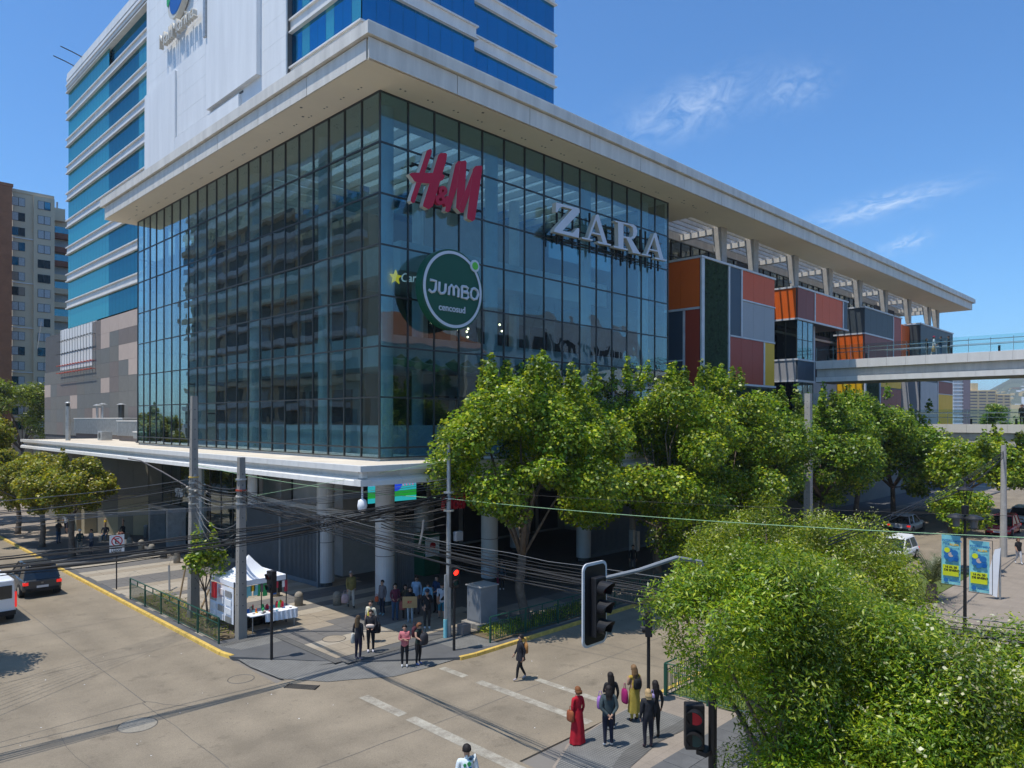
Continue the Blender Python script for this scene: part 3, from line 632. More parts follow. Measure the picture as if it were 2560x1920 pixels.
ZARA=[[[(11.44,21.33),(13.5,21.41),(13.53,21.19),(12.0,19.83),(12.9,19.87),(13.32,20.24),(13.5,20.25),(13.46,19.68),(11.27,19.63),(11.31,19.82),(12.85,21.23),(12.0,21.21),(11.7,21.06),(11.54,20.78),(11.4,20.77)]],
[[(15.08,21.36),(15.29,21.42),(14.46,19.81),(14.29,19.81)],[(15.19,21.41),(15.33,21.41),(16.19,19.83),(15.76,19.8),(15.08,21.1)],[(14.56,20.26),(15.51,20.3),(15.54,20.2),(14.53,20.17)],[(13.75,19.79),(14.75,19.82),(14.74,19.73),(13.75,19.69)],[(15.24,19.8),(16.56,19.85),(16.56,19.75),(15.24,19.69)]],
[[(17.3,21.38),(17.87,21.4),(17.88,19.78),(17.34,19.78)],[(17.0,21.4),(18.81,21.52),(18.77,21.41),(17.04,21.31)],[(18.57,21.5),(18.96,21.53),(19.24,21.44),(19.35,21.2),(19.3,20.91),(19.05,20.67),(18.73,20.58),(18.57,20.6),(18.85,20.78),(18.93,21.07),(18.85,21.34),(18.57,21.38)],[(17.8,20.59),(18.81,20.66),(18.77,20.55),(17.8,20.48)],[(18.18,20.51),(18.73,20.55),(19.61,19.82),(19.53,19.75),(18.89,19.73)],[(16.83,19.82),(18.32,19.86),(18.3,19.76),(16.83,19.71)],[(18.81,19.78),(19.69,19.86),(19.68,19.75),(18.81,19.7)]],
[[(21.31,21.42),(21.52,21.49),(20.56,19.86),(20.35,19.85)],[(21.4,21.46),(21.57,21.45),(22.44,19.83),(21.96,19.82),(21.31,21.16)],[(20.72,20.29),(21.74,20.34),(21.79,20.25),(20.68,20.2)],[(19.88,19.83),(20.93,19.88),(20.92,19.79),(19.88,19.74)],[(21.4,19.83),(22.8,19.89),(22.78,19.79),(21.4,19.72)]]]
t = empty('white_letter_sign', (17,-.7,19.7), 'wide white serif ZARA letters along the right part of the glass wall', 'sign')
for i, g in enumerate(ZARA):
    for j, p in enumerate(g): letters(t, [p], -.79-.003*j, .3, 'sign_white', 'sign_edge', 'stroke')
b = MB()
for z in (21.0,20.2,19.5): b.box(11.5,22.7,-.44,-.38,z-.03,z+.03)
for x in (11.9,12.4,13.3,14.9,15.6,17.6,18.3,19.2,20.2,20.8,21.5,22.3): b.box(x-.04,x+.04,-.48,-.38,19.1,21.5); b.box(x-.03,x+.03,-.48,-.06,20.17,20.23)
b.build('bracket', 'black', t)
t = empty('round_green_sign', (3.55,-.9,15.34), 'big round green JUMBO disc sign with white ring on the glass wall', 'sign')
b = MB().cyl((3.55,-1.05,15.33),(3.55,-.6,15.33),1.95,n=64); b.build('disc', 'jumbo_green', t)
def ringm(cx, cz, r0, r1, y, n=64, a0=0, a1=2*PI):
    q = MB(); vs = []
    for i in range(n+1):
        a = a0+(a1-a0)*i/n; vs += [(cx+r0*math.cos(a), y, cz+r0*math.sin(a)), (cx+r1*math.cos(a), y, cz+r1*math.sin(a))]
    vs2 = [(x, y-.03, z) for x, y, z in vs]
    q.add(vs2+vs, [(2*i, 2*i+2, 2*i+3, 2*i+1) for i in range(n)]+[(2*i+1, 2*i+3, len(vs)+2*i+3, len(vs)+2*i+1) for i in range(n)]); return q
ringm(3.55,15.33,1.72,1.86,-1.055).build('ring', 'sign_white', t)
MB().cyl((4.93,-1.12,16.68),(4.93,-1.06,16.68),.30,n=28).build('dot_ring', 'sign_white', t)
MB().cyl((4.93,-1.14,16.68),(4.93,-1.121,16.68),.19,n=28).build('dot', 'lime', t)
JB=[[(2.1,15.6),(2.45,15.59),(2.42,15.19),(2.34,15.08),(2.19,15.03),(2.01,15.13)],[(2.66,15.58),(2.63,15.15),(2.74,15.04),(2.93,15.08),(3.02,15.18),(3.05,15.54)],[(3.24,15.03),(3.28,15.4),(3.42,15.53),(3.55,15.4),(3.56,15.04)],[(3.56,15.04),(3.55,15.39),(3.71,15.52),(3.87,15.39),(3.85,14.99)],[(4.09,15.56),(4.08,15.0),(4.4,14.99),(4.52,15.09),(4.5,15.27),(4.15,15.3)],[(4.15,15.3),(4.44,15.35),(4.48,15.51),(4.36,15.57),(4.09,15.56)],[(4.91,15.57),(5.12,15.48),(5.17,15.29),(5.06,15.06),(4.87,15.01),(4.71,15.09),(4.67,15.3),(4.75,15.5),(4.91,15.57)]]
for p in JB: MB().tube([(x,-1.08,z) for x,z in p], .068, 8).build('letter', 'sign_white', t)
text('small_lettering', 'cencosud', .46, .015, TM((2.62,-1.075,14.25),(1,0,0),(0,0,1)), 'sign_white', t, bold=.006, sx=.98)
# -------- lower canopy
prof = [(-3.05,7.12),(-3.05,6.88),(-2.86,6.86),(-2.72,6.64),(-2.86,6.60),(-3.03,6.50),(-3.05,6.30),(-2.55,6.30),(-2.55,7.10)]
def cpL(l):
    q = MB(); n = len(prof); q.add([(x,0,z) for x,z in prof]+[(x,l,z) for x,z in prof], [tuple(range(n)), tuple(range(2*n-1,n-1,-1))]+[(i,n+i,n+(i+1)%n,(i+1)%n) for i in range(n)]); return q
o0 = P(cpL(1.46), 'canopy_panel', 'white_panel', world=False); k = 0; yv = -2.55
while yv < 54:
    o = o0 if k == 0 else inst(o0, 'canopy_panel', mall); o.location = (0, yv, 0); yv += WL; k += 1
q = cpL(1.6); q.v = [(y_, x_, z_) for x_, y_, z_ in q.v]; q.f = [f[::-1] for f in q.f]
o1 = P(q, 'canopy_panel', 'white_panel', world=False); k = 0; xv = -2.55
while xv < 60:
    o = o1 if k == 0 else inst(o1, 'canopy_panel', mall); o.location = (xv, 0, 0); xv += 1.612; k += 1
q = MB(); q.prism([(-3.05,-3.05),(-2.55,-3.05),(-2.55,-2.55),(-3.05,-2.55)], 6.88, 7.12); q.prism([(-2.8,-2.8),(-2.55,-2.8),(-2.55,-2.55),(-2.8,-2.55)], 6.6, 6.88); q.prism([(-3.04,-3.04),(-2.55,-3.04),(-2.55,-2.55),(-3.04,-2.55)], 6.30, 6.56)
P(q, 'canopy_corner', 'white_panel')
P(MB().box(-2.55,-.06,-2.55,54,6.31,7.08).box(-.06,60,-2.55,-.06,6.31,7.08).box(-.06,7.9,32.05,54,6.31,7.08), 'canopy_slab', 'canopy_top')
P(MB().box(-2.54,.05,-2.54,54,6.24,6.30).box(.05,60,-2.54,.05,6.24,6.30), 'canopy_ceiling', 'white_panel')
# ground floor columns
for x, yv in [(1.35,1.45),(1.4,7.0),(1.4,15.2),(8.5,1.55),(16.9,1.6),(25,1.6),(33.5,1.6),(8.7,7.9),(16.5,7.2),(1.4,23.5)]:
    o = P(MB().cyl((x,yv,.22),(x,yv,6.29),.47,n=24).cyl((x,yv,0),(x,yv,.22),.38,n=20,mi=1), 'ground_column', ['column_clad','dark_joint'])
    P(MB().cyl((x,yv,2.38),(x,yv,2.41),.474,n=24).cyl((x,yv,4.5),(x,yv,4.53),.474,n=24), 'column_joint', 'dark_joint')
P(MB().box(1.15,1.75,.95,.99,0,4.2).box(.95,1.0,1.3,1.9,0,4.2) if False else MB().box(1.9,2.1,1.5,1.75,0,3.95), 'gate_post', 'steel_blue')
# ground floor rooms
P(MB().box(3.3,5.6,8.3,14,0,6.29).box(2.6,3.29,14.2,31,0,6.29).box(12,29,11.5,13,0,6.29).box(26.5,29,3,11.4,0,6.29).box(5.7,12,12.4,13,0,6.29), 'ground_floor_wall', 'interior_wall')
P(MB().box(.7,1.3,1.5,14.5,3.95,4.28).box(1.6,26,1.2,1.8,4.4,4.7) if False else MB().box(1.2,1.5,1.9,14.5,3.95,4.28), 'portico_beam', 'concrete_pale')
b = MB()
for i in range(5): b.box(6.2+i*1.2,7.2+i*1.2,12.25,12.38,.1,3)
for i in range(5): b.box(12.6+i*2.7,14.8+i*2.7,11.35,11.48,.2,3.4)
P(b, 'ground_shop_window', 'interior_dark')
# facade glazing along the left arcade
b = MB(); 
for i in range(10): b.box(1.24,1.32,14.6+i*1.75-.04,14.6+i*1.75+.04,0,6.28)
for z in (2.0,4.1): b.box(1.24,1.32,14.6,30.4,z-.04,z+.04)
P(b, 'arcade_mullion', 'mullion')
for i in range(9):
    for z0, z1 in ((.05,1.96),(2.04,4.06),(4.14,6.25)): P(MB().box(1.27,1.29,14.66+i*1.75,16.28+i*1.75,z0,z1), 'arcade_pane', 'shop_glass')
# slatted sliding gate
t = empty('slatted_gate', (.9,6.9,0), 'tall grey vertical slat gate closing the arcade beside the left pillar', 'gate')
b = MB(); n_ = 58
for i in range(n_):
    u = i/(n_-1); x = .94-.36*u; yv = 6.95+7.6*u; b.box(x-.045, x+.045, yv-.018, yv+.018, .26, 3.72)
tag(b.build('slat', 'steel_blue', t), kind='stuff')
MB().add([(.88,6.9,.02),(1.0,6.9,.02),(.64,14.6,.02),(.52,14.6,.02),(.88,6.9,.26),(1.0,6.9,.26),(.64,14.6,.26),(.52,14.6,.26)], [(0,3,2,1),(4,5,6,7),(0,1,5,4),(1,2,6,5),(2,3,7,6),(3,0,4,7)]).build('bottom_rail', 'steel_blue', t)
MB().add([(.88,6.9,3.72),(1.0,6.9,3.72),(.64,14.6,3.72),(.52,14.6,3.72),(.88,6.9,3.86),(1.0,6.9,3.86),(.64,14.6,3.86),(.52,14.6,3.86)], [(0,3,2,1),(4,5,6,7),(0,1,5,4),(1,2,6,5),(2,3,7,6),(3,0,4,7)]).build('top_rail', 'steel_blue', t)
MB().box(.84,1.04,6.83,6.95,0,3.9).build('gate_stile', 'steel_blue', t); MB().box(.66,.84,10.6,10.8,0,3.9).build('gate_stile', 'steel_blue', t)
t = empty('slatted_gate', (18,1.9,0), 'dark vertical slat gate between the right pillars behind the first plane tree', 'gate')
b = MB()
for i in range(60): b.box(17.6+i*.14,17.66+i*.14,1.75,1.84,.2,4.0)
for i in range(60): b.box(26+i*.14,26.06+i*.14,1.75,1.84,.2,4.0)
tag(b.build('slat', 'steel_blue', t), kind='stuff'); MB().box(17.5,34.4,1.72,1.88,0,.2).box(17.5,34.4,1.72,1.88,4,4.15).build('rail', 'steel_blue', t)
t = empty('slatted_gate', (1.7,1.9,0), 'folded vertical slat gate stacked beside the corner pillar', 'gate')
b = MB(); 
for i in range(12): b.box(1.95+i*.11,1.99+i*.11,1.75-.02*i,1.9-.02*i,.1,3.9)
tag(b.build('slat', 'steel_blue', t), kind='stuff')
# LED screen
t = empty('video_screen', (5.2,6,4.3), 'lit video screen with blue ball over green field above the mall entrance', 'screen')
MB().box(3.2,7.6,6.02,6.3,4.1,6.28).build('screen_housing', 'black', t)
MB().box(3.45,6.8,5.99,6.015,4.35,4.62).build('picture_band', 'screen_teal', t); MB().box(3.45,6.8,5.99,6.015,4.62,4.95).build('picture_band', 'screen_green', t)
MB().box(3.45,6.8,5.99,6.015,4.95,5.3).build('picture_band', 'screen_teal', t); MB().box(3.45,6.8,5.99,6.015,5.3,6.1).build('picture_band', 'screen_sky', t)
b = MB()
for i in range(6): b.add([(5.4+i*.22,5.985,5.2),(5.5+i*.22,5.985,5.2),(4.9+i*.32,5.985,6.05),(4.8+i*.32,5.985,6.05)], [(0,1,2,3)])
b.build('picture_streak', 'screen_pink', t); MB().cyl((5.35,5.98,5.35),(5.35,5.988,5.35),.42,n=24).build('picture_ball', 'screen_ball', t)
t = empty('kiosk', (7.2,5.2,0), 'green and white promotional kiosk standing in the shade behind the pillars', 'kiosk'); MB().box(6.6,7.8,5.0,6.2,0,2.4).build('kiosk_body','jumbo_green',t,bevel=.04); MB().box(6.7,7.7,4.96,4.995,1.1,2.2).build('poster','white',t); MB().cyl((7.2,4.94,1.7),(7.2,4.955,1.7),.22,n=16).build('poster_emblem','sign_red',t)
# small red sign under canopy
t = empty('small_letter_sign', (5,1,4.4), 'small red H&M letters under the canopy behind the concrete pole', 'sign')
text('lettering', 'H&M', 1.3, .06, TM((4.5,1.0,4.35),(1,0,0),(.15,0,1)), 'hm_red', t, bold=.03, sx=.8)
# house number
t = empty('house_number', (1.1,26.5,3.2), 'white metal number 976 above the glass entrance door', 'sign')
text('numerals', '976', .95, .04, TM((1.1,27.35,3.35),(0,-1,0),(0,0,1)), 'white', t)
t = empty('entrance_portal', (1.0,27.4,0), 'pale framed glass entrance portal under the number 976', 'doorway')
MB().box(-.1,1.15,25.5,25.8,0,2.7).box(-.1,1.15,29.0,29.3,0,2.7).box(-.1,1.15,25.8,29.0,2.5,2.7).build('portal_frame', 'galv', t)
MB().box(.95,1.0,25.9,27.3,0,2.45).build('door_leaf', 'shop_glass', t); MB().box(.95,1.0,27.5,28.9,0,2.45).build('door_leaf', 'shop_glass', t); MB().box(.85,.9,27.35,27.4,.7,1.8).build('door_handle', 'galv', t)
MB().box(-.06,.0,29.3,29.34,0,2.45).build('side_glass','shop_glass',t)
# ---- tiled wall left of the entrance
tw = P(MB().prism([(1.25,30.5),(1.6,30.5),(1.6,34.9),(-1.65,34.9)][::-1] if False else [(.75,31.75),(1.6,31.2),(1.6,36),(-1.62,36),(-1.62,34.62)], 0, 6.29).box(-1.62,1.6,36,54,0,6.29), 'street_wall', 'tile_olive')
dv = Vector((.75+1.62,31.75-34.62,0)); Lw = dv.length; ang = math.atan2(dv.y, dv.x)
tl = {}
for i in range(3):
    for k in range(4):
        m = {(0,0):'tile_sand',(1,1):'tile_sand' ,(2,1):'tile_sand',(1,3):'tile_olive',(0,2):'tile_olive',(2,0):'tile_sand'}.get((i,k), 'tile_olive')
        key = m
        if key not in tl: tl[key] = boxmesh('wall_tile', Lw/3-.02, .03, 1.54, m)
        put('wall_tile', tl[key], mall, (-1.62+dv.x*(i+.5)/3-.02, 34.62+dv.y*(i+.5)/3-.02, .8+k*1.56), (0,0,ang))
for k, (ya, yb, m) in enumerate(((36.2,37.0,'tile_sand'),(38.4,39.2,'tile_sand'),(41,41.9,'tile_sand'),(44,44.8,'tile_sand'))):
    P(MB().box(-2.5,-1.63,ya,yb,0,3.3), 'pier', m)
P(MB().box(-1.66,-1.64,34.9,54,3.3,6.28), 'upper_wall', 'tile_grey')
# ---- coloured blocks
def panel(x0, x1, z0, z1, m, y=-.06, t_=.07):
    if m == 'green_wall':
        q = MB().box(x0,x1,y+.03,y+t_,z0,z1)
        for i in range(260):
            cx, cz = random.uniform(x0+.1,x1-.1), random.uniform(z0+.1,z1-.1); s = random.uniform(.08,.2); d_ = random.uniform(.02,.12)
            q.add([(cx-s,y+.03,cz),(cx,y+.03-d_,cz+s),(cx+s,y+.02,cz),(cx,y-.02,cz-s)], [(0,1,2,3)])
        return P(q, 'living_wall', m)
    n = max(1, round((x1-x0)/1.9)); w = (x1-x0)/n
    for i in range(n): P(MB().box(x0+i*w+.008, x0+(i+1)*w-.008, y, y+t_, z0, z1), 'cladding_panel', m)
def spanel(x, y0, y1, z0, z1, m):
    n = max(1, round((y1-y0)/1.6)); w = (y1-y0)/n
    for i in range(n): P(MB().box(x-.06, x+.01, y0+i*w+.008, y0+(i+1)*w-.008, z0, z1), 'cladding_panel', m)
blocks = [(28.7,40.95,7.0,21.15,3.4),(45.6,57.75,18.35,21.15,3.4),(45.6,49.35,12.7,14.55,3.4),(62.7,75.1,7.0,21.25,2.9),(82.7,98.0,5.0,21.35,2.6)]
for x0,x1,z0,z1,dp in blocks: P(MB().box(x0,x1,.012,dp,z0,z1), 'block_core', 'p_char')
def frame(x0, x1, z, dp=3.2, w=.16):      # ledge on front and side
    P(MB().box(x0-.12,x1+.1,-.14,.011,z-w/2,z+w/2).box(x0-.12,x0-.001,.011,dp,z-w/2,z+w/2), 'ledge', 'frame_white')
def post(x, z0, z1, w=.2): P(MB().box(x-w/2,x+w/2,-.12,.011,z0,z1), 'frame_post', 'frame_white')
def spost(x, y, z0, z1, w=.2): P(MB().box(x-.12,x-.001,y-w/2,y+w/2,z0,z1), 'frame_post', 'frame_white')
frame(28.7,40.9,21.2); frame(28.7,33,11.5); frame(33,40.9,11.9)
post(28.82,6.5,21.1,.4); post(32.82,11.6,21.1); post(34.88,15.7,21.1); post(38.87,12,15.6); P(MB().box(33,40.9,-.12,.011,15.62,15.74).box(35,40.9,-.12,.011,18.66,18.78), 'frame_bar', 'frame_white')
panel(29.05,32.7,11.6,21.1,'green_wall'); panel(32.94,34.78,15.76,21.1,'p_blue'); panel(35,40.85,18.8,21.1,'p_coral'); panel(35,40.85,15.76,18.64,'p_grey'); panel(32.94,38.75,12,15.6,'p_red'); panel(38.99,40.85,12,15.6,'p_yellow'); panel(33.1,40.7,7.2,11.7,'green_wall')
spanel(28.7,.1,3.3,17.5,21.1,'p_orange'); spanel(28.7,.1,1.3,8,17.3,'p_red'); spanel(28.7,1.5,3.3,13.6,17.3,'p_blue'); spanel(28.7,1.5,3.3,8,12.6,'p_yellow')
P(MB().box(28.63,28.69,1.5,3.3,12.7,13.5), 'louvre', 'p_char'); P(MB().box(28.58,28.699,.1,3.3,17.32,17.48).box(28.58,28.699,1.32,1.48,8,17.3).box(28.58,28.699,1.5,3.3,13.5,13.6).box(28.58,28.699,1.5,3.3,12.62,12.7), 'frame_bar', 'frame_white')
frame(45.6,57.75,21.2); frame(45.6,57.75,18.3); post(49.43,18.4,21.1); post(56.48,18.4,21.1)
panel(45.62,49.32,18.4,21.1,'p_maroon'); panel(49.55,56.38,18.4,21.1,'p_coral'); panel(56.6,57.7,18.4,21.1,'p_blue'); spanel(45.6,.1,3.3,18.4,21.1,'p_orange'); spost(45.6,2.4,18.4,21.1)
frame(45.6,49.3,14.6); frame(45.6,49.3,12.65); panel(45.62,49.25,12.75,14.5,'p_blue'); spanel(45.6,.1,3.3,12.75,14.5,'p_grey'); post(49.3,12.6,14.6,.12)
frame(62.7,72.1,21.3); frame(72.1,75.1,21.3,.01); frame(62.7,72,18.45); post(72.08,14.8,21.2,.18)
panel(62.72,71.95,18.55,21.2,'p_char'); panel(72.2,75.05,14.7,21.2,'p_red'); panel(62.72,71.95,14.7,18.38,'p_maroon'); spanel(62.7,.1,2.8,18.55,21.2,'p_char'); spanel(62.7,.1,2.8,14.7,18.38,'p_orange'); spanel(62.7,.1,2.8,7.2,13.3,'p_yellow')
panel(63.4,67.3,7.5,13.3,'green_wall'); panel(67.9,75.05,12.85,14.4,'p_yellow'); panel(67.9,75.05,7.2,12.7,'p_maroon'); post(62.9,7,13.4,.35); post(67.6,7,13.4,.15)
frame(82.7,98,21.45); panel(82.72,97.95,17.7,21.35,'p_char'); panel(82.72,97.95,14.6,17.66,'p_char'); spanel(82.7,.1,2.5,14.6,21.3,'p_char'); spanel(82.7,1.5,2.5,14.6,21.3,'p_orange') if False else None
frame(82.7,98,14.5); panel(82.8,90.3,5.2,14.1,'p_grey'); panel(90.7,97.95,12.75,14.35,'p_maroon'); panel(90.7,97.95,6,12.65,'p_yellow'); post(90.5,5,14.4,.15); spanel(82.7,.1,2.5,5.2,14.3,'p_grey')
P(MB().box(90.6,98,-.12,.011,12.66,12.74), 'frame_bar', 'frame_white')
P(MB().box(79.5,82.69,1.2,1.5,14.7,21.1), 'return_wall', 'p_orange')
P(MB().box(30,98,1.0,1.5,0,7.3).box(82.8,97.9,.3,.9,0,5.2), 'ground_wall', 'tile_grey')
# glazing between blocks
b = MB(); q = MB()
for x0,x1,z0,z1,yf in ((45.7,49.3,14.7,18.2,.05),(45.7,49.3,7.2,12.55,.05)):
    q.box(x0,x1,yf,yf+.02,z0,z1); q.box(x0,x0+.02,yf,3.2,z0,z1)
    for x in np.arange(x0,x1+.1,1.2): b.box(x-.03,x+.03,yf-.03,yf+.05,z0,z1)
    for yv in (1.1,2.2): b.box(x0-.04,x0+.03,yv-.03,yv+.03,z0,z1)
    b.box(x0,x1,yf-.03,yf+.04,(z0+z1)/2-.03,(z0+z1)/2+.03)
P(q, 'bay_glass', 'shop_glass'); P(b, 'bay_mullion', 'mullion')
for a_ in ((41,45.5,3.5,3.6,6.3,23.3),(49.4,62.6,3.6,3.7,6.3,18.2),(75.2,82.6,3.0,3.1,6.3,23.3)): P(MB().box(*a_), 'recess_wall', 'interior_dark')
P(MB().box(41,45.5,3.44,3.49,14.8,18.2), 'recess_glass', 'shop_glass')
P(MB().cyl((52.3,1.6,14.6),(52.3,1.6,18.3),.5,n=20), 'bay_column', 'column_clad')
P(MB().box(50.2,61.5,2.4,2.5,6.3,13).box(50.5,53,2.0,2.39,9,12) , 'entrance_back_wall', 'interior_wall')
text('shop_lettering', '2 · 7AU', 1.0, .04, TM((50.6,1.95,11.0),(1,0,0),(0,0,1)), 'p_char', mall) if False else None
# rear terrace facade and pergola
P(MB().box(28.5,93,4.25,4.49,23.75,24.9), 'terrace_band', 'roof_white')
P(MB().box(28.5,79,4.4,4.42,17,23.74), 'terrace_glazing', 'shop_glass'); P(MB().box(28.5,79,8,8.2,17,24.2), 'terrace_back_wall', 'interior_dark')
b = MB()
for i in range(34): b.box(28.6+i*1.5-.03,28.6+i*1.5+.03,4.33,4.47,17,23.74)
b.box(28.5,79,4.33,4.47,22.4,22.46)
P(b, 'terrace_mullion', 'mullion')
P(MB().box(28.5,98,3.42,8,17.6,17.8), 'terrace_floor', 'canopy_top')
CX = [32.85,38.3,46.35,54.5,62.85,71.2,80.0,88.5,92.4]
for x in CX:
    P(MB().add([(x-.36,.35,21.25),(x+.36,.35,21.25),(x+.36,.8,21.25),(x-.36,.8,21.25),(x-.42,.4,ZS-.003),(x+.42,.35,ZS-.003),(x+.3,1.3,ZS-.003),(x-.3,1.3,ZS-.003)],[(0,3,2,1),(4,5,6,7),(0,1,5,4),(1,2,6,5),(2,3,7,6),(3,0,4,7)]), 'terrace_column', 'concrete_pale')
    P(MB().box(x-.22,x+.22,.75,4.24,23.80,24.22), 'pergola_beam', 'roof_white')
bays = [28.5]+CX[:8]+[93]
for i in range(len(bays)-1):
    for k in range(5): P(MB().box(bays[i]+.02,bays[i+1]-.02,1.15+k*.68,1.27+k*.68,24.24,24.68), 'pergola_slat', 'roof_white')
# solid back of the mall, hides the sky
P(MB().box(8.2,98,13.6,60,0,23).box(30,98,9.3,13.4,0,17), 'rear_building', 'tile_grey')
# birds
t = tag(MB().lathe((44.9,.3,21.5),[(.02,-.12),(.09,-.06),(.11,.03),(.05,.12),(.055,.18),(.01,.24)],n=8).build('seagull', 'white', smooth=True), 'white seagull perched on the ledge of the orange cladding block', 'seagull')

# ================================================================= OFFICE TOWER
tower = empty('office_tower', (0,0,0), 'tall blue glass office tower with white floor bands rising behind the mall roof', 'tower')
def T(mb, name, mats, **k): return mb.build(name, mats, tower, **k)
fz = [35.75+3.63*k for k in range(-4, 6)]      # glass sill levels
TOPG = 55.5
T(MB().box(8.3,18.3,13.9,27,20,52).box(8.3,27,27,83.2,0,55).box(18.3,28.4,14.9,27,20,52) , 'core', 'tower_dark')
# left face X=8: glazing strips per storey
pm = {}
def tpane(w, m, axis):
    key = (round(w,2), m, axis)
    if key not in pm: pm[key] = pane_mesh('window_pane', w-.03, 2.58, m, axis)
    return pm[key]
for k, z in enumerate(fz):
    if z > 53: continue
    zc = z+1.3
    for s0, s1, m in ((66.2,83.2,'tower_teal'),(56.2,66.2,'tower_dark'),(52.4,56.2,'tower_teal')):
        if z > 47 and s1 < 70: continue
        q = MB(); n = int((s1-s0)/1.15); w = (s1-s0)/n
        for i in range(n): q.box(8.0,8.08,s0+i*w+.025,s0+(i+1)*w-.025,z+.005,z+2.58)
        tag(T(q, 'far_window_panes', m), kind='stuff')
    if z > 34 and z < 50:
        for i in range(9): put('window_pane', tpane(1.11,'tower_blue' if i%3 else 'tower_teal','y'), tower, (8.0, 13.6+.555+i*1.11, zc), (0,0,jit(.004)))
        if z < 46:
            for i in range(9): put('window_pane', tpane(1.133,'tower_blue','x'), tower, (8.04+.566+i*1.133, 13.55, zc), (0,0,jit(.004)))
        for i in range(9): put('window_pane', tpane(1.155,'tower_blue','x'), tower, (18.25+.577+i*1.155, 14.55, zc), (0,0,jit(.004)))
# floor bands with lips
for z in fz[:-1]+[fz[-1]]:
    zt = z-.0; zb_ = z-1.04
    if zt > 54: continue
    b = MB(); b2_ = MB()
    if z > 21.5:
        b.box(7.86,8.3,52.4,83.3,zb_,zt); b.box(7.70,8.3,52.4,83.45,zt-.12,zt+.01); b.box(7.70,8.3,52.4,83.45,zb_-.01,zb_+.12)
    if z > 34:
        b2_.box(7.86,8.3,13.4,23.55,zb_,zt); b2_.box(7.70,8.3,13.25,23.55,zt-.12,zt+.01); b2_.box(7.70,8.3,13.25,23.55,zb_-.01,zb_+.12)
        b2_.box(8.3,18.3,13.4,13.9,zb_,zt); b2_.box(8.3,18.45,13.25,13.9,zt-.12,zt+.01); b2_.box(8.3,18.45,13.25,13.9,zb_-.01,zb_+.12)
        T(MB().box(18.3,28.6,14.4,14.9,zb_,zt).box(18.46,28.8,14.25,14.9,zt-.12,zt+.01).box(18.46,28.8,14.25,14.9,zb_-.01,zb_+.12), 'floor_band', 'white_panel')
        T(b2_, 'floor_band', 'white_panel')
    if b.v: T(b, 'floor_band', 'white_panel')
for i in range(5): T(MB().box(7.86-.05*(i%2),8.3,52.4,83.4+.05*(i%2),52.9+i*.53,53.38+i*.53), 'parapet_band', 'white_panel')
T(MB().box(8.2,20,52,83.2,55.3,55.5), 'tower_roof', 'roof_white')
# white volume
wv = T(MB().box(7.62,9,22.9,52.35,ZS+.9,62), 'white_wall_core', 'dark_joint')
y0_ = 22.9
for r in range(16):
    z0_ = ZS+1.0+r*1.85
    for c_ in range(6):
        yy0 = 22.9+c_*4.91; yy1 = yy0+4.895
        if z0_ > 56: continue
        T(MB().box(7.5,7.62,yy0,yy1,z0_,z0_+1.835), 'wall_panel', 'white_render')
T(MB().box(7.1,7.5,26.9,36.5,36.4,60), 'raised_wall_slab', 'white_render'); T(MB().box(6.9,7.099,36.3,36.7,42.8,60), 'vertical_fin', 'galv')
T(MB().box(7.3,7.5,44.2,52.35,25,42.6), 'raised_wall_slab', 'white_render'); T(MB().box(7.25,7.5,30.4,44.0,ZS+1,36.0), 'raised_wall_slab', 'white_render')
T(MB().box(7.2,7.49,36.6,36.66,36.5,60).box(7.45,7.49,30,44,36.05,36.2), 'wall_groove', 'dark_joint')
# tiled lower wall
tcols = ['tile_grey']*5+['tile_brown']*4+['tile_slateblue']*3
T(MB().box(8.12,8.6,56,95.4,0,21).box(8.6,30,56,95.4,0,15), 'lower_wall_core', 'dark_joint')
tmz = {}
pink = {(2,7),(3,7),(0,7),(1,7),(3,6),(1,5),(0,5),(3,3),(0,4),(7,2),(4,1),(11,3)}
for r in range(8):
    z0_ = 6.9+r*1.775
    for c_ in range(12):
        ya = 56.15+c_*3.27; yb = ya+3.25
        if r >= 5 and ya > 70: continue
        m = 'tile_pink' if (c_, r) in pink else random.choice(tcols)
        key = (m,)
        if key not in tmz: tmz[key] = boxmesh('facade_tile', .1, 3.25, 1.76, m)
        put('facade_tile', tmz[key], tower, (8.06, (ya+yb)/2, z0_+.88))
T(MB().box(8.02,8.12,70.95,87,15.1,21.3), 'render_patch', 'white_render')
for k, z in enumerate((19.6,17.9,16.3,15.3)):
    q = MB()
    for i in range(13): q.add([(7.3,71+i*1.25,z),(8.0,71+i*1.25+.5,z),(8.0,71+i*1.25+.56,z+.05),(7.3,71+i*1.25+.06,z+.05)],[(0,1,2,3)]); q.tube([(8.0,71.3+i*1.25,z),(7.4,71.3+i*1.25,z+.05)], .035, 4)
    q.tube([(7.5,71,z),(7.5,87,z)], .04, 4); T(q, 'scaffold_rail', 'p_red' if k > 1 else 'mullion')
b = MB()
for i in range(13): b.box(7.98,8.02,71.3+i*1.25,71.34+i*1.25,15.1,21.2)
T(b, 'scaffold_joint', 'galv')
for yv, zz in ((76.6,56),(80,55.8)): T(MB().tube([(8,yv,55.4),(7,yv+.5,55.9),(5.6,yv+.6,56.2)], .07, 5), 'window_cleaning_arm', 'mullion')
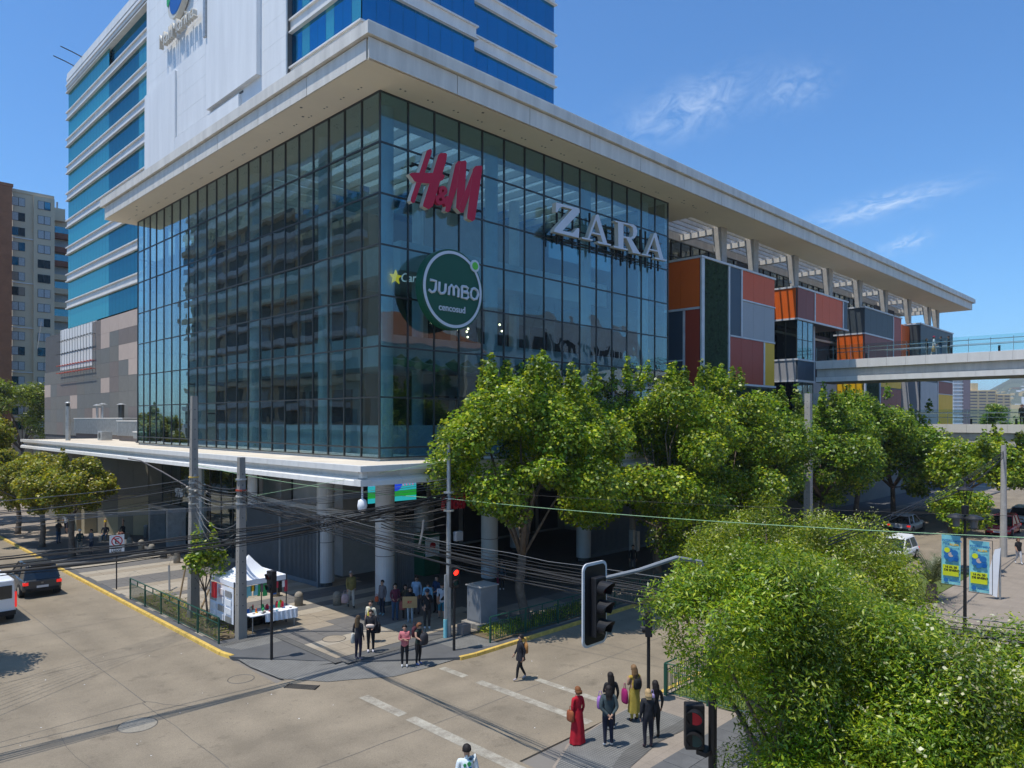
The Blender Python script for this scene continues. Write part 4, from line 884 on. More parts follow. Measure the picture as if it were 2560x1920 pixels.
# wall letters + logo
t = empty('tower_lettering', (7.3,42,45.4), 'raised pale MallMarina lettering with oval emblem high on the white tower wall', 'sign')
text('lettering', 'MallMarina', 1.9, .2, TM((6.95,46.9,45.35),(0,-1,0.0),(0,0,1)), 'sign_edge', t, bold=.0, sx=1.02)
b = MB(); vs = []
def ell(cy, cz, ry, rz, x0, x1, m, nm, tilt=.35):
    pts = []
    for i in range(32):
        a = 2*PI*i/32; u, v_ = ry*math.cos(a), rz*math.sin(a); pts.append((cy-u*math.cos(tilt)-v_*math.sin(tilt), cz-u*math.sin(tilt)*.2+v_*math.cos(tilt)))
    MB().prismX(pts, x0, x1).build(nm, m, t)
ell(42.6,49.6,2.3,2.6,6.9,7.4,'sign_edge','emblem_base'); ell(42.4,49.5,1.9,2.2,6.86,6.9,'logo_blue','emblem_oval'); ell(44.1,50.6,.7,2.0,6.84,6.86,'logo_green','emblem_leaf'); ell(43.6,52.0,.5,.7,6.82,6.84,'logo_red','emblem_leaf')

# ================================================================= rooftop plant on canopy, vents
def ribbed(name, lab, x0,x1,y0,y1,z0,z1):
    t = empty(name, (x0,y0,z0), lab, 'roof enclosure'); q = MB().box(x0,x1,y0,y1,z0,z1)
    for i in range(int((y1-y0)/.25)): q.box(x0-.03,x0,y0+i*.25,y0+i*.25+.12,z0+.02,z1-.1)
    q.build('ribbed_cladding', 'galv', t); MB().box(x0-.06,x1+.05,y0-.05,y1+.05,z1,z1+.08).build('coping', 'white_panel', t); MB().box(x0+.15,x1,y0+.1,y1-.1,z0-.45,z0).build('plinth', 'tile_brown', t)
ribbed('roof_enclosure','ribbed metal roof enclosure nearest the glass wall on the low canopy roof', 2.2,6,33.4,44,7.55,8.85)
ribbed('roof_enclosure','long ribbed metal roof enclosure behind the steel chimney', 3.6,6.5,47,63,7.5,9.1)
ribbed('roof_enclosure','small low ribbed box in front of the nearest roof enclosure', 1.2,2.0,33.2,36.6,7.45,7.95)
t = empty('chimney_pipe', (-.9,47.3,7.1), 'tall steel chimney pipe with cap on the low canopy roof', 'chimney')
MB().cyl((-.9,47.3,7.1),(-.9,47.3,10.2),.2,n=14).build('pipe', 'galv', t); MB().cyl((-.9,47.3,10.2),(-.9,47.3,10.5),.15,n=10).build('neck', 'mullion', t); MB().cyl((-.9,47.3,10.5),(-.9,47.3,10.62),.27,.1,n=14).build('cap', 'galv', t)
for i, (x, yv, h, lab) in enumerate(((4.5,58,2.6,'left thin mushroom vent behind the roof enclosure'),(4.6,56.5,2.7,'second thin mushroom vent behind the roof enclosure'),(4.7,51,2.6,'fat dark mushroom vent behind the roof enclosure'))):
    t = empty('roof_vent', (x,yv,8), lab, 'vent'); MB().cyl((x,yv,8.5),(x,yv,8+h-.1),.12 if i<2 else .28,n=10).build('pipe','galv' if i<2 else 'mullion',t); MB().cyl((x,yv,8+h-.1),(x,yv,8+h+.05),.45,.1,n=12).build('hood','galv',t)
t = empty('air_conditioner', (.9,44.2,7.1), 'small grey air conditioner unit on the canopy roof by the enclosure', 'air conditioner'); MB().box(.9,1.8,43.9,45.1,7.15,7.95).build('case','galv',t,bevel=.03); MB().cyl((.88,44.5,7.55),(.9,44.5,7.55),.28,n=16).build('fan_grille','mullion',t)
t = empty('security_camera', (-2.95,-2.95,6.3), 'white dome security camera hanging from the canopy corner', 'camera'); MB().cyl((-2.8,-2.8,6.3),(-2.8,-2.8,5.75),.04,n=8).build('stem','white',t); MB().lathe((-2.8,-2.8,5.2),[(.03,0),(.16,.1),(.2,.3),(.16,.52),(.05,.58)],n=14).build('dome','white',t,smooth=True)
# ================================================================= far buildings and hills
def flatb(name, lab, x0, x1, y0, y1, h, wall, floors, cols_, win='curtain', face='y', sill=True, fh=2.63, topoff=1.6, ww=.55, cat='building', z0=0):
    t = empty(name, (x0,y0,0), lab, cat); MB().box(x0,x1,y0,y1,z0,h).build('wall', wall, t); MB().box(x0-.15,x1+.15,y0-.15,y1+.15,h,h+.5).build('cornice', wall, t)
    return t
bt = flatb('apartment_tower', 'beige apartment tower with rows of curtained windows at the far left', 8.75, 14.75, 120, 134, 48.0, 'beige_wall', 0, 0)
MB().box(11.75,14.9,119.6,119.99,0,47.9).build('projecting_bay', 'beige_wall', bt)
wm = {}
for i in range(16):
    z = 47.15-i*2.56
    for j, (xa, xb, yf) in enumerate(((8.62,10.55,119.98),(12.35,14.25,119.58))):
        fr = MB().box(xa,xb,yf-.06,yf,z-1.45,z).build('window', 'mullion', bt)
        for k in range(2):
            w = (xb-xa)/2; q = MB().box(xa+k*w+.05, xa+(k+1)*w-.05, yf-.075, yf-.061, z-1.40, z-.05)
            q.build('pane', random.choice(['curtain','curtain','car_glass','tower_dark','pave_far' if i in (5,6) else 'curtain']), fr)
    if i % 3 == 2: MB().box(8.6,11.9,119.75,119.99,z-1.9,z-1.75).build('string_course', 'white_far', bt)
b2 = flatb('apartment_block', 'apartment block with stacked brick balconies beside the beige tower', 15.5, 30, 127.4, 140, 46.0, 'beige_wall', 0, 0)
MB().box(15.6,18.2,126.4,127.3,45.9,48.2).build('stair_head', 'beige_wall', b2); MB().cyl((17,126.9,48.2),(17,126.9,49.4),.18,n=8).build('vent_pipe','galv',b2)
for i in range(15):
    z = 44.6-i*2.56
    MB().box(15.5,30,126,127.39,z-2.0,z-1.05).build('balcony', 'brick_band' if i < 3 else 'beige_wall', b2); MB().box(16,29.5,127.3,127.39,z-1.0,z+.4).build('window', 'curtain' if i%2 else 'tower_dark', b2)
b3 = flatb('brick_tower', 'plain brown brick tower wall at the left edge of the picture', 5.6, 8.3, 118, 119.5, 48.2, 'brick', 0, 0)
# building seen only as a reflection in the left glass
rb = flatb('apartment_building', 'pale apartment building across the street reflected in the left glass wall', -50, -32, 48, 104, 46, 'beige_wall', 0, 0)
for i in range(15):
    z = 3+i*3
    for j in range(7):
        y0 = 49+j*8; w = MB().box(-31.99,-31.9,y0+.6,y0+6.6,z-.2,z+1.7).build('window', 'tile_slateblue' if (i+j)%3 else 'curtain', rb)
    MB().box(-31.99,-30.8,48.3+(i%2)*3,103,z-1.2,z-.45).build('balcony', 'white_far' if i%4 else 'beige_wall', rb)
rr = empty('tiled_roof_building', (20,-46,0), 'long building with terracotta tiled roof reflected low in the right glass wall', 'building')
MB().box(2,46,-60,-46,0,18.5).build('wall', 'beige_wall', rr); MB().add([(0,-44.5,18.5),(50,-44.5,18.5),(50,-61,18.5),(0,-61,18.5),(8,-53,23.5),(42,-53,23.5)],[(0,1,5,4),(1,2,5),(2,3,4,5),(3,0,4),(3,2,1,0)]).build('roof', 'terracotta', rr)
for i in range(5):
    for j in range(12): MB().box(4+j*3.5,6.2+j*3.5,-46,-45.93,2+i*3.3,3.8+i*3.3).build('window', 'interior_dark', rr)
rc = empty('pale_building', (60,-60,0), 'pale building down the street reflected in the wavy right glass', 'building')
MB().box(52,95,-75,-52,0,26).build('wall','white_far',rc)
for i in range(6):
    for j in range(10): MB().box(54+j*4,56.6+j*4,-52,-51.93,2+i*3.6,4.3+i*3.6).build('window','interior_dark',rc)
# distant right
def fbuild(name, lab, p0, p1, dep, ztop, fh, wall, band, win, z0=0):
    t = empty(name, (p0[0],p0[1],0), lab, 'building'); a = Vector((*p0,0)); d = Vector((p1[0]-p0[0],p1[1]-p0[1],0)); Ln = d.length; d.normalize(); n = Vector((d.y,-d.x,0)); n = n if n.dot(a-Vector((-19,-28,0))) > 0 else -n
    def bx(u0,u1,v0,v1,z0,z1,nm,m):
        q = []; 
        for z in (z0,z1):
            for u,v in ((u0,v0),(u1,v0),(u1,v1),(u0,v1)): q.append(tuple(a+d*u+n*v+Vector((0,0,z))))
        return MB().add(q,[(0,3,2,1),(4,5,6,7),(0,1,5,4),(1,2,6,5),(2,3,7,6),(3,0,4,7)]).build(nm, m, t)
    bx(0,Ln,0,dep,z0,ztop,'wall',wall); k = int((ztop-z0)/fh)
    for i in range(k):
        z = ztop-1-i*fh; bx(-.4,Ln+.4,-.9,-.05,z-.2,z+.5,'floor_slab',band)
        m = max(2,int(Ln/7))
        for j in range(m): bx(j*Ln/m+1,(j+1)*Ln/m-.8,-.04,0.0-.001,z-1.7,z-.3,'window',win)
    return t, bx
t, bx = fbuild('distant_apartments','distant yellow apartment block with long balconies on the right', (742.6,139.2),(760,122), 20, 37.5, 2.75, 'yellow_far','yellow_far','tile_brown')
bx(4,10,3,12,37.5,44,'roof_house','yellow_far')
t, bx = fbuild('distant_apartments','lower distant yellow apartment wing stepping down to the right', (760.5,121.5),(769,112.5), 20, 34, 2.75, 'yellow_far','yellow_far','tile_brown')
t, bx = fbuild('distant_tower','distant purple brown tower with white floor lines on the right', (641.3,128),(646.5,122.8), 18, 43, 2.9, 'curtain','white_far','interior_wall')
bx(7.4,13,-1.1,16,0,42.8,'side_wall','purple_far')
t, bx = fbuild('distant_apartments','small distant orange building below the hill at the right edge', (905,128),(930,103), 20, 27, 3, 'yellow_far','terracotta','tile_brown')
# hills
mat('hill', (.10,.115,.075), 1, var=.35, nscale=.01, grain=.0)
def hill(name, d0, d1, hfun, lab=None):
    q = MB(); nu, nv = 50, 14; vs = []
    for i in range(nu+1):
        a = 45-60+80*i/nu*1.0; ang = R(a-15)
        for j in range(nv+1):
            d = d0+(d1-d0)*j/nv; s = math.sin(PI*min(1,j/nv*1.0)*.5); z = hfun(a-15, j/nv)*s
            vs.append((-19+d*math.cos(ang), -28+d*math.sin(ang), z-2))
    q.add(vs, [(i*(nv+1)+j,(i+1)*(nv+1)+j,(i+1)*(nv+1)+j+1,i*(nv+1)+j+1) for i in range(nu) for j in range(nv)])
    return tag(q.build(name, 'hill', smooth=True), kind='structure')
hill('hills', 900, 2300, lambda a, t: 95+28*math.sin(a*.9)+16*math.sin(a*2.7+1)+8*math.sin(a*7))
q = MB(); rs = random.Random(3)
for i in range(1500):
    a = R(rs.uniform(4,20)); t_ = rs.uniform(.18,.92); d = 900+1400*t_; zz = 80*math.sin(PI*t_*.5)*(1+.2*math.sin(math.degrees(a)*.9)); s = rs.uniform(4,9)
    x = -19+d*math.cos(a); yv = -28+d*math.sin(a); q.box(x-s/2,x+s/2,yv-s/2,yv+s/2,zz-12,zz+rs.uniform(5,14), rs.randrange(3))
tag(q.build('hillside_houses', ['white_far','yellow_far','terracotta']), 'pale specks of hillside houses below the far ridge', 'houses', kind='stuff')

# ================================================================= trees
def leaves_obj(name, pts, nrm, size, elong, m, parent, seed=0):
    r = np.random.default_rng(seed); n = len(pts)
    nrm = nrm/np.linalg.norm(nrm, axis=1, keepdims=True)
    a = r.normal(size=(n,3)); u = np.cross(nrm, a); u /= np.linalg.norm(u, axis=1, keepdims=True)+1e-9; v = np.cross(nrm, u)
    s = size*r.uniform(.6,1.35,n)[:,None]; w = s*elong
    base = pts-u*s*.5; tip = pts+u*s*.5-nrm*s*.12; l_ = pts+v*w*.5-u*s*.08; r_ = pts-v*w*.5-u*s*.08
    V = np.stack([base, r_, tip, l_], 1).reshape(-1,3).astype(np.float32)
    me = bpy.data.meshes.new(name); me.vertices.add(4*n); me.vertices.foreach_set('co', V.ravel()); me.loops.add(4*n); me.loops.foreach_set('vertex_index', np.arange(4*n, dtype=np.int32))
    me.polygons.add(n); me.polygons.foreach_set('loop_start', np.arange(0,4*n,4,dtype=np.int32)); me.polygons.foreach_set('loop_total', np.full(n,4,dtype=np.int32)); me.update(); me.materials.append(MATS[m])
    o = bpy.data.objects.new(name, me); COL.objects.link(o); o.parent = parent; off = Vector((0,0,0)); q = parent
    while q: off += q.location; q = q.parent
    o.location = -off; return o
def tree(name, lab, base, cc, rad, ncl, nleaf, lsize, elong, m, tr=.22, group=None, seed=1, shoots=0, crad=.9, trunkh=2.5, flat=False, nb=5, droop=0, flowers=0, cat='tree', low=-.62):
    r = np.random.default_rng(seed); t = empty(name, base, lab, cat, group)
    cc = np.array(cc, float); rad = np.array(rad, float)
    d = r.normal(size=(ncl,3)); d[:,2] = np.where(d[:,2] < low, -d[:,2]*.6, d[:,2]); d /= np.linalg.norm(d, axis=1, keepdims=True)
    k = r.uniform(.45,1.0,ncl)**.5; C_ = cc + d*rad*k[:,None]*(1-.25*crad/rad.max())
    cr = crad*r.uniform(.45,1.35,ncl)
    if shoots:
        for i in range(shoots):
            j = r.integers(ncl); top = C_[j].copy(); top[2] = cc[2]+rad[2]*r.uniform(.8,1.02); top[:2] = cc[:2]+(r.uniform(-1,1,2))*rad[:2]*.65
            for q in range(4): C_ = np.vstack([C_, top+[0,0,q*.33]]); cr = np.append(cr, .42-.08*q)
    wts = cr**2.2; wts /= wts.sum(); idx = r.choice(len(C_), nleaf, p=wts)
    dd = r.normal(size=(nleaf,3)); dd /= np.linalg.norm(dd, axis=1, keepdims=True); rr_ = r.uniform(0,1,nleaf)**.42
    pts = C_[idx]+dd*(cr[idx]*rr_)[:,None]*np.array([1,1,.8]); pts[:,2] -= droop*np.linalg.norm(pts[:,:2]-cc[:2], axis=1)
    nrm = dd*.55+r.normal(size=(nleaf,3))*.5+np.array([0,0,.65])
    leaves_obj('crown', pts, nrm, lsize, elong, m, t, seed)
    if flowers:
        fi = r.choice(nleaf, flowers); fp = pts[fi]; top = fp[:,2] > np.percentile(pts[:,2], 60); fp = fp[top]
        f2 = np.repeat(fp, 7, axis=0)+r.normal(size=(len(fp)*7,3))*.09+np.array([0,0,.12]); leaves_obj('blossom', f2, r.normal(size=f2.shape)+[0,0,1], .055, .8, 'flower_cream', t, seed+5)
    b = MB(); base = Vector(base); fork = Vector((base.x+jit(.08), base.y+jit(.08), base.z+trunkh))
    mid = base.lerp(fork,.5)+Vector((jit(.1),jit(.1),0))
    b.tube([base+Vector((0,0,-.1)), base.lerp(mid,.25), mid, fork], [tr*1.3, tr*1.02, tr*.9, tr*.8], 10)
    b.build('trunk', 'bark', t, smooth=True); q = MB()
    order = r.choice(ncl, min(nb*3, ncl), replace=False)
    for i, j in enumerate(order[:nb*2]):
        e = Vector(C_[j]); big = i < nb; m1 = fork.lerp(e,.35)+Vector((jit(.15),jit(.15),.25*abs(e.z-fork.z)*.3)); m2 = fork.lerp(e,.7)+Vector((jit(.2),jit(.2),.1))
        q.tube([fork+Vector((0,0,-.1)), m1, m2, e], [tr*.62*(1 if big else .5), tr*.4*(1 if big else .5), tr*.22*(1 if big else .6), .015], 6)
    q.build('limbs', 'bark', t, smooth=True)
    return t
GP = 'plane trees along the right pavement'
tree('plane_tree','broad leafy plane tree nearest the mall corner with forked trunk behind the green fence',(3.75,-5.85,0),(4.6,-5.3,6.8),(4.7,3.5,4.2),56,64000,.155,.85,'leaf_plane',.24,GP,11,16,1.15,3.0)
tree('plane_tree','tall plane tree right of the glass wall end with pointed top',(14.2,-5.8,0),(14.6,-5.2,6.3),(4.9,3.8,4.9),54,50000,.17,.85,'leaf_plane',.24,GP,12,12,1.25,3.2,low=-.95)
tree('plane_tree','plane tree in front of the green living wall panel',(20.8,-5.8,0),(21.2,-5.6,6.4),(4.6,3.6,5.1),50,46000,.175,.85,'leaf_plane',.24,GP,13,12,1.25,3.2,low=-.95)
tree('plane_tree','rounder plane tree directly left of the tall square concrete pole',(27.2,-5.8,0),(27.0,-5.5,5.9),(3.3,3.2,4.4),52,32000,.19,.85,'leaf_plane_b',.24,GP,14,8,1.15,3.2,low=-.95)
tree('plane_tree','darker plane tree directly right of the tall square concrete pole',(36.6,-5.8,0),(36.8,-5.8,6.0),(4.8,3.8,4.3),60,36000,.20,.85,'leaf_plane_b',.24,GP,20,9,1.25,3.2,low=-.95)
tree('plane_tree','dark plane tree below the grey footbridge girder',(44,-5.8,0),(43.6,-6,6.7),(4.8,4,4.5),55,30000,.22,.85,'leaf_plane_b',.24,GP,15,9,1.3,3.2)
tree('plane_tree','plane tree under the footbridge reaching the lower bridge',(52,-6.2,0),(50.5,-7,5.9),(5.8,4,4.2),75,26000,.26,.85,'leaf_plane_b',.24,GP,16,3,1.2,3)
tree('plane_tree','distant bright plane tree beyond the lower footbridge',(66,-8,0),(64,-9.5,4.6),(6,5,3.3),60,15000,.3,.85,'leaf_plane_b',.24,GP,17,2,1.3,2.6)
tree('plane_tree','distant plane tree over the red car at the right edge',(72,-17,0),(68,-17,5.0),(7,5,3.6),60,16000,.3,.85,'leaf_plane_b',.24,GP,18,2,1.3,2.6)
tree('plane_tree','small bright tree behind the double headed street lamp',(30,-16.2,0),(30,-16.6,3.4),(1.6,1.6,1.7),30,6000,.17,.85,'leaf_plane',.1,GP,19,2,.6,1.5)
tree('plane_tree','plane tree across the street above the bonnet of the red car',(58,-18.5,0),(57,-18.8,6.0),(5,4.5,3.0),50,15000,.26,.85,'leaf_plane',.24,GP,41,3,1.3,3)
tree('plane_tree','plane tree beyond the street lamp under the lower footbridge',(48,-12.6,0),(48,-13.4,5.4),(3.6,3.2,2.4),40,13000,.24,.85,'leaf_plane',.2,GP,42,3,1.1,3)
GA = 'ash trees on the near pavement'
tree('ash_tree','feathery ash tree over the green railings behind the waiting women',(5.0,-15.8,0),(5.6,-16.2,3.5),(3.4,2.9,2.3),60,38000,.14,.30,'leaf_ash',.2,GA,21,0,.85,1.9,flowers=300)
tree('ash_tree','near ash tree reaching left over the signal mast arm',(-9.0,-23.5,0),(-9.45,-22.85,5.85),(1.55,1.4,1.3),42,38000,.075,.32,'leaf_near',.13,GA,22,0,.5,3.4,flowers=30)
tree('ash_tree','big near ash tree filling the lower right foreground',(-7.6,-24.4,0),(-7.9,-23.7,4.45),(2.05,1.9,2.0),74,84000,.078,.32,'leaf_near',.15,GA,26,0,.6,2.4,flowers=120,low=-.95)
tree('ash_tree','lowest near ash tree crown at the bottom edge beside the signal mast',(-9.0,-24.6,0),(-9.25,-24.35,4.25),(1.35,1.2,.95),40,30000,.075,.32,'leaf_near',.09,GA,27,0,.5,2.9,flowers=30,low=-.95)
tree('ash_tree','near ash tree at the bottom right edge with cream blossom',(-6.4,-25.9,0),(-7.2,-25.2,4.4),(1.8,1.8,1.75),64,58000,.08,.32,'leaf_near',.15,GA,23,0,.6,2.4,flowers=700,low=-.95)
tree('ash_tree','yellow green ash tree left of the banner lamp post',(7.2,-17.9,0),(6.6,-18.0,3.3),(3.4,2.6,2.3),55,32000,.14,.30,'leaf_ash',.2,GA,24,0,.85,1.8,flowers=500)
tree('ash_tree','small blossoming ash tree low behind the near foreground crowns',(-.8,-20.4,0),(-.8,-20.4,3.1),(2.6,2.2,2.0),55,34000,.115,.30,'leaf_ash',.18,GA,25,0,.7,1.6,flowers=400)
GL = 'clipped street trees along the left pavement'
tree('street_tree','wide clipped street tree nearest the no parking sign',(-5.85,26.3,0),(-5.9,27.6,4.2),(2.9,3.9,1.9),90,34000,.17,.8,'leaf_rust',.2,GL,31,1,.7,2.5)
tree('street_tree','middle clipped street tree with bare leaning trunk',(-6.35,31.75,0),(-6.5,33.5,4.5),(2.7,3.2,1.7),60,18000,.18,.8,'leaf_rust',.19,GL,32,0,.7,2.4)
tree('street_tree','leftmost clipped street tree with darker trunk',(-6.23,39.8,0),(-6.6,40.5,4.5),(3.3,3.6,1.9),60,18000,.2,.8,'leaf_rust',.2,GL,33,0,.7,2.4)
tree('street_tree','tall dark reddish tree at the left edge above the clipped ones',(-7.2,50,0),(-7.4,50,6.6),(3.0,3.4,3.2),60,15000,.24,.8,'leaf_rust',.2,GL,34,1,.8,2.4)
tree('mimosa_tree','bright yellow green tree behind the low roof enclosures',(8.5,112,0),(7.5,110,9.2),(7,6,6.2),60,14000,.5,.4,'leaf_mimosa',.3,None,35,0,1.7,4)
tree('young_tree','thin young tree with sparse leaves by the market tent',(-6.19,4.07,0),(-6.3,3.95,2.75),(.95,.95,.62),30,1500,.15,.85,'leaf_plane',.05,None,36,3,.4,1.5)
tree('street_tree','tree overhanging the left road from outside the picture',(-18.3,3.8,0),(-16.2,5.2,4.4),(2.1,2.0,1.3),34,7000,.2,.5,'leaf_plane',.2,None,37,0,.8,2.6)
tree('street_tree','far tree row beyond the lower bridge',(150,-6,0),(150,-6,5.0),(16,14,4.2),50,6000,.6,.8,'leaf_plane_b',.3,None,38,0,2.6,2.6)
tree('cypress_tree','dark upright cypress beyond the lower footbridge rail',(118,-1.5,0),(118,-1.5,7),(1.6,1.6,6),30,5000,.35,.6,'leaf_plane_b',.2,None,39,0,1.0,1)
# palm
t = empty('palm_tree', (20.8,-17.4,0), 'spiky palm fronds fanning up left of the teal banners', 'palm tree')
MB().tube([(20.8,-17.4,0),(20.8,-17.4,.9)], [.3,.22], 10).build('trunk','bark',t)
rp = random.Random(5)
for i in range(26):
    a = rp.uniform(0,2*PI); el = rp.uniform(.5,1.35); Ln = rp.uniform(1.6,2.3); q = MB(); pts = []; 
    for k in range(9):
        u = k/8; rr_ = Ln*u*math.cos(el)*(1+.3*u); z = .9+Ln*u*math.sin(el)-.55*u*u*u; pts.append(Vector((20.8+rr_*math.cos(a), -17.4+rr_*math.sin(a), z)))
    q.tube(pts, .018, 4); side = Vector((-math.sin(a), math.cos(a), 0))
    for k in range(1,9):
        for s in (-1,1):
            for h in (0,.5):
                if k == 8 and h: continue
                p = pts[k] if not h else (pts[k]+pts[min(8,k+1)])/2; e = p+side*s*.42*(1-.35*k/8)+(pts[k]-pts[k-1])*.9+Vector((0,0,.05))
                d = (pts[k]-pts[k-1]).normalized()*.022; q.add([tuple(p-d),tuple(p+d),tuple(e)],[(0,1,2)])
    q.build('frond', 'palm_leaf', t)
# planting behind railings
r = np.random.default_rng(9)
for (x0,x1,y0,y1,n,lab,nm) in ((-6.95,-5.4,1.6,11.2,700,'low green planting behind the left green railings','ground_cover'),(1.2,8,-6.6,-5.2,2000,'low shaded planting at the foot of the nearest plane tree','ground_cover')):
    pts = np.stack([r.uniform(x0,x1,n), r.uniform(y0,y1,n), r.uniform(.02,.28,n)],1); hold = empty('x',(0,0,0),None,None); o = leaves_obj(nm, pts, r.normal(size=(n,3))+[0,0,.6], .16, .25, 'leaf_ash', hold, 3); o.parent = None; bpy.data.objects.remove(hold); tag(o, lab, 'plants', kind='stuff')
structure(MB().box(-6.95,-5.3,1.3,11.4,-.03,.012).box(1.0,8.2,-6.75,-5.1,-.03,.012), 'planting_bed', 'earth')
# hillside wood far
# ================================================================= railings
def railing(lab, p0, p1, npan, group='green railings round the crossing'):
    t = empty('green_railing', (*p0,0), lab, 'railing', group); a = Vector((*p0,0)); d = Vector((p1[0]-p0[0],p1[1]-p0[1],0)); L1 = d.length; d.normalize()
    for i in range(npan+1): p = a+d*L1*i/npan; MB().box(p.x-.03,p.x+.03,p.y-.03,p.y+.03,-.02,1.03).build('post','green_rail',t)
    for z in (1.04,.80,.10): MB().tube([a+Vector((0,0,z)), a+d*L1+Vector((0,0,z))], .026 if z > 1 else .018, 6).build('rail','green_rail',t)
    q = MB(); n = int(L1/.125)
    for i in range(n): p = a+d*(i+.5)*L1/n; q.box(p.x-.009,p.x+.009,p.y-.009,p.y+.009,.10,.80)
    for i in range(npan): p = a+d*(i+.5)*L1/npan; q.box(p.x-.02,p.x+.02,p.y-.02,p.y+.02,.80,1.04)
    tag(q.build('balusters','green_rail',t), kind='stuff')
railing('green metal railing along the yellow kerb beside the market tent', (-7.08,11.27), (-7.06,.95), 5)
railing('green metal railing under the nearest plane tree', (.7,-6.68), (12.9,-6.95), 6)
railing('green railing along the near kerb behind the waiting women', (.9,-14.75), (12.9,-14.75), 6)
railing('short green railing turning from the near kerb along the verge', (.9,-14.80), (1.25,-17.6), 2)
railing('green railing half hidden under the ash tree verge', (1.3,-17.7), (12.9,-17.7), 6)

# ================================================================= poles
def pole(name, lab, x, y, h, r0, r1, m='concrete_pole', square=False, z0=-.02):
    t = empty(name, (x,y,0), lab, 'utility pole')
    if square:
        MB().add([(x-r0,y-r0,z0),(x+r0,y-r0,z0),(x+r0,y+r0,z0),(x-r0,y+r0,z0),(x-r1,y-r1,h),(x+r1,y-r1,h),(x+r1,y+r1,h),(x-r1,y+r1,h)],[(0,3,2,1),(4,5,6,7),(0,1,5,4),(1,2,6,5),(2,3,7,6),(3,0,4,7)]).build('shaft', m, t)
        b = MB(); k = int(h/.45)
        for i in range(3,k):
            z = i*.45; rr_ = r0+(r1-r0)*z/h; b.cyl((x-rr_-.004,y,z),(x-rr_+.01,y,z),.03,n=8); b.cyl((x,y-rr_-.004,z),(x,y-rr_+.01,z),.03,n=8)
        tag(b.build('bolt_holes','dark_joint',t), kind='stuff')
    else: MB().cyl((x,y,z0),(x,y,h),r0,r1,14).build('shaft', m, t, smooth=False)
    return t
pA = pole('utility_pole','taller concrete utility pole beside the young tree and tent', -6.2,5.63,10.06,.21,.115, square=True)
pB = pole('utility_pole','shorter concrete utility pole in front of the market tent', -6.07,1.11,7.44,.185,.12, square=True)
pC = pole('utility_pole','slender pale pole behind the red pedestrian signal', .1,-4.8,7.96,.115,.08,'galv')
MB().cyl((-.12,-4.85,0),(-.12,-4.85,2.6),.05,n=8).build('conduit','galv',pC); MB().cyl((-.12,-4.85,0),(-.12,-4.85,.75),.08,n=10).build('blue_sleeve','banner_teal',pC)
MB().box(.25,.65,-5.1,-4.9,3.95,4.35).build('floodlight','cabinet_grey',pC,bevel=.03); MB().box(-.25,.4,-5.0,-4.6,.0,.55).build('footing_box','tile_brown',pC) if False else None
pole('utility_pole','tall square concrete pole rising between the plane trees', 31.0,-7.05,10.9,.24,.19,'concrete_pale',True)
pD = pole('utility_pole','round concrete pole behind the first plane tree with grey meter boxes', 17.6,-1.7,10.3,.2,.13)
MB().box(17.1,17.35,-2.1,-1.8,1.0,2.3).box(17.4,17.65,-2.2,-1.95,1.0,2.2).build('meter_box','galv',pD)
pole('utility_pole','concrete pole with white camera by the footbridge end', 41.5,-3.4,11.3,.25,.2,'concrete_pale',True)
pole('utility_pole','concrete pole beside the red car at the right edge', 37.6,-17.3,7.4,.22,.15,'concrete_pale')
pole('utility_pole','concrete pole outside the left edge holding the cable bundle', -22.5,-3.6,8.6,.2,.13)
pole('utility_pole','concrete pole outside the right edge holding the cable bundle', -6.6,-33,8.6,.2,.13)
# collars and insulators
def collar(t, x, y, z, m='yellow_kerb'): 
    MB().cyl((x,y,z),(x,y,z+.06),.22,n=12).build('strap', m, t)
for z, m in ((6.35,'yellow_kerb'),(6.1,'galv'),(5.8,'insulator'),(5.5,'galv'),(5.15,'insulator')): collar(pA,-6.2,5.63,z,m)
for z, m in ((6.5,'galv'),(6.05,'p_red'),(5.8,'insulator'),(5.5,'galv')): collar(pB,-6.07,1.11,z,m)
for z, m in ((5.95,'galv'),(5.7,'galv'),(5.2,'insulator')): collar(pC,.1,-4.8,z,m)
for i in range(9):
    bm = bmesh.new(); bmesh.ops.create_icosphere(bm, subdivisions=1, radius=.06); me = bpy.data.meshes.new('insulator'); bm.to_mesh(me); bm.free(); me.materials.append(MATS['insulator'])
    put('insulator', me, pA, (-6.2+jit(.25),5.5+jit(.25),5.2+random.random()*1.1))
# street lamp on pole A
t = empty('street_lamp', (-6.2,5.6,6.0), 'grey cobra head street lamp arm reaching left from the taller pole', 'street lamp')
MB().tube([(-6.3,5.72,5.85),(-7.2,6.6,6.6),(-7.9,7.35,7.12),(-8.3,7.75,7.22)], [.035,.035,.03,.03], 6).build('arm','tile_brown',t)
MB().tube([(-6.3,5.72,6.5),(-8.0,7.45,7.18)], .012, 4).build('stay','cable_grey',t)
MB().lathe((0,0,0),[(.04,0),(.13,.12),(.15,.4),(.10,.62),(.03,.7)],n=12).build('head','galv',t,world=False,smooth=True)
h = t.children[-1]; h.location = Vector((-8.25,7.7,7.24))-t.location; h.rotation_euler = Vector((-.7,.7,-.02)).to_track_quat('Z','Y').to_euler(); h.scale = (1,1,1.25)
